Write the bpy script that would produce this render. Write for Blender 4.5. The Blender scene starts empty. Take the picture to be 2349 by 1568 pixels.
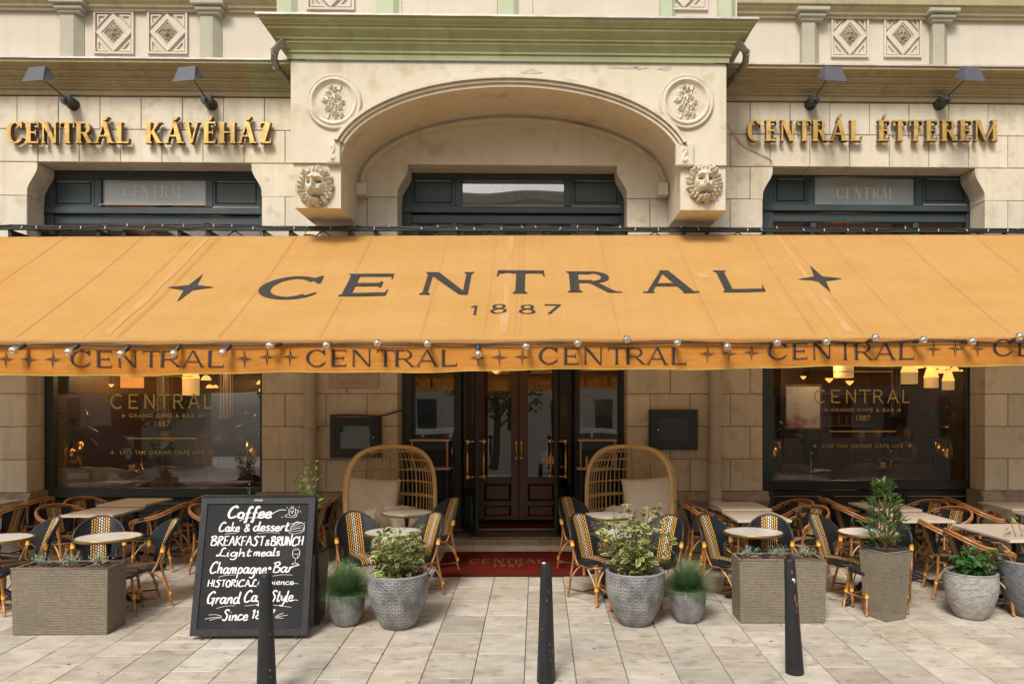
import bpy, math, random
from mathutils import Vector, Matrix
R = math.radians; PI = math.pi
rnd = random.Random(7)
sc = bpy.context.scene
col = sc.collection
# ------------------------------------------------------------------ camera
FP = 1720.0; CX, CY = 1267.4, 940.5          # focal length and principal point for a 2349 px wide frame
YAW = R(1.15); DC = 10.24; HC = 1.873; SLOPE = 0.0417
cam_d = bpy.data.cameras.new('camera'); cam = bpy.data.objects.new('camera', cam_d); col.objects.link(cam)
cam_d.sensor_width = 36.0; cam_d.lens = 36.0*FP/2349.0
cam_d.shift_x = -(CX-1174.5)/2349.0; cam_d.shift_y = (CY-784.0)/2349.0
cam_d.clip_end = 400; cam_d.clip_start = 0.05
cam.location = (0, -DC, HC); cam.rotation_euler = (PI/2, 0, -YAW)
sc.camera = cam
# ------------------------------------------------------------------ world, sun, exposure
w = bpy.data.worlds.new('World'); sc.world = w; w.use_nodes = True
nt = w.node_tree; bg = nt.nodes['Background']
sky = nt.nodes.new('ShaderNodeTexSky'); sky.sky_type = 'NISHITA'; sky.sun_disc = False
SUN_EL, SUN_AZ = 47, 205
sky.sun_elevation = R(SUN_EL); sky.sun_rotation = R(SUN_AZ); sky.dust_density = 3.0; sky.air_density = 1.0
hs = nt.nodes.new('ShaderNodeHueSaturation'); hs.inputs['Saturation'].default_value = 0.32
nt.links.new(sky.outputs[0], hs.inputs['Color'])
mw = nt.nodes.new('ShaderNodeMix'); mw.data_type = 'RGBA'; mw.blend_type = 'MULTIPLY'; mw.inputs[0].default_value = 1.0
mw.inputs[7].default_value = (1.0, 0.97, 0.92, 1)
nt.links.new(hs.outputs[0], mw.inputs[6]); nt.links.new(mw.outputs[2], bg.inputs['Color'])
bg.inputs['Strength'].default_value = 0.105
sun_d = bpy.data.lights.new('sun', 'SUN'); sun = bpy.data.objects.new('sun', sun_d); col.objects.link(sun)
sun_d.energy = 1.9; sun_d.angle = R(18); sun_d.color = (1.0, 0.95, 0.87)
_az = R(-20); _el = R(SUN_EL)
_dir = Vector((math.sin(_az)*math.cos(_el), -math.cos(_az)*math.cos(_el), math.sin(_el)))   # towards the sun: in front of the facade, a little left
sun.rotation_euler = _dir.to_track_quat('Z', 'Y').to_euler()
sky.sun_rotation = math.atan2(_dir.x, _dir.y)
vs = sc.view_settings; vs.view_transform = 'Standard'; vs.look = 'None'; vs.gamma = 1.0; vs.use_curve_mapping = False
vs.exposure = 0.68
# ------------------------------------------------------------------ helpers
_fw = Vector((math.sin(YAW), math.cos(YAW), 0)); _rt = Vector((math.cos(YAW), -math.sin(YAW), 0)); _up = Vector((0, 0, 1))
def ray(px, py): return _fw + _rt*((px-CX)/FP) + _up*((CY-py)/FP)
def U(px, py, Y=0.0):                      # point of the place seen at a photograph position, at depth Y
    d = ray(px, py); t = (Y+DC)/d.y
    return Vector((0, -DC, HC)) + d*t
def G(px, py, h=0.0):                      # the same on the pavement plane raised by h
    d = ray(px, py); t = (HC - h + SLOPE*DC)/(SLOPE*d.y - d.z)
    p = Vector((0, -DC, HC)) + d*t; return p
def gz(Y): return SLOPE*Y

class MB:
    def __init__(s): s.v = []; s.f = []; s.uv = []; s.sm = []; s.mi = []; s.hasuv = False; s.m = 0
    def _a(s, pts, face_idx, smooth=False, uv=None):
        s.f.append(face_idx); s.sm.append(smooth); s.mi.append(s.m)
        if uv: s.hasuv = True
        s.uv.append(uv)
    def poly(s, pts, smooth=False, uv=None):
        n = len(s.v); s.v += [tuple(p) for p in pts]; s._a(pts, tuple(range(n, n+len(pts))), smooth, uv); return s
    def box(s, x0, x1, y0, y1, z0, z1):
        n = len(s.v)
        s.v += [(x0,y0,z0),(x1,y0,z0),(x1,y1,z0),(x0,y1,z0),(x0,y0,z1),(x1,y0,z1),(x1,y1,z1),(x0,y1,z1)]
        for q in ((3,2,1,0),(4,5,6,7),(0,1,5,4),(1,2,6,5),(2,3,7,6),(3,0,4,7)): s._a(None, tuple(n+i for i in q))
        return s
    def cbox(s, x0, x1, y0, y1, z0, z1, c=0.006):    # box whose front (y0) edges are chamfered
        n = len(s.v)
        s.v += [(x0+c,y0,z0+c),(x1-c,y0,z0+c),(x1-c,y0,z1-c),(x0+c,y0,z1-c),(x0,y0+c,z0),(x1,y0+c,z0),(x1,y0+c,z1),(x0,y0+c,z1),(x0,y1,z0),(x1,y1,z0),(x1,y1,z1),(x0,y1,z1)]
        for q in ((0,1,2,3),(4,5,1,0),(5,6,2,1),(6,7,3,2),(7,4,0,3),(8,9,5,4),(9,10,6,5),(10,11,7,6),(11,8,4,7),(11,10,9,8)): s._a(None, tuple(n+i for i in q))
        return s
    def bbox(s, x0, x1, y0, y1, z0, z1, c=0.01):     # box with all edges chamfered (24 verts)
        xs = (x0, x1); ys = (y0, y1); zs = (z0, z1); n = len(s.v); idx = {}
        for i in (0, 1):
            for j in (0, 1):
                for k in (0, 1):
                    sx, sy, sz = (1,-1)[i]*c, (1,-1)[j]*c, (1,-1)[k]*c
                    idx[i,j,k,0] = len(s.v); s.v.append((xs[i], ys[j]+sy, zs[k]+sz))
                    idx[i,j,k,1] = len(s.v); s.v.append((xs[i]+sx, ys[j], zs[k]+sz))
                    idx[i,j,k,2] = len(s.v); s.v.append((xs[i]+sx, ys[j]+sy, zs[k]))
        F = []
        for i in (0,1): F.append([idx[i,0,0,0], idx[i,1,0,0], idx[i,1,1,0], idx[i,0,1,0]][::(-1 if i == 0 else 1)])
        for j in (0,1): F.append([idx[0,j,0,1], idx[1,j,0,1], idx[1,j,1,1], idx[0,j,1,1]][::(1 if j == 0 else -1)])
        for k in (0,1): F.append([idx[0,0,k,2], idx[1,0,k,2], idx[1,1,k,2], idx[0,1,k,2]][::(-1 if k == 0 else 1)])
        for j in (0,1):
            for k in (0,1): F.append([idx[0,j,k,1], idx[1,j,k,1], idx[1,j,k,2], idx[0,j,k,2]][::(-1 if j == k else 1)])
        for i in (0,1):
            for k in (0,1): F.append([idx[i,0,k,0], idx[i,1,k,0], idx[i,1,k,2], idx[i,0,k,2]][::(1 if i == k else -1)])
        for i in (0,1):
            for j in (0,1): F.append([idx[i,j,0,0], idx[i,j,1,0], idx[i,j,1,1], idx[i,j,0,1]][::(-1 if i == j else 1)])
        for i in (0,1):
            for j in (0,1):
                for k in (0,1): F.append([idx[i,j,k,0], idx[i,j,k,1], idx[i,j,k,2]][::(1 if (i+j+k) % 2 == 0 else -1)])
        for q in F: s._a(None, tuple(q))
        return s
    def prism(s, pts, fa, fb, smooth=False):          # pts: 2D outline; fa, fb map (a,b) to 3D on near and far face
        n = len(s.v); k = len(pts)
        s.v += [tuple(fa(*p)) for p in pts] + [tuple(fb(*p)) for p in pts]
        s._a(None, tuple(n+i for i in range(k))); s._a(None, tuple(n+k+i for i in reversed(range(k))))
        for i in range(k):
            j = (i+1) % k; s._a(None, (n+j, n+i, n+k+i, n+k+j), smooth)
        return s
    def xz(s, pts, y0, y1, smooth=False): return s.prism(pts, lambda a, b: (a, y0, b), lambda a, b: (a, y1, b), smooth)
    def yz(s, pts, x0, x1, smooth=False): return s.prism(pts, lambda a, b: (x0, a, b), lambda a, b: (x1, a, b), smooth)
    def tube(s, pts, r, n=8, closed=False, caps=True, flat=None):
        P = [Vector(p) for p in pts]; k = len(P); rr = r if isinstance(r, (list, tuple)) else [r]*k
        base = len(s.v); prev = None
        for i, p in enumerate(P):
            a = P[(i-1) % k] if (closed or i > 0) else p; b = P[(i+1) % k] if (closed or i < k-1) else p
            t = (b-a); t = t.normalized() if t.length > 1e-9 else Vector((0,0,1))
            if prev is None:
                h = Vector((0,0,1)) if abs(t.z) < .9 else Vector((1,0,0)); nx = t.cross(h).normalized()
            else:
                nx = (prev - t*prev.dot(t)); nx = nx.normalized() if nx.length > 1e-6 else t.orthogonal().normalized()
            prev = nx; ny = t.cross(nx)
            for j in range(n):
                an = 2*PI*j/n; s.v.append(tuple(p + nx*(math.cos(an)*rr[i]) + ny*(math.sin(an)*rr[i]*(flat or 1))))
        for i in range(k if closed else k-1):
            i2 = (i+1) % k
            for j in range(n):
                j2 = (j+1) % n; s._a(None, (base+i*n+j, base+i2*n+j, base+i2*n+j2, base+i*n+j2)[::-1], True)
        if caps and not closed:
            s._a(None, tuple(base+j for j in range(n))); s._a(None, tuple(base+(k-1)*n+j for j in reversed(range(n))))
        return s
    def lathe(s, prof, c=(0,0,0), n=24, smooth=True, sides=None):
        base = len(s.v); k = len(prof)
        for (r, z) in prof:
            for j in range(n):
                an = 2*PI*j/n; s.v.append((c[0]+r*math.cos(an), c[1]+r*math.sin(an), c[2]+z))
        for i in range(k-1):
            for j in range(n):
                j2 = (j+1) % n
                s._a(None, (base+i*n+j, base+i*n+j2, base+(i+1)*n+j2, base+(i+1)*n+j), smooth,
                     [(j/n, i/(k-1)), ((j+1)/n, i/(k-1)), ((j+1)/n, (i+1)/(k-1)), (j/n, (i+1)/(k-1))])
        return s
    def grid(s, fn, nu, nv, smooth=True, keep=None):
        base = len(s.v)
        for j in range(nv+1):
            for i in range(nu+1): s.v.append(tuple(fn(i/nu, j/nv)))
        for j in range(nv):
            for i in range(nu):
                if keep and not keep((i+.5)/nu, (j+.5)/nv): continue
                a = base+j*(nu+1)+i
                s._a(None, (a, a+1, a+nu+2, a+nu+1), smooth, [(i/nu, j/nv), ((i+1)/nu, j/nv), ((i+1)/nu, (j+1)/nv), (i/nu, (j+1)/nv)])
        return s
    def data(s, name, mats):
        me = bpy.data.meshes.new(name); me.from_pydata(s.v, [], s.f)
        me.polygons.foreach_set('use_smooth', s.sm)
        if s.hasuv:
            L = me.uv_layers.new(name='UVMap'); k = 0; flat = []
            for f, u in zip(s.f, s.uv):
                for q in range(len(f)): flat += list(u[q]) if u else [0.0, 0.0]
            L.data.foreach_set('uv', flat)
        if not isinstance(mats, (list, tuple)): mats = [mats]
        for m in mats: me.materials.append(m)
        if len(mats) > 1: me.polygons.foreach_set('material_index', s.mi)
        me.update(); return me
    def build(s, name, mats, parent=None, loc=None, rot=None):
        return link(name, s.data(name, mats), parent, loc, rot)
def link(name, me, parent=None, loc=None, rot=None):
    o = bpy.data.objects.new(name, me); col.objects.link(o)
    if parent: o.parent = parent
    if loc is not None: o.location = loc
    if rot is not None: o.rotation_euler = rot
    return o
def tag(o, label, cat, group=None, kind=None):
    if label: o['label'] = label
    if cat: o['category'] = cat
    if group: o['group'] = group
    if kind: o['kind'] = kind
    return o
def thing(name, label, cat, loc=(0,0,0), rz=0, group=None):
    o = bpy.data.objects.new(name, None); col.objects.link(o); o.empty_display_size = .1
    o.location = loc; o.rotation_euler = (0, 0, rz); return tag(o, label, cat, group)
def copy_tree(o, parent=None):
    c = o.copy(); col.objects.link(c); c.parent = parent
    for ch in o.children: copy_tree(ch, c)
    return c
def place(proto, used, loc, rz, label, group=None, s=None, cat=None):
    o = proto if not used else copy_tree(proto)
    o.location = loc; o.rotation_euler = (0, 0, rz); o['label'] = label
    if group: o['group'] = group
    if s: o.scale = (s, s, s)
    return o
def structure(o): o['kind'] = 'structure'; return o
def stuff(o): o['kind'] = 'stuff'; return o

# ------------------------------------------------------------------ materials
def newmat(name):
    m = bpy.data.materials.new(name); m.use_nodes = True; t = m.node_tree; return m, t, t.nodes['Principled BSDF'], t.nodes.new, t.links.new
def mat(name, c1, c2=None, ns=3.0, rough=.8, bump=0.0, bs=60.0, metal=0.0, rv=0.0, stretch=(1,1,1), streak=0.0, streakc=(.2,.16,.1), spec=.5, c3=None, n3=14.0, trans=0.0, coat=0.0, detail=6, bdist=.01, coord='Object', sheen=0.0, hv=0.0, speck=0.0):
    m, t, b, N, L = newmat(name)
    tc = N('ShaderNodeTexCoord'); mp = N('ShaderNodeMapping'); mp.inputs['Scale'].default_value = stretch
    L(tc.outputs[coord], mp.inputs[0])
    oi = N('ShaderNodeObjectInfo')
    ad = N('ShaderNodeVectorMath'); ad.operation = 'ADD'
    sca = N('ShaderNodeVectorMath'); sca.operation = 'SCALE'; sca.inputs['Scale'].default_value = 37.0 if rv > 0 else 0.0
    cb = N('ShaderNodeCombineXYZ'); L(oi.outputs['Random'], cb.inputs[0]); L(oi.outputs['Random'], cb.inputs[1])
    L(cb.outputs[0], sca.inputs[0]); L(mp.outputs[0], ad.inputs[0]); L(sca.outputs[0], ad.inputs[1])
    no = N('ShaderNodeTexNoise'); no.inputs['Scale'].default_value = ns; no.inputs['Detail'].default_value = detail; no.inputs['Roughness'].default_value = .6
    L(ad.outputs[0], no.inputs['Vector'])
    cr = N('ShaderNodeValToRGB'); cr.color_ramp.elements[0].position = .32; cr.color_ramp.elements[1].position = .68
    cr.color_ramp.elements[0].color = (*c1, 1); cr.color_ramp.elements[1].color = (*(c2 or c1), 1)
    L(no.outputs[0], cr.inputs[0]); out = cr.outputs[0]
    def mix(fac, a, colr, mode='MIX'):
        mx = N('ShaderNodeMix'); mx.data_type = 'RGBA'; mx.blend_type = mode
        if isinstance(fac, float): mx.inputs[0].default_value = fac
        else: L(fac, mx.inputs[0])
        L(a, mx.inputs[6])
        if isinstance(colr, tuple): mx.inputs[7].default_value = (*colr, 1)
        else: L(colr, mx.inputs[7])
        return mx.outputs[2]
    if c3:
        n2 = N('ShaderNodeTexNoise'); n2.inputs['Scale'].default_value = n3; n2.inputs['Detail'].default_value = 8; L(ad.outputs[0], n2.inputs['Vector'])
        r2 = N('ShaderNodeValToRGB'); r2.color_ramp.elements[0].position = .55; r2.color_ramp.elements[1].position = .72
        L(n2.outputs[0], r2.inputs[0]); out = mix(r2.outputs[0], out, c3)
    if streak > 0:
        mp2 = N('ShaderNodeMapping'); mp2.inputs['Scale'].default_value = (9, 9, .9); L(tc.outputs['Object'], mp2.inputs[0])
        n4 = N('ShaderNodeTexNoise'); n4.inputs['Scale'].default_value = 1.0; n4.inputs['Detail'].default_value = 5; L(mp2.outputs[0], n4.inputs['Vector'])
        r4 = N('ShaderNodeValToRGB'); r4.color_ramp.elements[0].position = .5; r4.color_ramp.elements[1].position = .78
        r4.color_ramp.elements[1].color = (streak, streak, streak, 1)
        L(n4.outputs[0], r4.inputs[0]); out = mix(r4.outputs[0], out, streakc)
    if speck > 0:
        n5 = N('ShaderNodeTexNoise'); n5.inputs['Scale'].default_value = 170.0; n5.inputs['Detail'].default_value = 2; L(ad.outputs[0], n5.inputs['Vector'])
        mr = N('ShaderNodeMapRange'); mr.inputs[1].default_value = .3; mr.inputs[2].default_value = .7; mr.inputs[3].default_value = 1-speck; mr.inputs[4].default_value = 1+speck*.6
        L(n5.outputs[0], mr.inputs[0]); cc = N('ShaderNodeCombineColor'); 
        for i in range(3): L(mr.outputs[0], cc.inputs[i])
        out = mix(1.0, out, cc.outputs[0], 'MULTIPLY')
    if rv > 0 or hv > 0:
        h = N('ShaderNodeHueSaturation'); mr = N('ShaderNodeMapRange'); mr.inputs[3].default_value = 1-rv; mr.inputs[4].default_value = 1+rv
        L(oi.outputs['Random'], mr.inputs[0]); L(mr.outputs[0], h.inputs['Value']); L(out, h.inputs['Color'])
        if hv > 0:
            wn = N('ShaderNodeTexWhiteNoise'); wn.noise_dimensions = '1D'; L(oi.outputs['Random'], wn.inputs['W'])
            mr2 = N('ShaderNodeMapRange'); mr2.inputs[3].default_value = 1-hv*8; mr2.inputs[4].default_value = 1+hv*8; L(wn.outputs[0], mr2.inputs[0]); L(mr2.outputs[0], h.inputs['Saturation'])
        out = h.outputs[0]
    L(out, b.inputs['Base Color'])
    b.inputs['Roughness'].default_value = rough; b.inputs['Metallic'].default_value = metal; b.inputs['Specular IOR Level'].default_value = spec
    if coat: b.inputs['Coat Weight'].default_value = coat; b.inputs['Coat Roughness'].default_value = .15
    if sheen: b.inputs['Sheen Weight'].default_value = sheen
    if bump > 0:
        nb = N('ShaderNodeTexNoise'); nb.inputs['Scale'].default_value = bs; nb.inputs['Detail'].default_value = 5; L(ad.outputs[0], nb.inputs['Vector'])
        bp = N('ShaderNodeBump'); bp.inputs['Strength'].default_value = bump; bp.inputs['Distance'].default_value = bdist
        L(nb.outputs[0], bp.inputs['Height']); L(bp.outputs[0], b.inputs['Normal'])
    return m
def glass_mat(name, ior=1.6, tint=(1,1,1), rough=0.0):
    m = bpy.data.materials.new(name); m.use_nodes = True; t = m.node_tree; t.nodes.clear(); N = t.nodes.new; L = t.links.new
    o = N('ShaderNodeOutputMaterial'); mx = N('ShaderNodeMixShader'); tr = N('ShaderNodeBsdfTransparent'); gl = N('ShaderNodeBsdfGlossy'); fr = N('ShaderNodeFresnel')
    tr.inputs[0].default_value = (*tint, 1); gl.inputs['Roughness'].default_value = rough; fr.inputs['IOR'].default_value = ior
    n = N('ShaderNodeTexNoise'); n.inputs['Scale'].default_value = 1.1; n.inputs['Detail'].default_value = 1; tc = N('ShaderNodeTexCoord'); L(tc.outputs['Object'], n.inputs['Vector'])
    bp = N('ShaderNodeBump'); bp.inputs['Strength'].default_value = .12; bp.inputs['Distance'].default_value = .02; L(n.outputs[0], bp.inputs['Height'])
    L(bp.outputs[0], gl.inputs['Normal']); 
    L(fr.outputs[0], mx.inputs[0]); L(tr.outputs[0], mx.inputs[1]); L(gl.outputs[0], mx.inputs[2]); L(mx.outputs[0], o.inputs[0])
    return m
def emit_mat(name, c, s):
    m, t, b, N, L = newmat(name); b.inputs['Base Color'].default_value = (*c, 1); b.inputs['Emission Color'].default_value = (*c, 1); b.inputs['Emission Strength'].default_value = s; return m

M = {}
M['stone'] = mat('painted_stone', (.59,.525,.405), (.67,.605,.48), 2.2, .85, .25, 90, rv=.06, hv=.012, streak=.42, streakc=(.40,.31,.19), c3=(.50,.43,.32), n3=5, speck=.07)
M['mortar'] = mat('dark_joint', (.16,.12,.075), (.24,.19,.12), 9, .95)
M['plaster'] = mat('cream_plaster', (.60,.535,.415), (.66,.60,.475), 1.6, .88, .2, 70, streak=.28, streakc=(.42,.33,.2), c3=(.50,.41,.28), n3=3.2, speck=.05)
M['upper'] = mat('pale_upper_plaster', (.54,.475,.39), (.60,.535,.445), 2.0, .88, .2, 70, streak=.2, streakc=(.42,.34,.22), speck=.05)
M['brown_trim'] = mat('olive_brown_trim', (.35,.29,.165), (.41,.345,.205), 2.0, .8, .2, 50, streak=.35, streakc=(.22,.17,.095), c3=(.30,.245,.14), n3=4, stretch=(1,1,1.3))
M['green_trim'] = mat('faded_green_trim', (.29,.31,.155), (.37,.39,.21), 1.7, .8, .2, 50, streak=.4, streakc=(.25,.23,.12), c3=(.31,.28,.14), n3=3, stretch=(1,1,1.3))
M['green_pale'] = mat('pale_green_paint', (.40,.45,.29), (.46,.50,.34), 3, .8, .1, 50, streak=.2, streakc=(.33,.36,.2))
M['pilaster'] = mat('olive_grey_paint', (.36,.34,.255), (.42,.395,.305), 3, .8, .15, 50, streak=.3, streakc=(.25,.22,.14))
M['relief'] = mat('dark_relief', (.24,.21,.14), (.30,.26,.18), 9, .85, .3, 80)
M['flash'] = mat('zinc_flashing', (.62,.60,.57), (.42,.38,.33), 12, .55, .2, 30, metal=.3, stretch=(.4,1,1))
M['zinc'] = mat('zinc_pipe', (.34,.33,.31), (.22,.21,.19), 9, .5, .1, 30, metal=.55)
M['plinth'] = mat('weathered_plinth', (.38,.33,.26), (.28,.235,.18), 5, .9, .5, 40, streak=.5, streakc=(.13,.105,.08), c3=(.19,.16,.12), n3=8, speck=.15)
M['darkgreen'] = mat('dark_green_paint', (.032,.05,.054), (.045,.062,.066), 5, .42, .05, 60, c3=(.04,.055,.055), n3=20)
M['blackpaint'] = mat('black_paint', (.012,.014,.014), (.02,.023,.022), 5, .4, .05, 60)
M['highlight_line'] = mat('worn_highlight_line', (.42,.36,.28), (.52,.46,.37), 20, .7)  # pale lines painting a highlight along worn panel edges
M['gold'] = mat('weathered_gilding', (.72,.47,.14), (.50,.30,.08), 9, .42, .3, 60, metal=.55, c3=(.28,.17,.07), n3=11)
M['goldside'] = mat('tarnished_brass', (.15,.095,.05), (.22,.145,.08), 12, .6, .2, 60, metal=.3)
M['black'] = mat('black_metal', (.018,.018,.02), (.028,.028,.03), 8, .45, .1, 60)
M['lampgrey'] = mat('slate_metal', (.075,.078,.095), (.09,.092,.11), 5, .6, .12, 400)
M['glass'] = glass_mat('window_glass', 2.3)
M['glass_r'] = glass_mat('window_glass_right', 1.8)
M['mirror_glass'] = glass_mat('dark_window_glass', 3.2)
M['frost'] = mat('frosted_glass', (.30,.32,.31), (.44,.46,.45), 1.6, .3, 0, stretch=(1,1,2))
M['frost_text'] = mat('frosted_letters', (.62,.58,.50), (.66,.62,.54), 8, .6)
M['wood'] = mat('dark_walnut', (.075,.030,.014), (.12,.052,.024), 6, .42, .1, 30, stretch=(6,6,.6), coat=.15)
M['brass'] = mat('polished_brass', (.75,.48,.15), (.6,.36,.10), 12, .25, metal=1.0)
# ================================================================== lettering
def ring(cx, cy, rx, ry, t, th, a0, a1, n=20):
    o = []; i_ = []
    for k in range(n+1):
        a = R(a0 + (a1-a0)*k/n); c, s_ = math.cos(a), math.sin(a)
        tt = th + (t-th)*abs(c)**1.3
        o.append((cx+rx*c, cy+ry*s_)); i_.append((cx+(rx-tt)*c, cy+(ry-tt*min(1, ry/rx) if ry < rx else ry-tt)*s_))
    return o + i_[::-1]
def stem(x0, x1, s, y0=0.0, y1=1.0, h=.045, top=True, bot=True):
    k = min(s, .05)
    P = []
    P += [(x0-s, y0), (x1+s, y0), (x1+s, y0+h*.6), (x1, y0+h+k)] if bot and s > 0 else [(x0, y0), (x1, y0)]
    P += [(x1, y1-h-k), (x1+s, y1-h*.6), (x1+s, y1), (x0-s, y1), (x0-s, y1-h*.6), (x0, y1-h-k)] if top and s > 0 else [(x1, y1), (x0, y1)]
    if bot and s > 0: P += [(x0, y0+h+k), (x0-s, y0+h*.6)]
    return P
def diag(xb, xt, t, y0=0.0, y1=1.0): return [(xb, y0), (xb+t, y0), (xt+t, y1), (xt, y1)]
def foot(x0, x1, y, h=.05): return [(x0, y), (x1, y), (x1, y+h), (x0, y+h)]
def glyph(ch, w=.75, t=.17, th=.06, s=.05):
    """polygons of one capital, cap height 1"""
    g = []; sh = .13 if s > 0 else 0
    def bar(x0, x1, y, flare=0):             # horizontal arm, optional terminal serif at x1
        g.append([(x0, y), (x1, y), (x1, y+th), (x0, y+th)])
        if flare and s > 0:
            if flare > 0: g.append([(x1-.055, y+.004), (x1, y+.004), (x1+.015, y+th+flare*sh), (x1-.015, y+th+flare*sh)])
            else: g.append([(x1-.055, y+th-.004), (x1, y+th-.004), (x1+.015, y+flare*sh), (x1-.015, y+flare*sh)])
    acc = ch in 'ÁÉ'; base = {'Á': 'A', 'É': 'E'}.get(ch, ch)
    if acc: g.append([(w*.42, 1.07), (w*.56, 1.07), (w*.74, 1.25), (w*.56, 1.28)])
    c = base
    if c == 'C':
        g.append(ring(w*.52, .5, w*.52, .52, t, th, 48, 312))
        if s > 0: g.append([(w*.79, .84), (w*.90, .70), (w*.95, .70), (w*.94, 1.02), (w*.90, 1.02), (w*.83, .95)])
        if s > 0: g.append([(w*.79, .14), (w*.84, .07), (w*.99, .26), (w*.95, .29)])
    elif c == 'E':
        g.append(stem(.04, .04+t, s)); bar(.04+t*.9, w*.92, 1-th, -1); bar(.04+t*.9, w*.92, 0, 1)
        bar(.04+t*.9, w*.74, .5-th/2)
        if s > 0: g.append([(w*.70, .38), (w*.76, .38), (w*.76, .62), (w*.70, .62)])
    elif c == 'L':
        g.append(stem(.04, .04+t, s)); bar(.04+t*.9, w*.95, 0, 1.3)
    elif c == 'T':
        m = w/2; g.append(stem(m-t/2, m+t/2, s, top=False)); g.append([(0, 1-th), (w, 1-th), (w, 1), (0, 1)])
        if s > 0:
            g.append([(0, 1-th+.004), (.06, 1-th+.004), (.02, 1-th-sh), (-.02, 1-th-sh)]); g.append([(w-.06, 1-th+.004), (w, 1-th+.004), (w+.02, 1-th-sh), (w-.02, 1-th-sh)])
    elif c == 'I': g.append(stem(.02, .02+t, s))
    elif c == 'H':
        g.append(stem(.04, .04+t, s)); g.append(stem(w-.04-t*.9, w-.04, s)); g.append([(.04+t*.9, .48), (w-.04-t*.8, .48), (w-.04-t*.8, .48+th), (.04+t*.9, .48+th)])
    elif c == 'N':
        tt = th if s > 0 else t
        g.append(stem(.06, .06+tt, s)); g.append(stem(w-.06-tt, w-.06, s*.9, bot=False)); g.append([(.03, 1), (.03+t*1.25, 1), (w-.05, 0), (w-.05-t*.9, 0)])
    elif c == 'M':
        tt = th
        g.append(stem(.04, .04+tt, s)); g.append(stem(w-.04-t, w-.04, s)); m = w*.47
        g.append([(.02, 1), (.02+t*1.15, 1), (m+.04, 0), (m-.06, 0)]); g.append([(m-.03, .02), (m+.03, .02), (w-.04, 1), (w-.04-th*1.4, 1)])
    elif c == 'A':
        m = w*.5; tt = th if s > 0 else t
        g.append([(.05, 0), (.05+tt, 0), (m+.01, 1), (m-tt*.6, 1)]); g.append([(w-.06-t, 0), (w-.06, 0), (m+t*.45, 1), (m-t*.5, 1)])
        g.append([(w*.24, .30), (w*.74, .30), (w*.74, .30+th), (w*.24, .30+th)])
        if s > 0: g.append(foot(-.02, .05+tt+.06, 0)); g.append(foot(w-.06-t-.05, w+.03, 0))
    elif c == 'V':
        m = w*.5; tt = th if s > 0 else t
        g.append([(.05, 1), (.05+t, 1), (m+t*.3, 0), (m-t*.3, 0)]); g.append([(w-.05-tt, 1), (w-.05, 1), (m+t*.25, 0), (m-.01, 0)])
        if s > 0: g.append(foot(-.01, .05+t+.05, .95)); g.append(foot(w-.05-tt-.06, w+.02, .95))
    elif c == 'K':
        g.append(stem(.04, .04+t, s)); g.append([(.04+t*.8, .42), (.04+t*.8+.09, .42), (w*.88, 1), (w*.88-.1, 1)])
        g.append([(w*.34, .56), (w*.52, .60), (w*.98, 0), (w*.98-t*1.15, 0)])
        if s > 0: g.append(foot(w*.70, w*1.0, .95)); g.append(foot(w*.76, w*1.05, 0))
    elif c == 'Z':
        bar(.03, w*.95, 0, 1); g.append([(.05, 1-th), (w*.95, 1-th), (w*.95, 1), (.05, 1)])
        g.append([(.02, .01), (.02+t*1.2, .01), (w*.96, .99), (w*.96-t*1.2, .99)])
        if s > 0: g.append([(.05, 1-th), (.11, 1-th), (.08, 1-th-sh), (.03, 1-th-sh)])
    elif c == 'R':
        g.append(stem(.04, .04+t, s)); x = .04+t*.9; rx = w*.88-x
        g.append([(x, 1-th), (x+rx*.45, 1-th), (x+rx*.45, 1), (x, 1)]); g.append([(x, .44), (x+rx*.45, .44), (x+rx*.45, .44+th), (x, .44+th)])
        g.append(ring(x+rx*.45, .72, rx*.55, .28, min(t*.9, rx*.5), th, -90, 90, 12))
        g.append([(w*.42, .47), (w*.42+t*.9, .47), (w*1.0, 0), (w*1.0-t*1.05, 0)])
        if s > 0: g.append(foot(w*.80, w*1.08, 0, .04))
    elif c == '1': g.append(stem(w*.4, w*.4+t*.8, s, top=False)); g.append([(w*.4, .86), (w*.4, 1.0), (w*.08, .82), (w*.12, .78)])
    elif c == '8':
        g.append(ring(w*.5, .27, w*.46, .28, t*.8, th, 0, 180, 14)); g.append(ring(w*.5, .27, w*.46, .28, t*.8, th, 180, 360, 14))
        g.append(ring(w*.5, .76, w*.38, .25, t*.7, th, 0, 180, 14)); g.append(ring(w*.5, .76, w*.38, .25, t*.7, th, 180, 360, 14))
    elif c == '7': g.append([(.05, 1-th*1.6), (w*.95, 1-th*1.6), (w*.95, 1), (.05, 1)]); g.append([(w*.22, 0), (w*.22+t*.8, 0), (w*.95, .97), (w*.95-t*.6, .97)])
    elif c == 'B':
        g.append(stem(.04, .04+t, s)); x = .04+t*.9; rx = w*.9-x
        for yy, k_ in ((.74, .26), (.26, .27)):
            g.append(ring(x+rx*.4, yy, rx*.58, k_, t*.8, th, -90, 90, 12)); g.append([(x, yy+k_-th), (x+rx*.4, yy+k_-th), (x+rx*.4, yy+k_), (x, yy+k_)])
        g.append([(x, 0), (x+rx*.4, 0), (x+rx*.4, th), (x, th)])
    return g
def star4(cx, cy, r, k=.14, ry=None):
    ry = ry or r; P = []
    for i in range(8):
        a = PI/2 + i*PI/4; q = 1 if i % 2 == 0 else k*1.4
        P.append((cx+r*q*math.cos(a), cy+ry*q*math.sin(a)))
    return P
def flatmap(mb, polys, fn, step=0.00025, sub=None):
    """lay flat letter polygons on a surface: fn(u, v, lift)"""
    for i, p in enumerate(polys):
        mb.poly([fn(u, v, i*step) for u, v in p])
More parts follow.
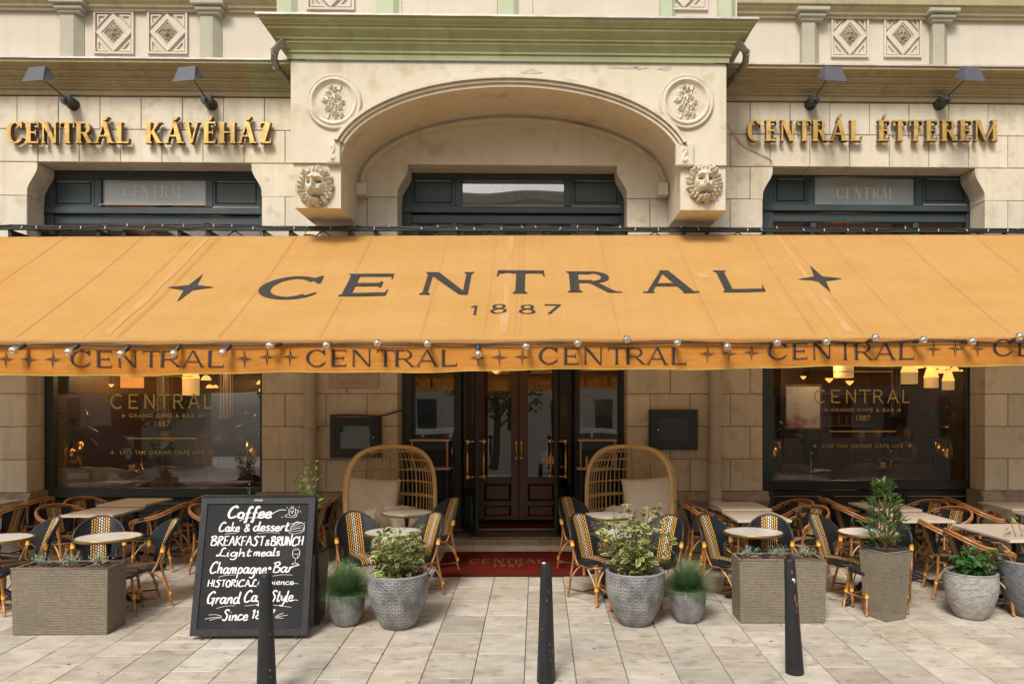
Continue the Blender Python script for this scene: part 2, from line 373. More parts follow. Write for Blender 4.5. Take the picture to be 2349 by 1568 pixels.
def sans(text, size, fn, name, m, parent, align='CENTER', width=None, offset=0.0, shear=0.0, spacing=1.15):
    cu = bpy.data.curves.new(name, 'FONT'); cu.body = text; cu.size = size; cu.align_x = align; cu.resolution_u = 3; cu.offset = offset; cu.shear = shear; cu.space_character = spacing
    o = bpy.data.objects.new(name, cu); me = o.to_mesh(); xs = [v.co.x for v in me.vertices]; wd = max(xs)-min(xs); k = (width/wd) if width else 1.0
    v = [tuple(fn(p.co.x*k, p.co.y, 0)) for p in me.vertices]; f = [tuple(q.vertices) for q in me.polygons]; o.to_mesh_clear()
    bpy.data.objects.remove(o); bpy.data.curves.remove(cu)
    me = bpy.data.meshes.new(name); me.from_pydata(v, [], f); me.materials.append(m); me.update()
    return link(name, me, parent)

# ================================================================== the ground
X0, X1 = -8.6, 8.6
mb = MB(); mb.poly([(-60, -60, gz(-60)-.012), (60, -60, gz(-60)-.012), (60, .6, gz(.6)-.012), (-60, .6, gz(.6)-.012)])
M['bed'] = mat('sandy_joint_bed', (.10,.085,.065), (.15,.13,.10), 20, .95)
M['paver'] = mat('limestone_paving', (.385,.335,.27), (.53,.475,.40), 4.2, .72, .4, 45, rv=.17, hv=.02, c3=(.30,.26,.205), n3=8, stretch=(1,1.5,1), speck=.16, bdist=.006)
M['asphalt'] = mat('asphalt', (.17,.16,.15), (.22,.21,.195), 5, .9, .4, 200)
pav = structure(mb.build('pavement', M['bed']))
TW = .398; tiles = []
k0 = -22
rt = random.Random(11)
for k in range(k0, 23):
    xa = -.1007 + TW*k; 
    y = .02 - rt.random()*.5
    ylim = -6.1
    y1 = 0.30
    while y1 > ylim:
        q = rt.random(); ln = .51 if q < .8 else (.175 if q < .9 else .34)
        y0 = y1 - ln
        tiles.append((xa, y0, y1)); y1 = y0
    
vis = []
for (xa, y0, y1) in tiles:
    yc = (y0+y1)/2; d = yc+DC; pxx = CX + FP*((xa+TW/2) - math.tan(YAW)*d)/d
    pyy = CY + FP*(HC - gz(yc))/d
    vis.append(((pyy), -80 < pxx < 2430 and pyy < 1600))
order = sorted([i for i in range(len(tiles)) if vis[i][1]], key=lambda i: -vis[i][0])
single = set(order[:300]); rest = MB()
def tile_mb(m, xa, y0, y1, dz):
    c = .004; g = .0032
    xs0, xs1 = xa+g, xa+TW-g; ya, yb = y0+g*1.3, y1-g*1.3
    tx = rt.uniform(-.0015, .0015)
    def z(x, y): return gz(y)+dz+tx*(x-xa)/TW
    n = len(m.v)
    m.v += [(xs0+c,ya+c,z(xs0,ya)),(xs1-c,ya+c,z(xs1,ya)),(xs1-c,yb-c,z(xs1,yb)),(xs0+c,yb-c,z(xs0,yb)),
            (xs0,ya,z(xs0,ya)-c),(xs1,ya,z(xs1,ya)-c),(xs1,yb,z(xs1,yb)-c),(xs0,yb,z(xs0,yb)-c),
            (xs0,ya,gz(ya)-.02),(xs1,ya,gz(ya)-.02),(xs1,yb,gz(yb)-.02),(xs0,yb,gz(yb)-.02)]
    for q in ((0,1,2,3),(4,5,1,0),(5,6,2,1),(6,7,3,2),(7,4,0,3),(8,9,5,4),(9,10,6,5),(10,11,7,6),(11,8,4,7)): m._a(None, tuple(n+i for i in q))
for i, (xa, y0, y1) in enumerate(tiles):
    if i in single:
        m = MB(); tile_mb(m, xa, y0, y1, rt.uniform(-.0012, .0015)); m.build('paving_stone', M['paver'], pav)
    else: tile_mb(rest, xa, y0, y1, 0)
stuff(rest.build('paving_stone_field', M['paver'], pav))
M['gum'] = mat('trodden_gum', (.16,.14,.12), (.09,.08,.07), 40, .8); b_ = MB()
for _ in range(150):
    x, y = rt.uniform(-6, 6), rt.uniform(-6, -2.2); r0 = rt.uniform(.004, .014); P = [(x+r0*rt.uniform(.7, 1.2)*math.cos(a), y+r0*rt.uniform(.7, 1.2)*math.sin(a)) for a in (0, .9, 1.8, 2.7, 3.6, 4.5, 5.4)]
    b_.poly([(q[0], q[1], gz(q[1])+.0032) for q in P])
stuff(tag(b_.build('gum_spots', M['gum']), 'scattered dark gum spots trodden into the pale paving', 'gum spots'))
# carriageway and far pavement behind the camera (seen only as reflections)
mb = MB(); mb.poly([(-60, -15.5, gz(-15.5)+.006), (60, -15.5, gz(-15.5)+.006), (60, -7.6, gz(-7.6)+.006), (-60, -7.6, gz(-7.6)+.006)]); structure(mb.build('road', M['asphalt']))
mb = MB(); mb.box(-60, 60, -7.6, -7.45, gz(-7.5)-.1, gz(-7.5)+.012); structure(mb.build('kerb', M['plinth']))
M['paver3'] = mat('pale_reflector_paving', (.50,.46,.40), (.58,.54,.48), 1, .85); mb = MB(); mb.poly([(-60, -60, gz(-60)+.003), (60, -60, gz(-60)+.003), (60, -15.5, gz(-15.5)+.003), (-60, -15.5, gz(-15.5)+.003)]); structure(mb.build('reflector_pavement', M['paver3']))  # pale plane added beyond the road to brighten the window reflections
M['paver2'] = mat('far_paving', (.46,.40,.32), (.52,.46,.38), 1, .8)
mb = MB(); mb.poly([(-60, -7.45, gz(-7.45)+.004), (60, -7.45, gz(-7.45)+.004), (60, -6.12, gz(-6.12)+.004), (-60, -6.12, gz(-6.12)+.004)]); 
structure(mb.build('pavement_edge', M['paver2']))

# ================================================================== the cafe building
bld = thing('building', 'cream stone cafe building with green balcony cornice, arched bay and gilt name signs', 'building', (0,0,0))
Zr = [U(330, 222+75.6*n, 0).z for n in range(14)]           # course joints, from the cornice downwards
OL = (U(62, 700).x, U(600, 700).x); OC = (U(912, 700).x, U(1438, 700).x); OR = (U(1750, 700).x, U(2259, 700).x)
TYM = (U(822, 500).x, U(1531, 500).x)
ZT = Zr[2]; BX = U(39, 250).x; BP = (U(607, 250).x - U(39, 250).x)/6
RD = .36
def sprof(side):   # shoulder of an opening: offset inwards from the jamb, as (inset, z)
    z0, z1 = Zr[3], Zr[2]; P = []
    for q in range(9):
        u = q/8; e = u*u*(3-2*u)*.9+.1*u; P.append((.135*e, z0 + (z1-z0)*(.15+.70*u)))
    return [(0.0, z0)] + P + [(.135, z1)]
def block(xa, xb, za, zb, sl=False, sr=False, m='stone', nm='stone_block'):
    g = .0042; b = MB(); y0 = rnd.uniform(-.004, .003)
    if not (sl or sr): b.cbox(xa+g, xb-g, y0, RD, za+g, zb-g, .007)
    else:
        P = []
        P += [(xa+g, za+g), (xb-g if not sr else xb, za+g)]
        if sr: P = [(xa+g, za+g)] + [(xb+i, z) for i, z in sprof(0)[:-1]] + [(xb+.135, zb-g), (xa+g, zb-g)]
        else:  P = [(xb-g, za+g), (xb-g, zb-g), (xa-.135, zb-g)] + [(xa-i, z) for i, z in sprof(0)[:-1]][::-1]
        b.xz(P, y0, RD)
    b.build(nm, M[m], bld)
def course(n, xa, xb, sl=False, sr=False):
    za, zb = Zr[n+1], Zr[n]; off = 0 if n % 2 == 0 else .5
    xs = [xa]; k = math.floor((xa-BX)/BP - off)
    x = BX + (k+off)*BP
    while x < xb:
        if x > xa+.15 and x < xb-.15: xs.append(x)
        x += BP
    xs.append(xb)
    for a, b in zip(xs[:-1], xs[1:]): block(a, b, za, zb, sl and a == xa, sr and b == xb)
for n in (0, 1): course(n, X0, TYM[0]+.0); course(n, TYM[1], X1)
course(2, X0, OL[0], sr=True); course(2, OL[1], TYM[0], sl=True); course(2, TYM[1], OR[0], sr=True); course(2, OR[1], X1, sl=True)
PIERS = [(X0, OL[0]), (OL[1], OC[0]), (OC[1], OR[0]), (OR[1], X1)]
for n in range(3, 12):
    for a, b in PIERS: course(n, a, b)
# mortar behind the joints
mb = MB(); gi = .012
for a, b in PIERS: mb.box(a+(gi if a > X0 else 0), b-(gi if b < X1 else 0), .014, RD-.004, Zr[12], Zr[2])
mb.box(X0, X1, .014, RD-.004, Zr[2]+gi, Zr[0]+.05)
mb.build('joint_mortar', M['mortar'], bld)
# plaster tympanum behind the arch, with its shouldered opening
P = [(TYM[0], Zr[3]+.003), (OC[0], Zr[3]+.003)] + [(OC[0]+i, z) for i, z in sprof(0)[1:-1]] + [(OC[0]+.135, ZT)] + [(OC[1]-.135, ZT)] + [(OC[1]-i, z) for i, z in sprof(0)[1:-1]][::-1] + [(OC[1], Zr[3]+.003), (TYM[1], Zr[3]+.003), (TYM[1], Zr[0]), (TYM[0], Zr[0])]
b = MB(); b.xz(P, -.002, RD); b.build('tympanum', M['plaster'], bld)
# plinth mouldings and plinth blocks of the piers
zb_top = Zr[12]
for a, b_ in PIERS:
    ea = a - (.07 if a > X0 else 0); eb = b_ + (.07 if b_ < X1 else 0)
    xs = [ea]; x = ea + .55
    while x < eb-.3: xs.append(x); x += rnd.uniform(.5, .8)
    xs.append(eb)
    for p, q in zip(xs[:-1], xs[1:]):
        g = .003
        prof = [(0, 0)] + [(.005-.01, .0)] + [(-.02, .0), (-.035, -.015), (-.05, -.03), (-.055, -.05), (-.075, -.07), (-.09, -.095), (-.092, -.12), (-.08, -.145), (-.06, -.15), (-.058, -.17), (-.045, -.185), (-.04, -.2), (0, -.2)]
        m = MB(); m.yz([(y, zb_top+z) for y, z in prof] + [], p+g, q-g); m.build('base_moulding', M['plinth'], bld)
    m = MB(); m.box(ea+.02, eb-.02, 0.0, RD, zb_top-.2, zb_top-.004); 
    x = ea+.015
    nb = max(1, int((eb-ea)/.7)); wd = (eb-ea-.03)/nb
    for k in range(nb):
        mm = MB(); mm.cbox(x+k*wd+.002, x+(k+1)*wd-.002, -.045, RD, -.35, zb_top-.204, .01); mm.build('plinth_block', M['plinth'], bld)
    m.build('base_core', M['plinth'], bld)
# ---- lower cornice with zinc flashing
def cornice_run(prof, x0, x1, m, nm, mitre0=0, mitre1=0):
    """prof: list of (projection, z); mitre: the ends grow with the projection"""
    b = MB(); n = len(prof); 
    b.v += [(x0 - (p if mitre0 else 0), -p, z) for p, z in prof] + [(x1 + (p if mitre1 else 0), -p, z) for p, z in prof]
    for i in range(n-1): b._a(None, (i, i+n, i+1+n, i+1), False)
    b._a(None, tuple(range(n))); b._a(None, tuple(range(2*n-1, n-1, -1)))
    return b.build(nm, m, bld)
zc0 = U(330, 218, -.04).z; zc1 = U(330, 134, -.40).z; hC = zc1-zc0
cp = [(-.05, zc0), (.035, zc0), (.035, zc0+hC*.20), (.065, zc0+hC*.205), (.065, zc0+hC*.25), (.055, zc0+hC*.27), (.075, zc0+hC*.33), (.105, zc0+hC*.375), (.14, zc0+hC*.395), (.14, zc0+hC*.46), (.165, zc0+hC*.465), (.165, zc0+hC*.52), (.155, zc0+hC*.54), (.18, zc0+hC*.60), (.215, zc0+hC*.635), (.25, zc0+hC*.65), (.25, zc0+hC*.73), (.285, zc0+hC*.735), (.285, zc0+hC*.78), (.30, zc0+hC*.83), (.345, zc0+hC*.86), (.375, zc0+hC*.87), (.378, zc0+hC*.97), (.38, zc1), (-.05, zc1+.05)]
BL, BR = U(667, 300, -.97).x, U(1666, 300, -.97).x
xg = U(570, 180, -.2).x
cornice_run(cp, X0, xg, M['brown_trim'], 'cornice'); cornice_run(cp, xg, BL+.1, M['green_trim'], 'cornice'); cornice_run(cp, BR-.1, X1, M['brown_trim'], 'cornice')
for a, b_ in ((X0, BL), (BR, X1)):
    m = MB(); x = a
    while x < b_-.01:
        e = min(b_, x+1.0); m.prism([(-.40, zc1-.006), (-.40, zc1+.016), (.0, zc1+.075), (.0, zc1+.06)], lambda y, z, x=x: (x+.002, y, z+rnd.uniform(0, .004)), lambda y, z, e=e: (e-.002, y, z+.002)); x = e
    m.build('cornice_flashing', M['flash'], bld)
# ---- wall above the cornice
zu0 = zc1+.02; ZTOP = U(330, 0, .02).z+1.4
YU = .03
m = MB(); m.box(X0, X1, YU, YU+.3, zu0-.2, ZTOP); m.build('upper_wall', M['upper'], bld)
for xj in (105, 537, 600, 1720, 1800, 2232, 2300):
    x = U(xj, 80, YU).x; 
    m = MB(); m.cbox(x+.01, x+.55, YU-.012, YU+.01, zu0, U(x, 26, YU).z, .004)
def upmould(x0, x1, ypix):
    z = U((x0+x1)/2 if False else 330, ypix, 0).z
    return z
zm = U(330, 27, 0).z
up = [(-.05, zm), (.02, zm), (.025, zm+.03), (.05, zm+.04), (.055, zm+.07), (.09, zm+.10), (.10, zm+.13), (.13, zm+.14), (.135, zm+.30), (-.05, zm+.32)]
GB = (U(636, 20, -.1).x, U(1690, 20, -.1).x)
cornice_run(up, X0, GB[0], M['brown_trim'], 'upper_moulding'); 
zmr = U(2000, 40, 0).z-zm
cornice_run([(p, z+zmr*.0) for p, z in up], GB[1], X1, M['brown_trim'], 'upper_moulding')
def pil(px0, px1, m_, y=-.07, cap=True):
    a, b_ = U(px0, 80, y).x, U(px1, 80, y).x; c = .05
    q = MB(); q.prism([(a, YU), (a, y+c), (a+.0, y), (b_-.09, y), (b_, y+.09), (b_, YU)], lambda x, yy: (x, yy, zu0-.03), lambda x, yy: (x, yy, ZTOP))
    o = q.build('pilaster', m_, bld)
    if cap:
        q = MB()
        for i, (e, dz) in enumerate(((.02, -.07), (.05, -.03), (.09, .03))):
            q.cbox(a-e, b_+e, y-e-.01, YU, zm+dz, zm+dz+.055, .01)
        q.build('pilaster_cap', M['pilaster'] if m_ is M['pilaster'] else M['green_trim'], bld)
for a in ((137, 184), (458, 503), (1840, 1884), (2140, 2181)): pil(*a, M['pilaster'])
# diamond panels with a bearded mask in relief
def hf(fn, nu, nv, keep=None):
    return lambda u, v: fn(u, v)
def blob(x, y, cx, cy, rx, ry, p=2.0): return math.exp(-(((x-cx)/rx)**2 + ((y-cy)/ry)**2)**(p/2))
def mask_h(x, y):
    h = .6*blob(x, y, 0, .1, .42, .55, 3) + .35*blob(x, y, 0, .05, .09, .25) - .35*blob(x, y, -.17, .14, .09, .05) - .35*blob(x, y, .17, .14, .09, .05) - .5*blob(x, y, 0, -.28, .12, .07)
    h += .25*blob(x, y, -.17, .25, .13, .05)+.25*blob(x, y, .17, .25, .13, .05)+.22*blob(x, y, 0, -.18, .2, .05)
    r = math.hypot(x, y); a = math.atan2(y, x)
    h += (.22*math.sin(a*13+r*6)*.5+.22)*(1 if r > .42 else 0)*max(0, 1-r*.8) + .18*math.sin(a*7-r*22)*(r > .35)*.5
    return h
def relief(name, hfn, cx, cz, y, sx, sz, depth, m, parent, keep, n=34):
    b = MB(); b.grid(lambda u, v: (cx+(u*2-1)*sx, y-depth*max(0, hfn(u*2-1, v*2-1)), cz+(v*2-1)*sz), n, n, True, (lambda u, v: keep(u*2-1, v*2-1)))
    return b.build(name, m, parent)
def frame_poly(b, outer, inner, y0, y1):   # flat frame between two closed outlines, front y0, with sides
    n = len(outer)
    for i in range(n):
        j = (i+1) % n
        o1, o2, i1, i2 = outer[i], outer[j], inner[i], inner[j]
        b.poly([(o1[0], y0, o1[1]), (o2[0], y0, o2[1]), (i2[0], y0, i2[1]), (i1[0], y0, i1[1])])
        b.poly([(o1[0], y0, o1[1]), (o1[0], y1, o1[1]), (o2[0], y1, o2[1]), (o2[0], y0, o2[1])])
        b.poly([(i1[0], y0, i1[1]), (i2[0], y0, i2[1]), (i2[0], y1, i2[1]), (i1[0], y1, i1[1])])
def rectp(cx, cz, a, b_): return [(cx-a, cz-b_), (cx+a, cz-b_), (cx+a, cz+b_), (cx-a, cz+b_)]
def diap(cx, cz, a, b_): return [(cx, cz-b_), (cx+a, cz), (cx, cz+b_), (cx-a, cz)]
def dpanel(pxc, pyc, hw, hh, mrel, y=YU):
    c = U(pxc, pyc, y); s = (c-U(pxc-100, pyc, y)).x/100
    cx, cz = c.x, c.z; a, b_ = hw*s, hh*s
    q = MB(); frame_poly(q, rectp(cx, cz, a, b_), rectp(cx, cz, a*.9, b_*.92), y-.035, y)
    frame_poly(q, diap(cx, cz, a*.88, b_*.90), diap(cx, cz, a*.60, b_*.62), y-.032, y)
    frame_poly(q, diap(cx, cz, a*.585, b_*.60), diap(cx, cz, a*.50, b_*.52), y-.02, y)
    for sx in (-1, 1):
        for sz in (-1, 1):
            t1 = [(cx+sx*a*.84, cz+sz*b_*.86), (cx+sx*a*.84, cz+sz*b_*.26), (cx+sx*a*.26, cz+sz*b_*.86)]
            t2 = [(cx+sx*a*.76, cz+sz*b_*.78), (cx+sx*a*.76, cz+sz*b_*.42), (cx+sx*a*.42, cz+sz*b_*.78)]
            frame_poly(q, t1, t2, y-.02, y)
    p = q.build('diamond_panel', M['upper'], bld)
    relief('mask_relief', mask_h, cx, cz, y-.004, a*.5, b_*.52, .06, mrel, p, lambda u, v: abs(u)+abs(v) < .97)
for px in (263, 386): dpanel(px, 77, 46, 49, M['relief'])
for px in (1948, 2069): dpanel(px, 84, 43, 49, M['relief'])
# ---- the bay above the balcony cornice (green pilasters)
YB = -.12
m = MB(); m.box(GB[0], GB[1], YB, YU+.1, U(1200, 60, YB).z, ZTOP); m.build('bay_wall', M['upper'], bld)
for a, b_ in ((636, 680), (862, 914), (1143, 1190), (1515, 1553), (1648, 1690)):
    xa, xb = U(a, 20, YB-.06).x, U(b_, 20, YB-.06).x
    q = MB(); q.prism([(xa, YB), (xa, YB-.06), (xb-.07, YB-.06), (xb, YB)], lambda x, yy: (x, yy, U(1200, 60, YB).z), lambda x, yy: (x, yy, ZTOP)); q.build('bay_pilaster', M['green_pale'], bld)
for a, b_ in ((916, 922), (1105, 1141), (1192, 1222), (1480, 1513)):
    xa, xb = U(a, 20, YB).x, U(b_, 20, YB).x; q = MB(); q.cbox(xa, xb, YB-.015, YB+.01, U(1200, 60, YB).z, ZTOP, .005); q.build('bay_strip', M['upper'], bld)
for px in (759, 1568): dpanel(px, -32, 55, 57, M['green_trim'], YB)
# ================================================================== balcony with arch
YF = -.97
zB, zA = U(1171, 376, YF).z, U(1171, 142, YF).z
xi0, xi1 = U(781, 376, YF).x, U(1562, 376, YF).x
ecx = (xi0+xi1)/2; ea = (xi1-xi0)/2; eb = U(1171, 201, YF).z - zB
def ell(a, b_, a0, a1, n): return [(ecx+a*math.cos(R(a0+(a1-a0)*i/n)), zB+b_*math.sin(R(a0+(a1-a0)*i/n))) for i in range(n+1)]
bal = MB()
P = [(BL, zB), (xi0, zB)] + ell(ea, eb, 180, 0, 48)[1:-1] + [(xi1, zB), (BR, zB), (BR, zA), (BL, zA)]
# front and back faces in strips (so that the plaster shades cleanly), soffit smooth
arc = ell(ea, eb, 180, 0, 48)
for a, b_ in zip(arc[:-1], arc[1:]):
    bal.poly([(a[0], YF, a[1]), (b_[0], YF, b_[1]), (b_[0], YF, zA), (a[0], YF, zA)])
n0 = len(bal.v)
for a in arc: bal.v += [(a[0], YF, a[1]), (a[0], 0.0, a[1])]
for i in range(48): bal._a(None, (n0+2*i, n0+2*i+1, n0+2*i+3, n0+2*i+2), True)
bal.box(BL, xi0, YF, -.006, zB, zA); bal.box(xi1, BR, YF, -.006, zB, zA); bal.box(xi0, xi1, YF+.3, -.006, zB+eb+.1, zA)
balo = bal.build('balcony', M['plaster'], bld)
# hood moulds round the arch, in three steps
for e0, e1, d in ((.0, .038, .025), (.045, .078, .055), (.086, .13, .09)):
    m = MB(); A_ = ell(ea+e0, eb+e0, 166, 14, 40); B_ = ell(ea+e1, eb+e1, 166, 14, 40)
    for i in range(40):
        for s_, t_, y in ((A_, B_, None),):
            m.poly([(A_[i][0], YF-d, A_[i][1]), (A_[i+1][0], YF-d, A_[i+1][1]), (B_[i+1][0], YF-d, B_[i+1][1]), (B_[i][0], YF-d, B_[i][1])])
            m.poly([(B_[i][0], YF-d, B_[i][1]), (B_[i+1][0], YF-d, B_[i+1][1]), (B_[i+1][0], YF+.01, B_[i+1][1]), (B_[i][0], YF+.01, B_[i][1])])
            m.poly([(A_[i+1][0], YF-d, A_[i+1][1]), (A_[i][0], YF-d, A_[i][1]), (A_[i][0], YF+.01, A_[i][1]), (A_[i+1][0], YF+.01, A_[i+1][1])])
    m.build('arch_moulding', M['plaster'], balo)
m = MB()
for e0, e1, d in ((-.085, -.045, .13), (-.042, -.0, .09)):
    A_ = ell(ea+e0, eb+e0, 181, -1, 44); B_ = ell(ea+e1, eb+e1, 181, -1, 44)
    for i in range(44):
        m.poly([(A_[i][0], -d, A_[i][1]), (A_[i+1][0], -d, A_[i+1][1]), (B_[i+1][0], -d, B_[i+1][1]), (B_[i][0], -d, B_[i][1])])
        m.poly([(A_[i+1][0], -d, A_[i+1][1]), (A_[i][0], -d, A_[i][1]), (A_[i][0], .0, A_[i][1]), (A_[i+1][0], .0, A_[i+1][1])])
m.build('inner_arch_moulding', M['plaster'], balo)
for px in (829, 1521):
    c = U(px, 434, -.15); q = MB(); q.bbox(c.x-.07, c.x+.07, -.20, .0, c.z-.09, c.z+.08, .012); q.build('impost_block', M['plaster'], balo)
# corbels
zc = U(1171, 480, YF+.03).z
for px0, px1, xin in ((676, 782, 0), (1561, 1665, 1)):
    a, b_ = U(px0, 430, YF+.03).x, U(px1, 430, YF+.03).x
    q = MB(); q.cbox(a, b_, YF+.035, -.006, zc, zB-.001, .004); q.build('corbel', M['plaster'], balo)
# lion heads as sculpted relief
def lion_h(x, y):
    r = math.hypot(x, y*.97); a = math.atan2(y, x); h = 0
    if r < .99:
        k1 = .5+.5*math.cos(a*26+.8*math.sin(a*5)); k2 = .5+.5*math.cos(a*21+2+.6*math.sin(a*4))
        h += .34*math.exp(-((r-.86)/.10)**2)*(.15+.85*k1) + .50*math.exp(-((r-.68)/.10)**2)*(.25+.75*k2)
    F = blob(x, y-.06, 0, 0, .50, .56, 5); h = max(h, .60*F)
    h += .16*blob(x, y, 0, .42, .34, .13) + .16*blob(x, y, 0, .30, .06, .14)
    h += .46*blob(x, y, 0, -.03, .105, .30, 3) + .12*blob(x, y, 0, -.17, .16, .07)
    for s_ in (-1, 1):
        h += .42*blob(x, y, .17*s_, -.31, .18, .13, 3) - .05*math.sin(y*60)*blob(x, y, .2*s_, -.31, .12, .1)
        h += .30*blob(x, y-.10*s_*x, .25*s_, .27, .19, .055) - .62*blob(x, y, .23*s_, .11, .125, .07, 3) + .26*blob(x, y, .23*s_, .11, .055, .045) + .12*blob(x, y, .36*s_, -.08, .12, .16)
        h += .45*blob(x, y, .50*s_, .60, .15, .13, 3) - .45*blob(x, y, .48*s_, .55, .07, .07) - .45*blob(x, y, .10*s_, -.17, .045, .03)
    h -= .22*blob(x, y, 0, -.33, .02, .12) ; h -= .85*blob(x, y, 0, -.50, .17, .075, 3); h += .45*blob(x, y, 0, -.70, .20, .13, 3)
    return h if r < 1.0 or y < -.6 else 0
for px, py in ((724.5, 428), (1615, 420)):
    c = U(px, py, YF+.03)
    relief('lion_head', lion_h, c.x, c.z, YF+.032, .238, .262, .21, M['plaster'], balo, lambda u, v: (math.hypot(u, v*.97) < .94+.045*math.cos(13*math.atan2(v, u))), 84)
# medallions with flowers
def flower_h(x, y):
    h = 0
    for cx, cy, r_, k in ((-.12, .05, .24, 6), (.16, .22, .16, 5), (-.22, .38, .15, 5), (-.24, -.28, .17, 6), (.2, -.22, .18, 5), (.05, .55, .13, 5), (.06, -.5, .14, 5), (.36, .0, .12, 5), (-.42, .08, .12, 5), (.30, -.52, .11, 5), (-.12, .68, .1, 5)):
        d = math.hypot(x-cx, y-cy); a = math.atan2(y-cy, x-cx)
        rr = r_*(1+.22*math.cos(a*k+cx*9))
        if d < rr*1.2: h = max(h, .8*math.exp(-(d/rr)**4)*(.55+.25*math.cos(d/r_*9)+.2*math.cos(a*k)))
    for s_ in range(3): h = max(h, .35*math.exp(-((x-(-.1+.14*s_)-.15*y*y*(s_-1)*2)/.03)**2)*(abs(y) < .75))
    h += .12*math.sin(x*26+y*9)*math.sin(y*23-x*7)*(abs(x) < .45 and abs(y) < .75)
    return max(0, h)
for px in (767, 1574):
    c = U(px, 235, YF); q = MB(); r0 = .335
    prof = [(r0, 0), (r0, .03), (r0*.96, .042), (r0*.92, .03), (r0*.86, .03), (r0*.83, .05), (r0*.79, .05), (r0*.76, .025), (r0*.70, .018), (r0*.67, .006), (.0001, .006)]
    b0 = len(q.v); n = 48
    for (r_, d) in prof:
        for j in range(n): an = 2*PI*j/n; q.v.append((c.x+r_*math.cos(an), YF-d, c.z+r_*math.sin(an)))
    for i in range(len(prof)-1):
        for j in range(n): j2 = (j+1) % n; q._a(None, (b0+i*n+j, b0+i*n+j2, b0+(i+1)*n+j2, b0+(i+1)*n+j), i not in (0,))
    q.build('medallion', M['plaster'], balo)
    relief('flower_relief', flower_h, c.x, c.z, YF-.008, .275, .275, .075, M['plaster'], balo, lambda u, v: math.hypot(u, v) < .80, 64)
# scroll plaques at the arch springing
def scroll_h(x, y):
    h = .5*math.exp(-((x-.25*math.sin(y*3.2))/.14)**2)*(abs(y) < .8) + .7*blob(x, y, .1, -.6, .25, .22) + .5*blob(x, y, -.15, .55, .22, .2) - .3*blob(x, y, .1, -.6, .08, .08) + .3*blob(x, y, .3, .1, .15, .2)
    return h + .05*math.sin(y*30)
for px0, px1 in ((750, 782), (1549, 1590)):
    a, b_ = U(px0, 350, YF).x, U(px1, 350, YF).x; z0, z1 = U(760, 376, YF).z, U(760, 327, YF).z
    q = MB(); q.cbox(a, b_, YF-.045, YF+.02, z0-.004, z1, .006); q.build('scroll_plaque', M['plaster'], balo)
    relief('scroll_relief', scroll_h, (a+b_)/2, (z0+z1)/2, YF-.047, (b_-a)*.42, (z1-z0)*.45, .04, M['plaster'], balo, lambda u, v: True, 24)
# green cornice over the balcony
oy = .97; z0c = zA-.004; hc = .40
gp = [(oy-.5, z0c), (oy+.03, z0c), (oy+.03, z0c+.075), (oy+.05, z0c+.077), (oy+.05, z0c+.10), (oy+.042, z0c+.105), (oy+.06, z0c+.135), (oy+.085, z0c+.158), (oy+.11, z0c+.168), (oy+.11, z0c+.198), (oy+.135, z0c+.20), (oy+.135, z0c+.222), (oy+.128, z0c+.23), (oy+.15, z0c+.262), (oy+.185, z0c+.282), (oy+.215, z0c+.288), (oy+.215, z0c+.32), (oy+.235, z0c+.322), (oy+.24, z0c+.345), (oy+.262, z0c+.36), (oy+.285, z0c+.365), (oy+.29, z0c+.395), (oy+.30, z0c+.41)]
b = MB(); n = len(gp)
pts = [[(BL-(p-oy), 0.0, z) for p, z in gp], [(BL-(p-oy), -p, z) for p, z in gp], [(BR+(p-oy), -p, z) for p, z in gp], [(BR+(p-oy), 0.0, z) for p, z in gp]]
for L_ in pts: b.v += L_
for k in range(3):
    for i in range(1, n-1): b._a(None, (k*n+i, (k+1)*n+i, (k+1)*n+i+1, k*n+i+1))
b.build('balcony_cornice', M['green_trim'], balo)
m = MB(); zt = z0c+.41
q0, q1 = BL-.32, BR+.32; ya = -(oy+.32)
xx = q0
while xx < q1-.01:
    e = min(q1, xx+.7)
    m.prism([(ya, zt-.012), (ya, zt+.01), (0, zt+.10), (0, zt+.09)], lambda y, z, x=xx: (x+.0015, y, z), lambda y, z, e=e: (e-.0015, y, z+rnd.uniform(0, .003))); xx = e
m.build('balcony_flashing', M['flash'], balo)
# chipped plaster patches under the cornice
M['chip'] = mat('bare_render', (.62,.56,.46), (.42,.34,.25), 30, .95, .5, 90)
for px, py, wx, wz in ((1217, 166, 28, 7), (1435, 154, 40, 6), (1525, 158, 22, 5), (1470, 156, 18, 4)):
    c = U(px, py, YF-.003); P = []
    for i in range(14):
        an = 2*PI*i/14; k = rnd.uniform(.5, 1.15); P.append((c.x+wx/185*k*math.cos(an), YF-.004, c.z+wz/185*k*math.sin(an)))
    m = MB(); m.poly(P); m.build('plaster_chip', M['chip'], balo)
# rainwater outlets either side of the balcony
for s_, pts_, lab in ((0, [(652, 93, -1.12), (640, 104, -1.10), (630, 118, -1.0), (629, 138, -.8), (636, 155, -.6), (650, 172, -.35), (668, 192, -.1)], 'curved zinc rain pipe at the left end of the green balcony cornice'),
                      (1, [(1690, 97, -1.12), (1702, 108, -1.10), (1712, 122, -1.0), (1710, 142, -.8), (1700, 160, -.6), (1686, 178, -.35), (1668, 205, -.1)], 'curved zinc rain pipe at the right end of the green balcony cornice')):
    P = [U(*p) for p in pts_]; b = MB(); b.tube(P, .042, 12)
    for k in (2, 4): 
        d = (P[k+1]-P[k]).normalized()*.02; b.tube([P[k]-d, P[k]+d], .049, 12)
    tag(b.build('rain_pipe', M['zinc']), lab, 'rain pipe', 'rain pipes beside the balcony')

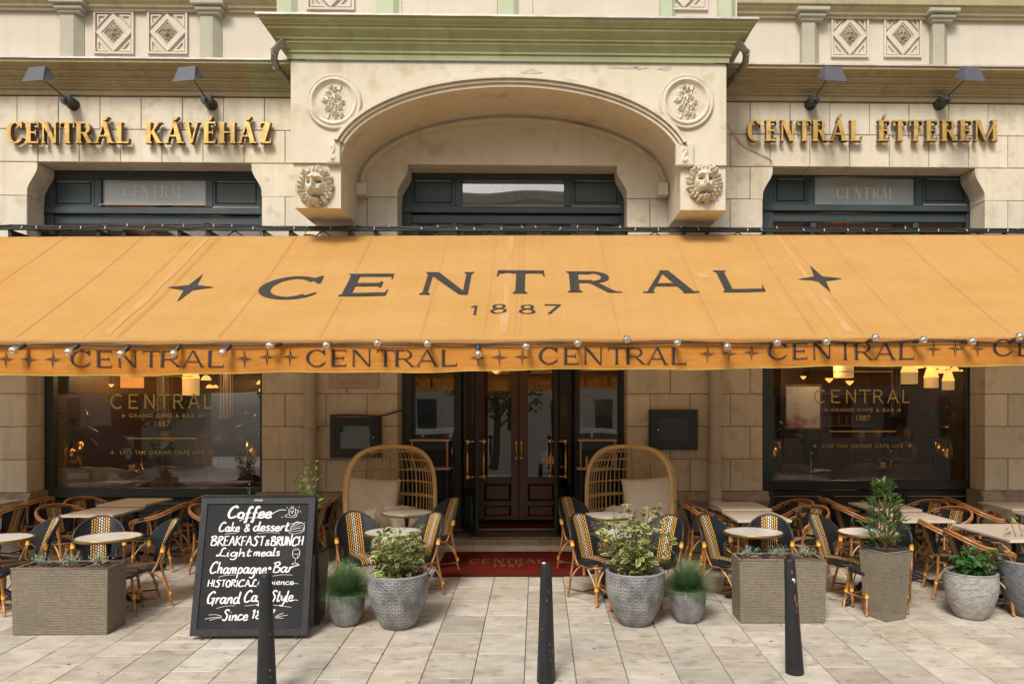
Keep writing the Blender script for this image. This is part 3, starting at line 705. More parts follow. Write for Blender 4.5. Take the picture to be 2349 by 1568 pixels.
# ================================================================== joinery
YW = .38
def px_box(b, x0, x1, ytop, ybot, y0, y1, c=.006):
    a, e = U(x0, (ytop+ybot)/2, y0), U(x1, (ytop+ybot)/2, y0)
    zt, zb = U((x0+x1)/2, ytop, y0).z, U((x0+x1)/2, ybot, y0).z
    b.cbox(a.x, e.x, y0, y1, zb, zt, c); return (a.x, e.x, zb, zt)
def member(nm, x0, x1, yt, yb, y0, y1, par, m_='darkgreen', c=.006):
    b = MB(); r_ = px_box(b, x0, x1, yt, yb, y0, y1, c); b.build(nm, M[m_], par); return r_
def panel(nm, x0, x1, yt, yb, y, par, m_='darkgreen'):
    b = MB(); a, e = U(x0, yt, y).x, U(x1, yt, y).x; zt, zb = U((x0+x1)/2, yt, y).z, U((x0+x1)/2, yb, y).z
    frame_poly(b, [(a, zb), (e, zb), (e, zt), (a, zt)], [(a+.035, zb+.035), (e-.035, zb+.035), (e-.035, zt-.035), (a+.035, zt-.035)], y-.004, y+.02)
    b.cbox(a+.05, e-.05, y+.006, y+.04, zb+.05, zt-.05, .012); b.poly([(a, y+.02, zb), (e, y+.02, zb), (e, y+.02, zt), (a, y+.02, zt)])
    o = b.build(nm, M[m_], par)
    l = MB(); l.box(a, e, y-.012, y-.004, zb-.012, zb); l.box(a+.06, e-.06, y-.006, y, zt-.045, zt-.037); l.build('worn_highlight', M['highlight_line'], o)
    return o
def shop_front(name, xl, xr, head, x_m1, x_m2, dark, pane_y0=514, lower=True, txt=True):
    f = bpy.data.objects.new(name, None); col.objects.link(f); f.parent = bld
    dg = 'darkgreen'
    h0, h1 = head+40, head+104         # transom lights
    member('head_rail', xl-10, xr+12, head-18, h0, YW, YW+.10, f)
    member('stile', xl-12, xl+18, h0, 1262, YW+.002, YW+.10, f); member('stile', xr-16, xr+14, h0, 1262, YW+.002, YW+.10, f)
    member('mullion', x_m1-16, x_m1, h0, h1, YW+.003, YW+.09, f); member('mullion', x_m2, x_m2+16, h0, h1, YW+.003, YW+.09, f)
    panel('transom_panel', xl+18, x_m1-16, h0, h1, YW+.02, f); panel('transom_panel', x_m2+16, xr-16, h0, h1, YW+.02, f)
    member('transom_rail', xl-8, xr+8, h1, h1+15, YW-.03, YW+.10, f)
    member('lower_head', xl+6, xr-6, h1+20, h1+40, YW+.03, YW+.10, f)
    y = YW+.05; a, e = U(x_m1, h0, y).x, U(x_m2, h0, y).x; zt, zb = U(1174, h0, y).z, U(1174, h1, y).z
    b = MB(); b.box(a, e, y, y+.006, zb, zt); g = b.build('transom_pane', M['frost'] if not dark else M['mirror_glass'], f)
    if dark: b = MB(); b.box(a, e, y+.03, y+.04, zb, zt); b.build('blind', M['frost_sky'], f)
    l = MB(); l.box(a, e, YW-.002, YW+.004, zb-.012, zb-.001); l.build('worn_highlight', M['highlight_line'], f)
    if txt:
        k = 0
        for ch, lx, wpx in zip('CENTRÁL', (0, 22, 41, 63, 84, 103, 122), (17, 13, 17, 15, 17, 17, 12)):
            s_ = 26/162; x = a + (e-a)*.5 + (lx-67)/162
            flatmap_letter(ch, x, U(1174, (h0+h1)/2+14, y).z, wpx/162, s_*1.0, y-.004 if not dark else y+.024, M['frost_text'] if not dark else M['faint'], g, .16, .05)
    return f
M['faint'] = mat('faint_letters', (.25,.22,.17), None, 4, .6)
def flatmap_letter(ch, x, z, wd, ht, y, m_, par, t=.16, th=.06, s=.045, nm='letter'):
    b = MB(); flatmap(b, glyph(ch, wd/ht, t, th, s), lambda u, v, l: (x+u*ht, y-l, z+v*ht)); return b.build(nm, m_, par)
M['frost_sky'] = mat('sky_tinted_blind', (.22,.23,.25), (.42,.41,.37), 1.4, .5)  # blind lightened to paint the pane's pale sky reflection
fL = shop_front('shop_window', 104, 612, 371, 232, 472, False)
fC = shop_front('entrance_front', 925, 1440, 369, 1060, 1294, True)
fR = shop_front('shop_window', 1756, 2234, 365, 1869, 2100, False)
def big_pane(f, x0, x1, sill, y=YW+.06):
    a, e = U(x0, 900, y).x, U(x1, 900, y).x; zt, zb = U((x0+x1)/2, 512, y).z, U((x0+x1)/2, sill, y).z
    b = MB(); b.grid(lambda u, v: (a+(e-a)*u, y, zb+(zt-zb)*v), 1, 1, False); b.build('pane', M['glass'] if f is fL else M['glass_r'], f)
    return a, e, zb, zt
PL = big_pane(fL, 122, 640, 1120); PR = big_pane(fR, 1720, 2219, 1103)
for f, x0, x1, sill in ((fL, 104, 650, 1119), (fR, 1730, 2234, 1102)):
    member('sill_rail', x0, x1, sill, sill+21, YW-.02, YW+.10, f, 'blackpaint' if f is fR else 'darkgreen')
    n = 3; wd = (x1-x0)/n
    for k in range(n): panel('stall_panel', x0+k*wd+6, x0+(k+1)*wd-6, sill+29, sill+66, YW+.02, f, 'blackpaint' if f is fR else 'darkgreen')
    member('stall_rail', x0, x1, sill+66, sill+78, YW, YW+.1, f, 'blackpaint'); member('stall_board', x0, x1, sill+22, sill+160, YW+.041, YW+.12, f, 'blackpaint')
    for xm in (x0+124+6, x0+365): member('upper_mullion', xm, xm+13, 511, 640, YW+.03, YW+.1, f)
    member('light_rail', x0, x1, 640, 660, YW+.03, YW+.1, f)
# gilt lettering on the two big panes
M['gilt'] = mat('gilt_film', (.62,.44,.14), (.55,.38,.12), 12, .45, metal=.25)
def window_sign(cx, ytop, yb, x0, x1, par_lab, offs, lab):
    y = YW+.05; t = thing('window_lettering', lab, 'window sign', (0,0,0), 0, 'gilt signs on the window panes')
    s1 = 1720/(DC+y); zc = lambda py: U(cx, py, y).z
    ht = (U(cx, ytop, y).z-U(cx, yb, y).z); xs = U(x0, 900, y).x; xe = U(x1, 900, y).x; wtot = xe-xs
    rel = [0, .172, .322, .462, .605, .745, .905]; wd = [.130, .107, .118, .125, .112, .137, .080]
    for ch, r_, w_ in zip('CENTRAL', rel, wd): flatmap_letter(ch, xs+r_*wtot, U(cx, yb, y).z, w_*wtot, ht, y, M['gilt'], t, .115, .115, 0.0)
    mid = (xs+xe)/2
    def line(text, py, h, w_, spc=1.25):
        z = zc(py); sans(text, h*1.38, lambda a, b_, c_: (mid+a, y, z+b_), 'text_line', M['gilt'], t, width=w_, offset=.0004, spacing=spc)
    s_ = 1/163
    line('GRAND CAFE & BAR', offs[0], 9*s_, 150*s_); line('1887', offs[1], 13*s_, 33*s_, 1.1); line('LIVE THE GRAND CAFE LIFE', offs[2], 8.5*s_, 190*s_)
    for py, w_ in ((offs[3], 158), (offs[4], 143)):
        z = zc(py); b = MB(); b.poly([(mid-w_/2*s_, y, z), (mid+w_/2*s_, y, z), (mid+w_/2*s_, y, z+2.5*s_), (mid-w_/2*s_, y, z+2.5*s_)]); b.build('rule', M['gilt'], t)
    for py, dx in ((offs[0]-4, 87), (offs[2]-4, 112)):
        for q in (-1, 1):
            b = MB(); b.poly([(x, y, z) for x, z in star4(mid+q*dx*s_, zc(py), 6*s_, .22)]); b.build('star', M['gilt'], t)
window_sign(371, 903, 937, 253, 489, '', (957, 977, 1041, 1006, 864), 'gilt CENTRAL lettering on the left window with stars and two lines')
window_sign(1978, 893, 924, 1867, 2090, '', (944, 964, 1026, 990, 853), 'gilt CENTRAL lettering on the right window with stars and two lines')

# ---- entrance
f = fC
FZ = .20
def zpx(py, y): return U(1180, py, y).z
member('upper_mullion', 1035, 1048, 511, 640, YW+.03, YW+.1, f); member('upper_mullion', 1310, 1323, 511, 640, YW+.03, YW+.1, f); member('light_rail', 920, 1440, 640, 668, YW+.0, YW+.1, f)
zt = zpx(512, YW+.06); 
b = MB(); y = YW+.06; b.grid(lambda u, v: (U(930, 600, y).x+(U(1434, 600, y).x-U(930, 600, y).x)*u, y, zpx(662, y)+(zt-zpx(662, y))*v), 1, 1, False); b.build('pane', M['mirror_glass'], f)
for x0, x1 in ((925, 950), (1041, 1058), (1318, 1330), (1418, 1444)): member('door_post', x0, x1, 662, 1245, YW+.004, YW+.14, f, 'blackpaint')
for x0, x1 in ((948, 1043), (1328, 1420)):
    y = YW+.07; a, e = U(x0, 900, y).x, U(x1, 900, y).x; b = MB(); b.grid(lambda u, v: (a+(e-a)*u, y, zpx(1105, y)+(zpx(662, y)-zpx(1105, y))*v), 1, 1, False); b.build('side_pane', M['mirror_glass'], f)
    member('side_rail', x0, x1, 1105, 1122, YW+.03, YW+.12, f, 'blackpaint'); panel('side_panel', x0+2, x1-2, 1124, 1215, YW+.05, f, 'blackpaint')
# open green leaves, standing outwards
def open_leaf(xh, y_h, ang, wd, sgn, par):
    """one glazed leaf; hinge at (xh, y_h), turned by ang"""
    z0, z1 = FZ-.03, zpx(650, .4); T = .05
    L_ = bpy.data.objects.new('door_leaf', None); col.objects.link(L_); L_.parent = bld; L_.location = (xh, y_h, 0); L_.rotation_euler = (0, 0, ang)
    def bb(nm, a, e, za, zb_, m_='darkgreen', y0=0, y1=T):
        b = MB(); b.bbox(min(sgn*a, sgn*e), max(sgn*a, sgn*e), y0, y1, za, zb_, .005); b.build(nm, M[m_], L_)
    bb('stile', 0, .09, z0, z1, 'blackpaint'); bb('stile', wd-.09, wd, z0, z1, 'blackpaint'); bb('rail', .09, wd-.09, z0, z0+.62, 'blackpaint', .004, T-.004); bb('rail', .09, wd-.09, z1-.12, z1, 'blackpaint', .004, T-.004)
    bb('raised_panel', .14, wd-.14, z0+.12, z0+.52, 'darkgreen', -.004, T+.004)
    b = MB(); b.poly([(sgn*.09, T/2, z0+.62), (sgn*(wd-.09), T/2, z0+.62), (sgn*(wd-.09), T/2, z1-.12), (sgn*.09, T/2, z1-.12)]); b.build('pane', M['glass'], L_)
    hx = sgn*(wd-.07)
    for yo in (-.09, T+.09):
        b = MB(); q = 1 if yo > 0 else -1
        b.tube([(hx, yo, z0+.86), (hx, yo, z0+1.24)], .014, 10); b.tube([(hx, yo, z0+.78), (hx, yo, z0+.86)], .018, 10); b.tube([(hx, yo, z0+1.24), (hx, yo, z0+1.30)], .018, 10)
        for z in (z0+.80, z0+1.28):
            b.tube([(hx, yo+q*.03, z), (hx, T/2, z)], .011, 8); b.bbox(hx-.024, hx+.024, yo-.024, yo+.024, z-.024, z+.024, .005)
        b.build('pull_handle', M['brass'], L_)
open_leaf(U(1060, 900, .42).x, .40, R(-66), .58, 1, f)
open_leaf(U(1316, 900, .42).x, .40, R(62), .52, -1, f)
# inner walnut double door
yd = .78
def wmember(nm, x0, x1, yt, yb, y0=yd, y1=yd+.06, c=.005): member(nm, x0, x1, yt, yb, y0, y1, fi, 'wood', c)
fi = bpy.data.objects.new('inner_door', None); col.objects.link(fi); fi.parent = bld
wmember('jamb', 1040, 1094, 560, 1196, yd-.04, yd+.1); wmember('jamb', 1289, 1340, 560, 1196, yd-.04, yd+.1)
for x0, x1, g0, g1 in ((1095, 1189.5, 1111, 1172), (1190.5, 1288, 1211, 1271)):
    wmember('stile', x0, g0, 620, 1192); wmember('stile', g1, x1, 620, 1192)
    wmember('rail', g0, g1, 1093, 1110); wmember('rail', g0, g1, 1148, 1160); wmember('rail', g0, g1, 1182, 1192)
    wmember('field', g0+3, g1-3, 1112, 1146, yd+.012, yd+.05, .014); wmember('field', g0+3, g1-3, 1161, 1181, yd+.012, yd+.05, .01)
    y = yd+.03; a, e = U(g0, 900, y).x, U(g1, 900, y).x; b = MB(); b.grid(lambda u, v: (a+(e-a)*u, y, zpx(1094, y)+(zpx(620, y)-zpx(1094, y))*v), 1, 1, False); b.build('pane', M['mirror_glass'], fi)
for px in (1184, 1196.5):
    x = U(px, 1030, yd).x; z0, z1 = zpx(1053, yd), zpx(1011, yd); b = MB(); b.bbox(x-.022, x+.022, yd-.012, yd, z0, z1, .006)
    b.tube([(x, yd-.02, z0+.03), (x, yd-.055, z0+.06), (x, yd-.06, (z0+z1)/2), (x, yd-.055, z1-.06), (x, yd-.02, z1-.03)], [.012, .012, .017, .012, .012], 8); b.build('door_handle', M['brass'], fi)
b = MB(); a, e = U(1245, 1060, yd+.02).x, U(1271, 1060, yd+.02).x; b.box(a, e, yd+.016, yd+.02, zpx(1063, yd), zpx(1047, yd)); b.build('brass_notice', M['gilt'], fi)
# lintel box over the vestibule, floors, steps
M['darkwall'] = mat('brown_panelling', (.045,.024,.013), (.07,.038,.02), 3, .55, .1, 20)
M['darkfloor'] = mat('dark_floor', (.05,.035,.025), (.08,.055,.04), 4, .35)
M['inwall'] = mat('amber_wall', (.26,.15,.07), (.34,.20,.10), 1.2, .8)
xa, xb = OC[0]+.0, OC[1]-.0
b = MB(); b.box(xa, xb, .12, .37, .0, FZ-.02); b.build('door_sill', M['darkfloor'], bld)
b = MB(); b.box(xa, xb, .372, yd+.12, FZ-.15, FZ-.012); b.build('vestibule_floor', M['darkfloor'], bld)
b = MB(); b.box(xa+.3, xb-.3, .368, .40, FZ-.012, FZ-.004); b.build('threshold_strip', M['flash'], bld)
b = MB(); x = xa-.02
b = MB(); b.cbox(OC[0]+.005, OC[1]-.005, -.14, .35, .02, .13, .012); b.build('door_step', M['plinth'], bld)
for k in range(3):
    a = OC[0]+.005+(OC[1]-OC[0]-.01)*k/3; e = OC[0]+.005+(OC[1]-OC[0]-.01)*(k+1)/3
    b = MB(); b.cbox(a+.002, e-.002, -.30, -.01, -.06, .062, .01); b.build('door_step', M['stone'], bld)
# ================================================================== interior
room = structure(bpy.data.objects.new('cafe_interior', None)); col.objects.link(room)
b = MB(); b.box(X0, X1, .50, 9.0, FZ-.25, FZ); b.build('floor', M['darkfloor'], room)
b = MB(); b.box(X0, X1, 9.0, 9.2, FZ, 5.6); b.build('back_wall', M['inwall'], room)
b = MB(); b.box(X0, X1, .38, 9.2, 5.6, 5.8); b.build('ceiling', M['inwall'], room)
for x in (X0, X1-.2): b = MB(); b.box(x, x+.2, .5, 9.0, FZ, 5.6); b.build('side_wall', M['darkwall'], room)
b = MB(); b.box(OL[1]+.05, OC[0]-.02, .40, 5.0, FZ, 5.6); b.build('partition', M['darkwall'], room)
b = MB(); b.box(OC[1]+.02, OR[0]-.05, .40, 5.0, FZ, 5.6); b.build('partition', M['darkwall'], room)
b = MB(); b.box(X0, X1, 8.86, 8.99, FZ, 2.2); b.build('wainscot', M['darkwall'], room)
M['curtain'] = mat('striped_drape', (.32,.22,.10), (.20,.12,.05), 2, .9, stretch=(20,1,.1))
# ================================================================== awning
def cloth_mat(name, c1, c2, tr=.28):
    m = bpy.data.materials.new(name); m.use_nodes = True; t = m.node_tree; t.nodes.clear(); N = t.nodes.new; L = t.links.new
    o = N('ShaderNodeOutputMaterial'); mx = N('ShaderNodeMixShader'); d = N('ShaderNodeBsdfDiffuse'); tl = N('ShaderNodeBsdfTranslucent'); tc = N('ShaderNodeTexCoord')
    mp = N('ShaderNodeMapping'); mp.inputs['Scale'].default_value = (.8, .35, 3.5); L(tc.outputs['Object'], mp.inputs[0])
    n1 = N('ShaderNodeTexNoise'); n1.inputs['Scale'].default_value = 1.2; n1.inputs['Detail'].default_value = 7; L(mp.outputs[0], n1.inputs['Vector'])
    n3 = N('ShaderNodeTexNoise'); n3.inputs['Scale'].default_value = 9; n3.inputs['Detail'].default_value = 8; L(tc.outputs['Object'], n3.inputs['Vector'])
    ad = N('ShaderNodeMath'); ad.operation = 'MULTIPLY_ADD'; ad.inputs[1].default_value = .35; L(n3.outputs[0], ad.inputs[0]); L(n1.outputs[0], ad.inputs[2])
    cr = N('ShaderNodeValToRGB'); cr.color_ramp.elements[0].position = .5; cr.color_ramp.elements[1].position = .85; cr.color_ramp.elements[0].color = (*c1, 1); cr.color_ramp.elements[1].color = (*c2, 1)
    L(ad.outputs[0], cr.inputs[0]); L(cr.outputs[0], d.inputs[0]); L(cr.outputs[0], tl.inputs[0]); mx.inputs[0].default_value = tr
    mp3 = N('ShaderNodeMapping'); mp3.inputs['Scale'].default_value = (11, .5, .9); L(tc.outputs['Object'], mp3.inputs[0]); n5 = N('ShaderNodeTexNoise'); n5.inputs['Scale'].default_value = 1.0; n5.inputs['Detail'].default_value = 8; L(mp3.outputs[0], n5.inputs['Vector'])
    r5 = N('ShaderNodeValToRGB'); r5.color_ramp.elements[0].position = .42; r5.color_ramp.elements[0].color = (.80, .78, .76, 1); r5.color_ramp.elements[1].position = .62; L(n5.outputs[0], r5.inputs[0])
    m5 = N('ShaderNodeMix'); m5.data_type = 'RGBA'; m5.blend_type = 'MULTIPLY'; m5.inputs[0].default_value = .14; L(cr.outputs[0], m5.inputs[6]); L(r5.outputs[0], m5.inputs[7]); L(m5.outputs[2], d.inputs[0]); L(m5.outputs[2], tl.inputs[0])
    n2 = N('ShaderNodeTexNoise'); n2.inputs['Scale'].default_value = 5; n2.inputs['Detail'].default_value = 4; L(mp.outputs[0], n2.inputs['Vector'])
    bp = N('ShaderNodeBump'); bp.inputs['Strength'].default_value = .4; bp.inputs['Distance'].default_value = .035; L(n2.outputs[0], bp.inputs['Height']); L(bp.outputs[0], d.inputs['Normal'])
    L(d.outputs[0], mx.inputs[1]); L(tl.outputs[0], mx.inputs[2]); L(mx.outputs[0], o.inputs[0]); return m
M['canvas'] = cloth_mat('orange_canvas', (.60,.335,.11), (.635,.37,.14))
M['canvas_fade'] = cloth_mat('sun_bleached_canvas', (.67,.42,.20), (.62,.36,.14))
M['canvas_seam'] = cloth_mat('canvas_seam', (.555,.305,.105), (.60,.34,.135))
M['valance'] = cloth_mat('orange_valance', (.60,.24,.045), (.68,.30,.07), .3)
M['hem'] = mat('yellow_hem', (.45,.32,.06), None, 4, .8)
M['print'] = mat('black_canvas_print', (.022,.019,.017), (.042,.037,.032), 14, .8)
M['print2'] = mat('navy_valance_print', (.010,.011,.018), (.02,.02,.028), 14, .8)
aw = thing('awning', 'long orange canvas awning with black CENTRAL 1887 print and a lettered valance over the terrace', 'awning')
YT, YFR = -.45, -2.85
_tl, _tr = U(0, 543, YT), U(2349, 536, YT); _fl, _fr = U(0, 779, YFR), U(2349, 771, YFR)
XA, XB = -8.6, 8.6
def lerp(a, b, t): return a+(b-a)*t
def top_e(x): return lerp(_tl.z, _tr.z, (x-_tl.x)/(_tr.x-_tl.x))
def frt_e(x): return lerp(_fl.z, _fr.z, (x-_fl.x)/(_fr.x-_fl.x))
ARMS = (-4.25, -.34, 3.14)
def canv(x, t, lift=0.0):
    z = lerp(top_e(x), frt_e(x), t); sag = -.035*math.sin(PI*t)*(1+.25*math.sin(x*1.3)) + .004*math.sin(x*21+t*5+2*math.sin(x*3))*max(0, t-.66)*4 + .0035*math.sin(x*3.2-t*11)*math.sin(PI*t)
    for a in ARMS: sag += .005*math.exp(-((x-a)/.14)**2)*math.sin(PI*min(1, t*1.05))
    sag += .004*math.sin(x*9+t*4)*t
    y = lerp(YT, YFR, t)
    return (x, y-lift*.42, z+sag+lift*.9)
b = MB(); b.grid(lambda u, v: canv(lerp(XA, XB, u), v), 344, 14); b.build('canvas', M['canvas'], aw)
b = MB(); b.tube([(XA+ (XB-XA)*i/60, YFR-.0, frt_e(XA+(XB-XA)*i/60)-.022+.003*math.sin(i*1.7)) for i in range(61)], .036, 10); b.build('front_bar', M['canvas'], aw)
seams = sorted([-8.1 + .985*i + .05 for i in range(17)])
for x in seams:
    b = MB(); b.grid(lambda u, v: canv(x-.014+.028*u, .005+.99*v, .003), 1, 14); b.build('canvas_seam', M['canvas_seam'], aw)
for a in ARMS:
    for dx, wd, mt, lf in ((0, .055, 'canvas_fade', .0045), (-.19, .012, 'canvas_seam', .003), (.12, .012, 'canvas_seam', .0035)):
        b = MB(); b.grid(lambda u, v: canv(a+dx+wd*(u-.5)*(1+.4*v+.35*math.sin(v*17+a)), .01+(.96 if wd > .02 else .98)*v, lf), 1, 30); b.build('arm_wear_mark', M[mt], aw)
def hitc(px, py):                    # canvas coordinates (x, t) of a print corner
    lo, hi = 0.0, 1.0
    for _ in range(40):
        t = (lo+hi)/2; y = lerp(YT, YFR, t); p = U(px, py, y)
        if p.z > lerp(top_e(p.x), frt_e(p.x), t): hi = t   # the ray is above the cloth here
        else: lo = t
    p = U(px, py, lerp(YT, YFR, t)); return p.x, t
def canvas_letter(ch, xl, xr, yt, yb, t=.17, th=.085, s=.035, nm='print_letter'):
    x0, tb = hitc(xl, yb); x1, _ = hitc(xr, yb); _, tt = hitc((xl+xr)/2, yt)
    wd = x1-x0
    b = MB(); asp = 1.25 if ch not in '187' else .75
    for i, p in enumerate(glyph(ch, asp, t, th, s)):
        # split long polygons so that the print follows the cloth
        b.poly([canv(x0+wd*u/asp, tb-(tb-tt)*v, .009+i*.0006) for u, v in p])
    b.build(nm, M['print'], aw)
for ch, a, e, yt, yb in (('C', 575, 720, 628, 680), ('E', 778, 893, 624, 674), ('N', 962, 1078, 620, 672), ('T', 1136, 1249, 616, 668), ('R', 1305, 1418, 616, 664), ('A', 1478, 1602, 614, 664), ('L', 1662, 1762, 615, 664)):
    canvas_letter(ch, a, e, yt, yb, .24, .13, .07)
for ch, a, e, yt, yb in (('1', 1074, 1104, 698, 720), ('8', 1122, 1164, 694, 716), ('8', 1188, 1230, 695, 717), ('7', 1246, 1290, 692, 715)): canvas_letter(ch, a, e, yt, yb, .17, .07, .05, 'print_digit')
for px, py in ((437, 652), (1881, 635)):
    x0, t0 = hitc(px, py); b = MB(); b.poly([canv(x0+dx*1.05, t0-dz*1.05, .009) for dx, dz in [(u*.25, v*.125) for u, v in star4(0, 0, 1.0, .18)]]); b.build('print_star', M['print'], aw)
x0, t0 = hitc(1612, 624); b = MB(); b.grid(lambda u, v: canv(x0-.06+.13*u, t0-.02+.05*v, .004), 1, 1); b.build('patch', M['canvas_fade'], aw)
# valance
YV = YFR-.035
_vl, _vr = U(0, 857, YV), U(2349, 831.5, YV); _ul, _ur = U(0, 788, YV), U(2349, 774, YV)
def vbot(x): return lerp(_vl.z, _vr.z, (x-_vl.x)/(_vr.x-_vl.x)) - .022 + .008*math.sin(x*2.3+1) + .004*math.sin(x*7)
def vtop(x): return lerp(_ul.z, _ur.z, (x-_ul.x)/(_ur.x-_ul.x))
def wave(x, v):   # v 0 at the bottom
    k = (1-v)
    return .012*k*math.sin(x*4.1+.6*math.sin(x*1.7)) + .007*math.sin(x*11+v*5)*k + .003*math.sin(x*19+v*7+math.sin(x*3)*2)*(.3+k*.5) + .010*k*math.sin(x*.9)
def val(x, v, lift=0.0): return (x, YV+wave(x, v)-lift, lerp(vbot(x), vtop(x), v))
b = MB(); b.grid(lambda u, v: val(lerp(XA, XB, u), v), 620, 8); vo = b.build('valance', M['valance'], aw)
b = MB(); b.grid(lambda u, v: val(lerp(XA, XB, u), -.01+.035*v, .0025), 620, 1); b.build('hem', M['hem'], vo)
def valz(px, py):
    p = U(px, py, YV); return p.x, (p.z-vbot(p.x))/(vtop(p.x)-vbot(p.x))
def vword(xl, xr, yc, hp=38):
    rel = [0, .161, .293, .448, .565, .70, .86]; wd = [.125, .10, .118, .11, .12, .135, .10]
    for ch, r_, w_ in zip('CENTRAL', rel, wd):
        pxl = xl+(xr-xl)*r_; 
        if pxl > 2360: continue
        x0, _ = valz(pxl, yc); x1, _ = valz(pxl+(xr-xl)*w_, yc); _, vb = valz(pxl, yc+hp/2); _, vt = valz(pxl, yc-hp/2)
        b = MB(); asp = (x1-x0)/.158
        for i, p in enumerate(glyph(ch, asp, .15, .06, .05)): b.poly([val(x0+.158*u, vb+(vt-vb)*w2, .0085+i*.0004) for u, w2 in p])
        for p in glyph(ch, asp, .022, .016, .0)[:3]: b.poly([val(x0+.158*(u-.055), vb+(vt-vb)*(w2*.94+.05), .0078) for u, w2 in p])
        b.build('valance_letter', M['print2'], vo)
def vstar(px, py):
    x, v = valz(px, py)
    if abs(x) > 8.5: return
    b = MB(); r_ = .085; k = .018
    for q in range(4):
        a = PI/2*q; tip = (r_*math.cos(a), r_*math.sin(a)); c1 = (k*math.cos(a+PI/4), k*math.sin(a+PI/4)); c2 = (k*math.cos(a-PI/4), k*math.sin(a-PI/4))
        f = lambda p, l: val(x+p[0], v+p[1]/.27, l)
        b.poly([f((0, 0), .009), f(c2, .009), f(tip, .009)]); 
        d = Vector((tip[0]-c1[0], tip[1]-c1[1])); n_ = Vector((-d.y, d.x)).normalized()*.0035
        b.poly([f(c1, .0095), f(tip, .0095), f((tip[0]+n_.x*.2, tip[1]+n_.y*.2), .0095), f((c1[0]+n_.x, c1[1]+n_.y), .0095)])
    b.build('valance_star', M['print2'], vo)
for a, e, y in ((163, 530, 823), (704, 1064, 821), (1237, 1590, 816), (1762, 2112, 805), (2278, 2628, 797)): vword(a, e, y)
for px, py in ((14, 823), (68, 824), (122, 824), (561, 822), (613, 818), (666, 818), (1097, 820), (1146, 819), (1198, 818), (1623, 811), (1672, 810), (1724, 808), (2140, 800), (2189, 799), (2241, 799)): vstar(px, py)
# wall bar, brackets, folding arms under the cloth
b = MB(); zb0 = top_e(0)+.06
def bz(x): return U(1174, 524, -.50).z + (x*.0016)
b.prism([(-.50, -.03), (-.44, -.03), (-.44, .025), (-.50, .025)], lambda y, z: (XA, y, z+bz(XA)), lambda y, z: (XB, y, z+bz(XB)))
b.build('wall_bar', M['black'], aw)
b = MB(); b.tube([(XA, -.40, top_e(XA)-.05), (XB, -.40, top_e(XB)-.05)], .05, 10); b.build('roller_tube', M['black'], aw)
for i in range(46):
    x = -8.2+i*.36+rnd.uniform(-.04, .04); b = MB()
    if i % 3 == 0:
        b.tube([(x-.16, -.42, bz(x)-.13), (x, -.46, bz(x)-.03), (x+.16, -.42, bz(x)-.13)], .009, 6)
    else: b.box(x-.022, x+.022, -.46, -.0, bz(x)-.12, bz(x)-.028)
    b.build('bracket', M['black'], aw)
for a in ARMS + (-7.9, 7.0):
    b = MB(); e = (a+1.0, -1.7, lerp(top_e(a), frt_e(a), .5)-.12); b.tube([(a, -.42, top_e(a)-.12), e, (a+.05, YFR+.05, frt_e(a)-.06)], .028, 8); b.build('folding_arm', M['black'], aw)
# fairy lights on the wall bar
fl = MB(); P = []
for i in range(200): x = XA+(XB-XA)*i/199; P.append((x, -.512, bz(x)+.012+.008*math.sin(i*.9)+.01*math.sin(i*.37)))
fl.tube(P, .004, 5); fo = thing('fairy_lights', 'thin string of tiny white fairy lights along the black bar above the awning', 'string lights'); fl.build('wire', M['black'], fo)
M['tiny'] = mat('milky_plastic', (.75,.74,.68), None, 3, .4)
fl = MB()
for i in range(64):
    x = -8.2+i*.265+rnd.uniform(-.08, .08); z = bz(x)+.01; a = rnd.uniform(-.6, .6); q = rnd.choice((-1, -1, 1)); fl.tube([(x, -.52, z), (x+.03*math.sin(a), -.53, z+q*.035*math.cos(a))], .005, 5)
stuff(fl.build('tiny_bulbs', M['tiny'], fo))
# festoon bulbs along the awning front
M['bulb'] = glass_mat('clear_bulb_glass', 2.0); M['filament'] = mat('amber_filament', (.75,.38,.10), (.85,.5,.2), 30, .3)
fes = thing('festoon_lights', 'black festoon cable with clear round bulbs strung along the front edge of the orange awning', 'string lights')
xs = (45,168,286,404,519,632,754,870,983,1097,1209,1324,1438,1550,1661,1773,1885,1996,2104,2215,2325)
ys = (797,800,804,804,801,791,789,789,788,805,791,786,784,786,790,787,784,781,782,783,780)
tl_ = (-.5,-.6,-.5,-.4,-.5,-.9,.0,.0,.0,.1,-.1,.0,-.1,.0,.2,.2,.2,.3,.3,.3,.3)
YC = YFR-.085; P = []
def cabz(x): return frt_e(x)-.062+.006*math.sin(x*5.1)+.004*math.sin(x*2.2)
P = [(lerp(XA, XB, i/160), YC+.02, cabz(lerp(XA, XB, i/160))) for i in range(161)]
b = MB(); b.tube(P, .009, 6); b.build('cable', M['black'], fes)
P2 = [(p[0], p[1]+.01, p[2]+.012+.008*math.sin(i*.5)) for i, p in enumerate(P)]; b = MB(); b.tube(P2, .006, 5); b.build('cable', M['black'], fes)
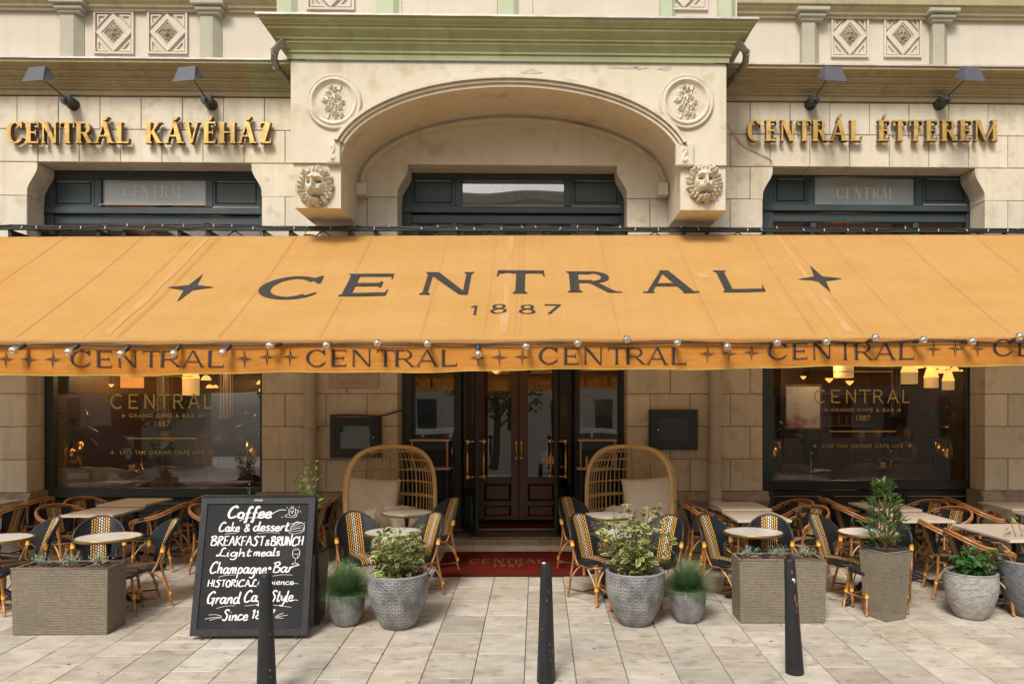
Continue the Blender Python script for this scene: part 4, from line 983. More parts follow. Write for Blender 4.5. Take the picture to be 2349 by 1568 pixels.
for px, py, tl in zip(xs, ys, tl_):
    c = U(px, py, YC-.03); top = Vector((c.x-tl*.05, YC+.015, cabz(c.x-tl*.05))); d = (c-top); d = d.normalized() if d.length > .01 else Vector((0, -1, -.2))
    if d.length < .1: d = Vector((0, -1, 0))
    bu = bpy.data.objects.new('bulb', None); col.objects.link(bu); bu.parent = fes; bu.location = top + d*.02
    bu.scale = (1.3, 1.3, 1.3); bu.rotation_euler = (-d).to_track_quat('Z', 'Y').to_euler()
    b = MB(); b.lathe([(.0001, .02), (.014, .015), (.017, -.005), (.017, -.035), (.014, -.04)], n=10); b.build('socket', M['black'], bu)
    b = MB(); b.lathe([(.013, -.04), (.018, -.048), (.028, -.062), (.031, -.078), (.027, -.094), (.016, -.106), (.0001, -.110)], n=14); b.build('glass_globe', M['bulb'], bu)
    b = MB(); b.tube([(-.008, 0, -.055), (-.012, 0, -.085), (0, .006, -.068), (.012, 0, -.088), (.008, 0, -.055)], .0035, 5); b.lathe([(.01, -.045), (.014, -.06), (.012, -.075), (.003, -.09)], n=8); b.build('filament', M['filament'], bu)
# ================================================================== gilt letters on the wall
def solid_letter(ch, xl, xr, yt, yb, par, dy):
    y = -.105; a = U(xl, yb, y); e = U(xr, yb, y); zt = U((xl+xr)/2, yt, y).z; ht = zt-a.z; wd = (e.x-a.x)*.97
    b = MB()
    for i, p in enumerate(glyph(ch, wd/ht, .205, .075, .05)):
        yy = y-i*.0009; pts = [(a.x+u*ht, a.z+v*ht) for u, v in p]; n = len(b.v); k = len(pts)
        ar = sum(pts[j][0]*pts[(j+1) % k][1]-pts[(j+1) % k][0]*pts[j][1] for j in range(k))
        if ar < 0: pts = pts[::-1]
        b.v += [(x, yy, z) for x, z in pts] + [(x, yy+.075, z) for x, z in pts]
        b.m = 0; b._a(None, tuple(range(n, n+k))); b.m = 1; b._a(None, tuple(range(n+2*k-1, n+k-1, -1)))
        for j in range(k): j2 = (j+1) % k; b._a(None, (n+j2, n+j, n+k+j, n+k+j2))
    b.tube([(a.x+.5*wd-.05, y+.07, a.z+.1), (a.x+.5*wd-.05, 0, a.z+.1)], .008, 6)
    b.build('letter', [M['gold'], M['goldside']], par)
sg = thing('wall_sign', 'raised gilt letters CENTRÁL KÁVÉHÁZ left of the arch', 'sign', group='gilt wall signs')
for ch, a, e in (('C',14,53),('E',58,91),('N',94,132),('T',137,171),('R',173,212),('Á',217,262),('L',266,297),('K',333,372),('Á',378,422),('V',420,458),('É',466,497),('H',502,541),('Á',546,589),('Z',594,623)): solid_letter(ch, a, e, 279.5, 328, sg, 0)
sg = thing('wall_sign', 'raised gilt letters CENTRÁL ÉTTEREM right of the arch', 'sign', group='gilt wall signs')
for ch, a, e in (('C',1715,1749),('E',1756,1785),('N',1790,1824),('T',1830,1862),('R',1864,1899),('Á',1905,1946),('L',1951,1980),('É',2015,2044),('T',2050,2081),('T',2087,2117),('E',2124,2154),('R',2160,2197),('E',2202,2232),('M',2237,2291)): solid_letter(ch, a, e, 275, 323, sg, 0)
# ---- wall lamps
for px, sx, lab in ((164, 85, 'grey shaded wall lamp at far left, above the first word of the sign'), (482, 429, 'grey shaded wall lamp above the word KÁVÉHÁZ'), (1861, 1911, 'grey shaded wall lamp just right of the balcony, above the right sign'), (2158, 2229, 'grey shaded wall lamp at far right above the word ÉTTEREM')):
    left = px < 1000; c = U(px, 237, -.06); t = thing('wall_lamp', lab, 'wall lamp', (c.x, 0, c.z), 0, 'wall lamps over the signs')
    b = MB(); 
    def cyl(b, y0, y1, r_, n=20):
        b.tube([(0, y0, 0), (0, y1, 0)], r_, n)
    b = MB(); cyl(b, 0, -.06, .078); cyl(b, -.06, -.19, .072); cyl(b, -.19, -.20, .055); b.build('wall_mount', M['lampblack'] if 'lampblack' in M else M['black'], t)
    sc_ = U(sx, 172, -.72); dz = sc_.z-c.z; dx = sc_.x-c.x
    b = MB(); b.tube([(0, -.18, 0), (.0, -.22, .02), (dx*.9+(.07 if left else -.07), -.66, dz-.06)], .009, 7); b.build('arm', M['black'], t)
    b = MB(); b.bbox(-.02, .02, -.235, -.17, -.02, .03, .005); b.build('swivel', M['lampgrey'], t)
    h2, w2, w1 = .105, .155, .118; x0 = 0; dxs = dx
    b = MB(); x0 = 0; y0 = 0
    A_ = [(x0-w2, y0-.07, dz-h2), (x0+w2, y0-.07, dz-h2), (x0+w2, y0+.12, dz-h2+.11), (x0-w2, y0+.12, dz-h2+.11)]
    B_ = [(x0-w1, y0+.0, dz+h2), (x0+w1, y0+.0, dz+h2), (x0+w1, y0+.07, dz+h2-.01), (x0-w1, y0+.07, dz+h2-.01)]
    n = len(b.v); b.v += A_ + B_
    for q in ((0,1,5,4),(1,2,6,5),(2,3,7,6),(3,0,4,7),(4,5,6,7)): b._a(None, tuple(n+i for i in q))
    b.tube([A_[0], A_[1], A_[2], A_[3]], .006, 5, closed=True); b.build('lamp_shade', M['lampgrey'], t, (dx, -.72, 0), (0, 0, R(-12 if left else 12)))
    
# ---- downpipes, menu cases, plaque
M['pipepaint'] = mat('painted_pipe', (.44,.375,.30), (.50,.43,.35), 4, .7, .1, 60, streak=.3, streakc=(.28,.22,.16))
for px, w_, lab in ((711, 28, 'painted downpipe on the pier between the left window and the entrance'), (1641, 29, 'painted downpipe on the pier between the entrance and the right window')):
    t = thing('downpipe', lab, 'downpipe', (0,0,0), 0, 'downpipes on the piers'); y = -.10; x = U(px, 1000, y).x; r_ = w_/2/170
    b = MB(); b.tube([(x, y, zz) for zz in (-.05, 1.5, 3.0, U(px, 540, y).z)], r_, 18); b.build('pipe', M['pipepaint'], t)
    for py in (930, 980, 1058, 1140):
        z = U(px, py, y).z; b = MB(); b.lathe([(r_, -.012), (r_+.006, -.010), (r_+.006, .010), (r_, .012)], (x, y, z), 18)
        if py in (980, 1058): b.tube([(x-r_-.02, y, z), (x+r_+.02, y, z)], .012, 8); b.tube([(x+r_+.01, y, z), (x+r_+.01, 0, z)], .008, 6)
        b.build('pipe_clip', M['pipepaint'], t)
M['glass_low'] = glass_mat('dull_case_glass', 1.45)
M['sheet_glare'] = mat('menu_sheet_glare', (.30,.29,.27), (.10,.10,.10), 5, .6)  # sheet paled to paint the bright street's reflection into the left case
M['sheet'] = mat('menu_sheet', (.03,.03,.03), (.06,.055,.05), 6, .6)
for x0, x1, yt, yb, lab, lt in ((757, 873, 956, 1049, 'black framed menu case with a loose cable, on the pier left of the entrance', 1), (1490, 1601, 939, 1031, 'plain black framed menu case on the pier right of the entrance', 0)):
    t = thing('menu_case', lab, 'menu case', (0,0,0), 0, 'menu cases beside the entrance')
    b = MB(); r_ = px_box(b, x0, x1, yt, yb, -.10, -.002, .008); b.build('case', M['blackpaint'], t); a, e, zb_, zt = r_
    b = MB(); frame_poly(b, rectp((a+e)/2, (zb_+zt)/2, (e-a)*.47, (zt-zb_)*.47), rectp((a+e)/2, (zb_+zt)/2, (e-a)*.30, (zt-zb_)*.28), -.125, -.10)
    frame_poly(b, rectp((a+e)/2, (zb_+zt)/2, (e-a)*.40, (zt-zb_)*.40), rectp((a+e)/2, (zb_+zt)/2, (e-a)*.38, (zt-zb_)*.37), -.133, -.12)
    b.build('case_frame', M['blackpaint'], t)
    b = MB(); b.box(a+.05, e-.05, -.104, -.101, zb_+.05, zt-.05); b.build('menu_sheet', M['sheet_glare'] if lt else M['sheet'], t)
    b = MB(); q = rectp((a+e)/2, (zb_+zt)/2, (e-a)*.31, (zt-zb_)*.29); b.poly([(x, -.108, z) for x, z in q]); b.build('case_glass', M['mirror_glass'] if lt else M['glass_low'], t)
    b = MB(); kx = a+(e-a)*(.87 if lt else .17); b.tube([(kx, -.125, (zb_+zt)/2), (kx, -.145, (zb_+zt)/2)], .012, 8); b.build('lock_knob', M['brass'], t)
    b = MB(); b.box(a+.02, e-.02, -.115, -.09, zt-.02, zt-.008); b.build('lamp_strip', M['lampgrey'], t)
    if lt:
        P = [U(757, 954, -.06), U(790, 951, -.08), U(830, 952, -.1), U(870, 953, -.1), U(885, 952, -.08), U(905, 945, -.04), U(924, 941, .05)]
        b = MB(); b.tube([p+Vector((0, 0, rnd.uniform(-.008, .008))) for p in P], .012, 7); b.build('cable', M['blackpaint'], t)
M['plaque'] = mat('pink_stone_plaque', (.42,.33,.25), (.50,.40,.31), 6, .8, .2, 80)
t = thing('memorial_plaque', 'pinkish stone plaque with worn incised writing on the pier above the left menu case', 'plaque')
b = MB(); r_ = px_box(b, 755, 868, 820, 890, -.035, -.001, .008); b.build('slab', M['plaque'], t)
M['worn'] = mat('worn_incised', (.33,.25,.185), None, 5, .9)
for py, wd in ((861, 76), (868, 40), (874, 74), (880, 68)):     # illegible in the photograph: short worn marks
    z = U(811, py, -.036).z; c = (r_[0]+r_[1])/2; b = MB(); x = c-wd/2/168
    while x < c+wd/2/168:
        w_ = rnd.uniform(.006, .016); b.poly([(x, -.0362, z), (x+w_, -.0362, z), (x+w_, -.0362, z+.018), (x, -.0362, z+.018)]); x += w_+.007
    b.build('worn_line', M['worn'], t)
# ================================================================== furniture prototypes
def crom(P, n=8, closed=False):
    P = [Vector(p) for p in P]; out = []; k = len(P)
    for i in range(k if closed else k-1):
        p0 = P[(i-1) % k] if (closed or i > 0) else P[i]; p1 = P[i]; p2 = P[(i+1) % k]; p3 = P[(i+2) % k] if (closed or i < k-2) else P[i+1]
        for j in range(n):
            t = j/n; out.append(.5*((2*p1)+(p2-p0)*t+(2*p0-5*p1+4*p2-p3)*t*t+(3*p1-p0-3*p2+p3)*t**3))
    if not closed: out.append(P[-1])
    return out
def weave_mat(name, dark=False):
    m, t, b, N, L = newmat(name)
    uv = N('ShaderNodeUVMap'); uv.uv_map = 'UVMap'; sp = N('ShaderNodeSeparateXYZ'); L(uv.outputs[0], sp.inputs[0])
    mp = N('ShaderNodeMapping'); mp.inputs['Scale'].default_value = (1, 1, 1); L(uv.outputs[0], mp.inputs[0])
    br = N('ShaderNodeTexBrick'); br.offset = .5; br.inputs['Scale'].default_value = 1.0; br.inputs['Brick Width'].default_value = .030; br.inputs['Row Height'].default_value = .0215
    br.inputs['Mortar Size'].default_value = .0056; br.inputs['Mortar Smooth'].default_value = .25; br.inputs['Color1'].default_value = (1,1,1,1); br.inputs['Color2'].default_value = (.8,.8,.8,1); br.inputs['Mortar'].default_value = (0,0,0,1)
    rot = N('ShaderNodeCombineXYZ'); L(sp.outputs[1], rot.inputs[0]); L(sp.outputs[0], rot.inputs[1]); L(rot.outputs[0], br.inputs['Vector'])
    ab = N('ShaderNodeMath'); ab.operation = 'ABSOLUTE'; L(sp.outputs[0], ab.inputs[0])
    cr = N('ShaderNodeValToRGB'); cr.color_ramp.interpolation = 'CONSTANT'; e = cr.color_ramp.elements
    k = .55 if dark else 1.0
    e[0].position = 0; e[0].color = (.92*k, .86*k, .70*k, 1); e[1].position = .0215*2; e[1].color = (.88*k, .47*k, .10*k, 1)
    x = e.new(.0215*8.1); x.color = (.016, .017, .021, 1)
    ml = N('ShaderNodeMath'); ml.operation = 'MULTIPLY'; ml.inputs[1].default_value = 2.0; L(ab.outputs[0], ml.inputs[0]); L(ml.outputs[0], cr.inputs[0])
    mx = N('ShaderNodeMix'); mx.data_type = 'RGBA'; L(br.outputs['Color'], mx.inputs[0]); mx.inputs[6].default_value = (.010, .011, .013, 1); L(cr.outputs[0], mx.inputs[7])
    L(mx.outputs[2], b.inputs['Base Color']); b.inputs['Roughness'].default_value = .42; b.inputs['Specular IOR Level'].default_value = .25
    bp = N('ShaderNodeBump'); bp.inputs['Strength'].default_value = .6; bp.inputs['Distance'].default_value = .003; L(br.outputs['Color'], bp.inputs['Height']); L(bp.outputs[0], b.inputs['Normal'])
    return m
M['weave'] = weave_mat('woven_plastic_seat')
M['blackcane'] = mat('black_wrapped_cane', (.012,.013,.015), (.022,.024,.028), 90, .4, .5, 120)
M['rattan'] = mat('varnished_rattan', (.31,.12,.035), (.46,.215,.075), 14, .35, .15, 60, rv=.18, stretch=(1,1,.5), coat=.3, c3=(.22,.075,.02), n3=25)
M['rattan_light'] = mat('pale_cane', (.58,.36,.13), (.66,.44,.18), 14, .45, .1, 60, rv=.1)
M['binding'] = mat('yellow_binding', (.72,.34,.03), (.80,.42,.06), 60, .5, .4, 200)
M['darkcane'] = mat('dark_cane', (.06,.028,.014), (.10,.045,.02), 20, .45, .1, 60)
M['cap'] = mat('nylon_foot', (.45,.44,.42), None, 4, .6)

def seat_mesh(w=.225, d=.225, z=.455):
    b = MB(); n = 28; prof = [(0.0, 0), (.35, .002), (.7, .0), (.9, -.004), (1.0, -.014), (1.02, -.032), (.97, -.05)]
    base = len(b.v)
    for r_, dz in prof:
        for j in range(n):
            a = 2*PI*j/n; c, s_ = math.cos(a), math.sin(a); k = (abs(c)**3.2+abs(s_)**3.2)**(-1/3.2)
            x, y = w*r_*k*c, d*r_*k*s_; y += .0
            zz = z+dz - (.025*max(0, -y/d-.55)**1.5*3 if r_ > .5 else 0); b.v.append((x*(1 - .08*(y/d)), y, zz))
    for i in range(len(prof)-1):
        for j in range(n):
            j2 = (j+1) % n; q = (base+i*n+j, base+(i+1)*n+j, base+(i+1)*n+j2, base+i*n+j2)
            uv = [(b.v[q_][0], b.v[q_][1]+ (0 if i < 4 else prof[i][1]*1.0)) for q_ in q]; b._a(None, q, True, uv)
    return b
def back_out(z):         # half width of the side chair back at height z
    if z > .70: return .235*math.sqrt(max(0, 1-((z-.70)/.215)**2))
    if z > .62: return .235
    if z > .58: return lerp(.165, .235, (z-.58)/.04)
    return lerp(.150, .165, (z-.46)/.12)
def back_pt(x, z, off=0.0): return (x, .185+.16*(max(0, z-.46)/.45)**1.1 - 2.0*x*x*(.4+.6*min(1, max(0, (z-.5)/.2))) + off, z)
def back_mesh():
    b = MB(); nz, nx = 26, 12
    for side in (0, 1):
        base = len(b.v); Z = [.455+(.915-.455)*(j/nz)**.96 for j in range(nz+1)]; Z[-1] = .9145
        for z in Z:
            h = max(.002, back_out(z))
            for i in range(nx+1): b.v.append(back_pt(h*(i/nx*2-1), z, .0 if side == 0 else .020))
        for j in range(nz):
            for i in range(nx):
                a = base+j*(nx+1)+i; q = (a, a+1, a+nx+2, a+nx+1)
                if side: q = q[::-1]
                b._a(None, q, True, [(b.v[k][0], b.v[k][2]) for k in q])
    return b
def side_chair():
    t = thing('bistro_chair', 'x', 'chair')
    seat_mesh().build('seat', M['weave'], t); back_mesh().build('backrest', M['weave'], t)
    o = [(back_out(z), z) for z in [.46, .52, .575, .60, .62, .66, .70, .74, .78, .82, .855, .885, .905, .9145]]
    rim = [Vector(back_pt(x, z, .01)) for x, z in o] ; rim[-1] = Vector(back_pt(.03, .9150, .01)); L_ = rim + [Vector((-p.x, p.y, p.z)) for p in rim[::-1]]
    b = MB(); b.tube(L_, .0135, 7); b.build('back_rim', M['blackcane'], t)
    for s_ in (-1, 1):
        x = s_
        b = MB(); b.tube(crom([(x*.232, .165, .66), (x*.228, .13, .50), (x*.222, .185, .25), (x*.215, .245, 0.0)], 4), [.0125]*12+[.012], 8); b.tube([(x*.238, .150, .63), (x*.236, .085, .46), (x*.232, .05, .40)], .0115, 7)
        l = b.build('leg', M['rattan'], t)
        b = MB(); b.tube([(x*.233, .158, .665), (x*.231, .143, .60)], .022, 8); b.tube([(x*.2195, .212, .185), (x*.2185, .222, .14)], .017, 8); b.build('binding', M['binding'], l)
        b = MB(); b.tube(crom([(x*.185, -.185, .44), (x*.19, -.19, .25), (x*.205, -.215, 0.0)], 4), .0165, 8); l = b.build('leg', M['rattan'], t)
        b = MB(); b.tube([(x*.1945, -.196, .21), (x*.197, -.20, .155)], .0215, 8); b.tube([(x*.186, -.186, .43), (x*.187, -.187, .39)], .0175, 8); b.build('binding', M['binding'], l)
        b = MB(); b.tube(crom([(x*.200, -.195, .17), (x*.195, -.12, .30), (x*.19, -.01, .41)], 5), .0075, 6); b.tube(crom([(x*.216, .21, .17), (x*.205, .14, .31), (x*.19, .03, .41)], 5), .0075, 6)
        b.tube(crom([(x*.200, -.205, .17), (x*.13, -.20, .32), (x*.03, -.19, .415)], 5), .0075, 6)
        b.build('brace', M['rattan_light'], t)
        b = MB(); b.tube([(x*.197, -.205, .125), (x*.214, .228, .105)], .009, 6); b.build('stretcher', M['darkcane'], t)
    b = MB(); b.tube([(-.2, 0, .118), (.2, 0, .118)], .009, 6); b.build('stretcher', M['darkcane'], t)
    b = MB(); b.tube([(-.2, -.205, .405), (.2, -.205, .405), (.215, .0, .405), (.19, .19, .405), (-.19, .19, .405), (-.215, 0, .405)], .0125, 7, closed=True); b.build('seat_frame', M['rattan'], t)
    return t
def arm_chair():
    t = thing('bistro_armchair', 'x', 'armchair')
    seat_mesh(.225, .22, .44).build('seat', M['weave'], t)
    b = MB()
    for side in (0, 1):
        base = len(b.v); nz, nx = 8, 10
        for j in range(nz+1):
            z = .47+.31*j/nz; h = lerp(.13, .19, j/nz)
            for i in range(nx+1):
                x = h*(i/nx*2-1); b.v.append((x, .20+.09*(j/nz)-1.6*x*x + .016*side, z))
        for j in range(nz):
            for i in range(nx):
                a = base+j*(nx+1)+i; q = (a, a+1, a+nx+2, a+nx+1); q = q[::-1] if side else q
                b._a(None, q, True, [(b.v[k][0]*1.0, b.v[k][2]) for k in q])
    b.build('backrest', M['weave'], t)
    for k, (dz, dy, sx) in enumerate(((0, 0, 1.0), (.026, .012, .985))):
        P = [(-.245*sx, -.215, .575), (-.275*sx, -.20, .635), (-.285*sx, -.08, .668), (-.285*sx, .06, .695), (-.255*sx, .19, .755), (-.15*sx, .285, .805), (0, .315, .82)]
        P = [(x, y+dy*(1 if y > 0 else 0), z-dz) for x, y, z in P]; P = P + [(-x, y, z) for x, y, z in P[-2::-1]]
        b = MB(); b.tube(crom(P, 5), .0150 if k == 0 else .012, 8); b.build('arm_rail', M['rattan'], t)
    for x in (-1, 1):
        b = MB(); b.tube(crom([(x*.275, -.04, .655), (x*.262, -.17, .60), (x*.235, -.205, .47)], 5), .0105, 7); b.tube(crom([(x*.285, -.12, .652), (x*.262, .0, .62), (x*.24, .02, .46)], 5), .0105, 7)
        b.build('arm_support', M['rattan'], t)
        b = MB(); b.tube([(x*.285, -.105, .662), (x*.286, -.045, .672)], .0195, 8); b.tube(crom([(x*.262, .17, .735), (x*.21, .20, .58), (x*.20, .19, .44)], 4), .012, 7); b.build('black_binding', M['blackcane'], t)
        b = MB(); b.tube(crom([(x*.20, .19, .50), (x*.205, .20, .25), (x*.22, .25, 0.0)], 4), .016, 8); l = b.build('leg', M['rattan'], t)
        b = MB(); b.tube([(x*.2095, .212, .20), (x*.211, .218, .16)], .0175, 8); b.build('binding', M['binding'], l)
        b = MB(); b.tube(crom([(x*.235, -.20, .56), (x*.205, -.195, .30), (x*.215, -.22, 0.0)], 4), .017, 8); l = b.build('leg', M['rattan'], t)
        b = MB(); b.tube([(x*.206, -.20, .225), (x*.208, -.203, .18)], .0185, 8); b.build('binding', M['binding'], l)
        b = MB(); b.tube(crom([(x*.21, -.20, .19), (x*.20, -.12, .31), (x*.19, -.01, .40)], 5), .0085, 6); b.tube(crom([(x*.212, .21, .19), (x*.20, .14, .31), (x*.19, .03, .40)], 5), .0085, 6)
        b.tube(crom([(x*.205, -.205, .19), (x*.13, -.20, .32), (x*.03, -.19, .405)], 5), .0085, 6); b.build('brace', M['rattan_light'], t)
        b = MB(); b.tube([(x*.21, -.21, .125), (x*.215, .232, .105)], .009, 6); b.build('stretcher', M['darkcane'], t)
    b = MB(); b.tube([(-.21, 0, .118), (.21, 0, .118)], .009, 6); b.build('stretcher', M['darkcane'], t)
    b = MB(); b.tube([(-.205, -.205, .392), (.205, -.205, .392), (.215, .0, .392), (.19, .19, .392), (-.19, .19, .392), (-.215, 0, .392)], .0125, 7, closed=True); b.build('seat_frame', M['rattan'], t)
    return t
def stool():
    t = thing('low_stool', 'x', 'stool')
    seat_mesh(.17, .17, .43).build('seat', M['blackcane'], t)
    for x in (-1, 1):
        for y in (-1, 1):
            b = MB(); b.tube([(x*.12, y*.12, .40), (x*.165, y*.165, 0)], .0145, 8); l = b.build('leg', M['rattan'], t)
            b = MB(); b.tube([(x*.142, y*.142, .21), (x*.147, y*.147, .165)], .019, 8); b.build('binding', M['binding'], l)
        b = MB(); b.tube([(x*.15, -.15, .16), (x*.15, .15, .16)], .0105, 6); b.build('stretcher', M['rattan'], t)
    b = MB(); b.tube([(-.15, .0, .19), (.15, .0, .19)], .0105, 6); b.build('stretcher', M['rattan'], t)
    return t
M['marble'] = mat('white_marble', (.70,.68,.65), (.62,.60,.57), 3.5, .3, 0, c3=(.46,.44,.42), n3=7, stretch=(1,2.5,1), coat=.2)
M['brassrim'] = mat('brass_rim', (.50,.36,.13), (.40,.27,.09), 12, .35, .1, 60, metal=.9)
M['iron'] = mat('cast_iron', (.012,.012,.013), (.022,.022,.023), 12, .5, .4, 60)
M['tabletop'] = mat('travertine_laminate', (.46,.385,.31), (.54,.46,.375), 5, .55, .1, 80, rv=.05, stretch=(3,1,1))
M['tabledge'] = mat('pale_table_edge', (.58,.50,.41), None, 5, .6)
def round_table():
    t = thing('round_table', 'x', 'table'); r_ = .30
    b = MB(); b.lathe([(.0001, .735), (r_-.014, .735), (r_-.012, .728)], n=48, smooth=False); b.build('marble_top', M['marble'], t)
    b = MB(); b.lathe([(r_-.013, .7365), (r_-.004, .738), (r_, .732), (r_-.002, .727), (r_+.001, .720), (r_-.002, .712), (r_-.01, .706), (r_-.05, .705), (.0001, .705)], n=48); b.build('brass_rim', M['brassrim'], t)
    b = MB(); b.lathe([(.10, .703), (.09, .695), (.03, .68), (.022, .60), (.019, .56), (.027, .545), (.02, .53), (.02, .34), (.03, .32), (.024, .30), (.035, .24), (.05, .19), (.03, .15), (.0001, .14)], n=14); b.build('stem', M['iron'], t)
    for k in range(3):
        a = 2*PI*k/3+.5; c, s_ = math.cos(a), math.sin(a)
        P = crom([(c*.01, s_*.01, .22), (c*.10, s_*.10, .20), (c*.19, s_*.19, .09), (c*.27, s_*.27, .035)], 4)
        b = MB(); b.tube(P, [.03-.010*i/len(P) for i in range(len(P))], 8); b.tube([(c*.26, s_*.26, .03), (c*.29, s_*.29, .028), (c*.32, s_*.32, .02)], [.026, .028, .014], 8); b.build('foot', M['iron'], t)
    return t
def square_table(w=.60, d=.70, nm='square_table'):
    t = thing(nm, 'x', 'table')
    b = MB(); b.bbox(-w/2, w/2, -d/2, d/2, .715, .742, .004); b.build('table_top', M['tabletop'], t)
    b = MB(); b.box(-w/2+.003, w/2-.003, -d/2-.0015, -d/2+.01, .717, .7385); b.build('front_edge', M['tabledge'], t)
    b = MB(); b.lathe([(.12, .712), (.11, .70), (.03, .69), (.026, .08), (.045, .06), (.0001, .05)], n=14); b.build('stem', M['iron'], t)
    for a in (.6, .6+PI/2, .6+PI, .6+1.5*PI):
        c, s_ = math.cos(a), math.sin(a); b = MB(); b.tube([(0, 0, .09), (c*.15, s_*.15, .05), (c*.29, s_*.29, .018)], [.03, .022, .016], 7); b.build('foot', M['iron'], t)
    return t
# ---- set out the round tables
TG = 'round bistro tables'; used = False; rt_ = round_table()
RT = [(-5, 1233, 'round marble table cut off by the left edge of the picture'),
      (249.6, 1230, 'round marble table with brass rim just behind the long wicker planter at left'),
      (903, 1218.5, 'pale round marble table behind the big grey pot left of the doormat'),
      (933, 1174, 'round table with greyish top right in front of the left egg seat'),
      (1397, 1180, 'round table with greyish top in front of the right egg seat'),
      (1430, 1221, 'round marble table behind the variegated bush right of the doormat'),
      (1728, 1218.5, 'round marble table above the long wicker planter at right'),
      (1992, 1219.5, 'round marble table left of the tall wicker planter with the laurel')]
TP = []
for px, py, lab in RT:
    p = G(px, py, .735); TP.append(p); place(rt_, used, (p.x, p.y, gz(p.y)), rnd.uniform(0, 6), lab, TG); used = True
used = False; st_ = square_table(); SG = 'beige cafe tables by the facade'
RG = [(54-57, 1147, -1), ]
sq = [  # far-left corner pixel, number in depth, label stem
    (-52, 1143, 2, 'beige table at the far left edge by the stone pier'),
    (292.4, 1139.5, 2, 'beige table under the left shop window'),
    (604, 1142, 2, 'beige table partly behind the chalkboard, beside the downpipe'),
    (1624.7, 1148, 2, 'beige table in front of the right downpipe'),
    (1944.5, 1149, 2, 'beige table under the right shop window beside the laurel'),
    (2242, 1148, 2, 'beige table at the right edge by the stone pier')]
ROWS = []
for px, py, n, lab in sq:
    c = G(px, py, .74); ROWS.append(c)
    for k in range(n):
        y = c.y-.355-.707*k; place(st_, used, (c.x+.30, y, gz(y)), 0, lab+(', nearer to the wall' if k == 0 else ', nearer to the street'), SG); used = True
c = G(2181.8, 1197, .74); t = square_table(.75, 1.02, 'long_table'); t.location = (c.x+.375, c.y-.51, gz(c.y-.5)); t['label'] = 'large beige table at the lower right behind the grey stone pot'
# ---- side chairs
sc_ = side_chair(); used = False; CG = 'woven bistro chairs at the round tables'
def chair_at(px, py, rz, lab):
    global used
    q = G(px, py, .85); a = R(rz); bx, by = math.sin(a), -math.cos(a)       # facing
    x, y = q.x+bx*.345, q.y+by*.345
    place(sc_, used, (x, y, gz(y)), a, lab, CG).scale = (1, 1, .93); used = True
for px, py, rz, lab in ((133, 1183, -38, 'woven black chair with yellow stripe facing left at the leftmost round table'),
    (232, 1181, 24, 'woven chair facing the street behind the round table by the left planter'),
    (405, 1187, -48, 'woven chair with yellow stripe turned left, just left of the chalkboard'),
    (722, 1176, -46, 'woven chair half hidden behind the right edge of the chalkboard'),
    (808, 1171, 32, 'woven chair turned right, behind the small grass pot left of the doormat'),
    (1003, 1173, -40, 'woven chair turned left with its legs on the left corner of the doormat'),
    (1046, 1139, -50, 'woven chair close to the left open door, furthest back on the left of the doormat'),
    (1296, 1137, 40, 'woven chair close to the right open door, furthest back on the right of the doormat'),
    (1325, 1176, 36, 'woven chair turned right with its feet just off the right end of the doormat'),
    (1540, 1179, -40, 'woven chair half hidden behind the variegated bush on the right'),
    (1612, 1178, 40, 'woven chair turned right behind the small grass pot on the right'),
    (1765, 1178, -18, 'woven chair facing the street behind the round table at the right planter'),
    (1864, 1176, 40, 'woven chair turned right behind the bollard with rust patches'),
    (2036, 1184, -28, 'woven chair facing the street behind the laurel planter')): chair_at(px, py, rz, lab)
# ---- armchairs
ac_ = arm_chair(); usedA = False; AG = 'rattan armchairs at the beige tables'
def arm_at(px, py, rz, lab):
    global usedA
    q = G(px, py, .785); a = R(rz); bx, by = math.sin(a), -math.cos(a); x, y = q.x+bx*.315, q.y+by*.315
    place(ac_, usedA, (x, y, gz(y)), a, lab, AG).scale = (1, 1, .955); usedA = True
for px, py, rz, lab in ((107, 1141, -96, 'rattan armchair facing left below the left stone pier, nearer the wall'),
    (48, 1158, -92, 'rattan armchair facing left at the left edge, nearer the street'),
    (118, 1155, 64, 'rattan armchair turned right at the left window table, nearer the street'),
    (176, 1139, 68, 'rattan armchair turned right at the left window table, nearer the wall'),
    (425, 1153, -84, 'rattan armchair turned left above the striped chair left of the chalkboard'),
    (470, 1137, -88, 'rattan armchair under the left window, back to the chalkboard'),
    (505, 1139, 72, 'rattan armchair just above the chalkboard top edge, nearer the wall'),
    (448, 1156, 80, 'rattan armchair mostly hidden behind the left edge of the chalkboard'),
    (748, 1153, -100, 'dark rattan armchair right of the chalkboard, nearer the street'),
    (776, 1139, -96, 'dark rattan armchair between the downpipe and the left egg seat'),
    (1562, 1148, 84, 'rattan armchair beside the right egg seat, nearer the wall'),
    (1590, 1163, 78, 'rattan armchair behind the chair with the grass pot, right of the egg seat'),
    (1848, 1144, -66, 'rattan armchair turned left under the right window, nearer the wall'),
    (1878, 1158, -62, 'rattan armchair turned left behind the chair by the rusty bollard'),
    (1885, 1141, 92, 'rattan armchair facing right under the right window, nearer the wall'),
    (1915, 1158, 88, 'rattan armchair facing right behind the round table by the laurel'),
    (2150, 1145, -66, 'rattan armchair right of the laurel, turned left, nearer the wall'),
    (2200, 1161, -66, 'rattan armchair right of the laurel, turned left, nearer the street'),
    (2172, 1141, 88, 'rattan armchair facing right at the table by the right stone pier, nearer the wall'),
    (2205, 1157, 84, 'rattan armchair facing right at the table by the right stone pier, nearer the street'),
    (2112, 1192, 76, 'rattan armchair at the long beige table, left of the pot with glossy leaves'),
    (2172, 1213, 78, 'rattan armchair at the long beige table, nearest the street behind the light grey pot')): arm_at(px, py, rz, lab)
so_ = stool(); us = False
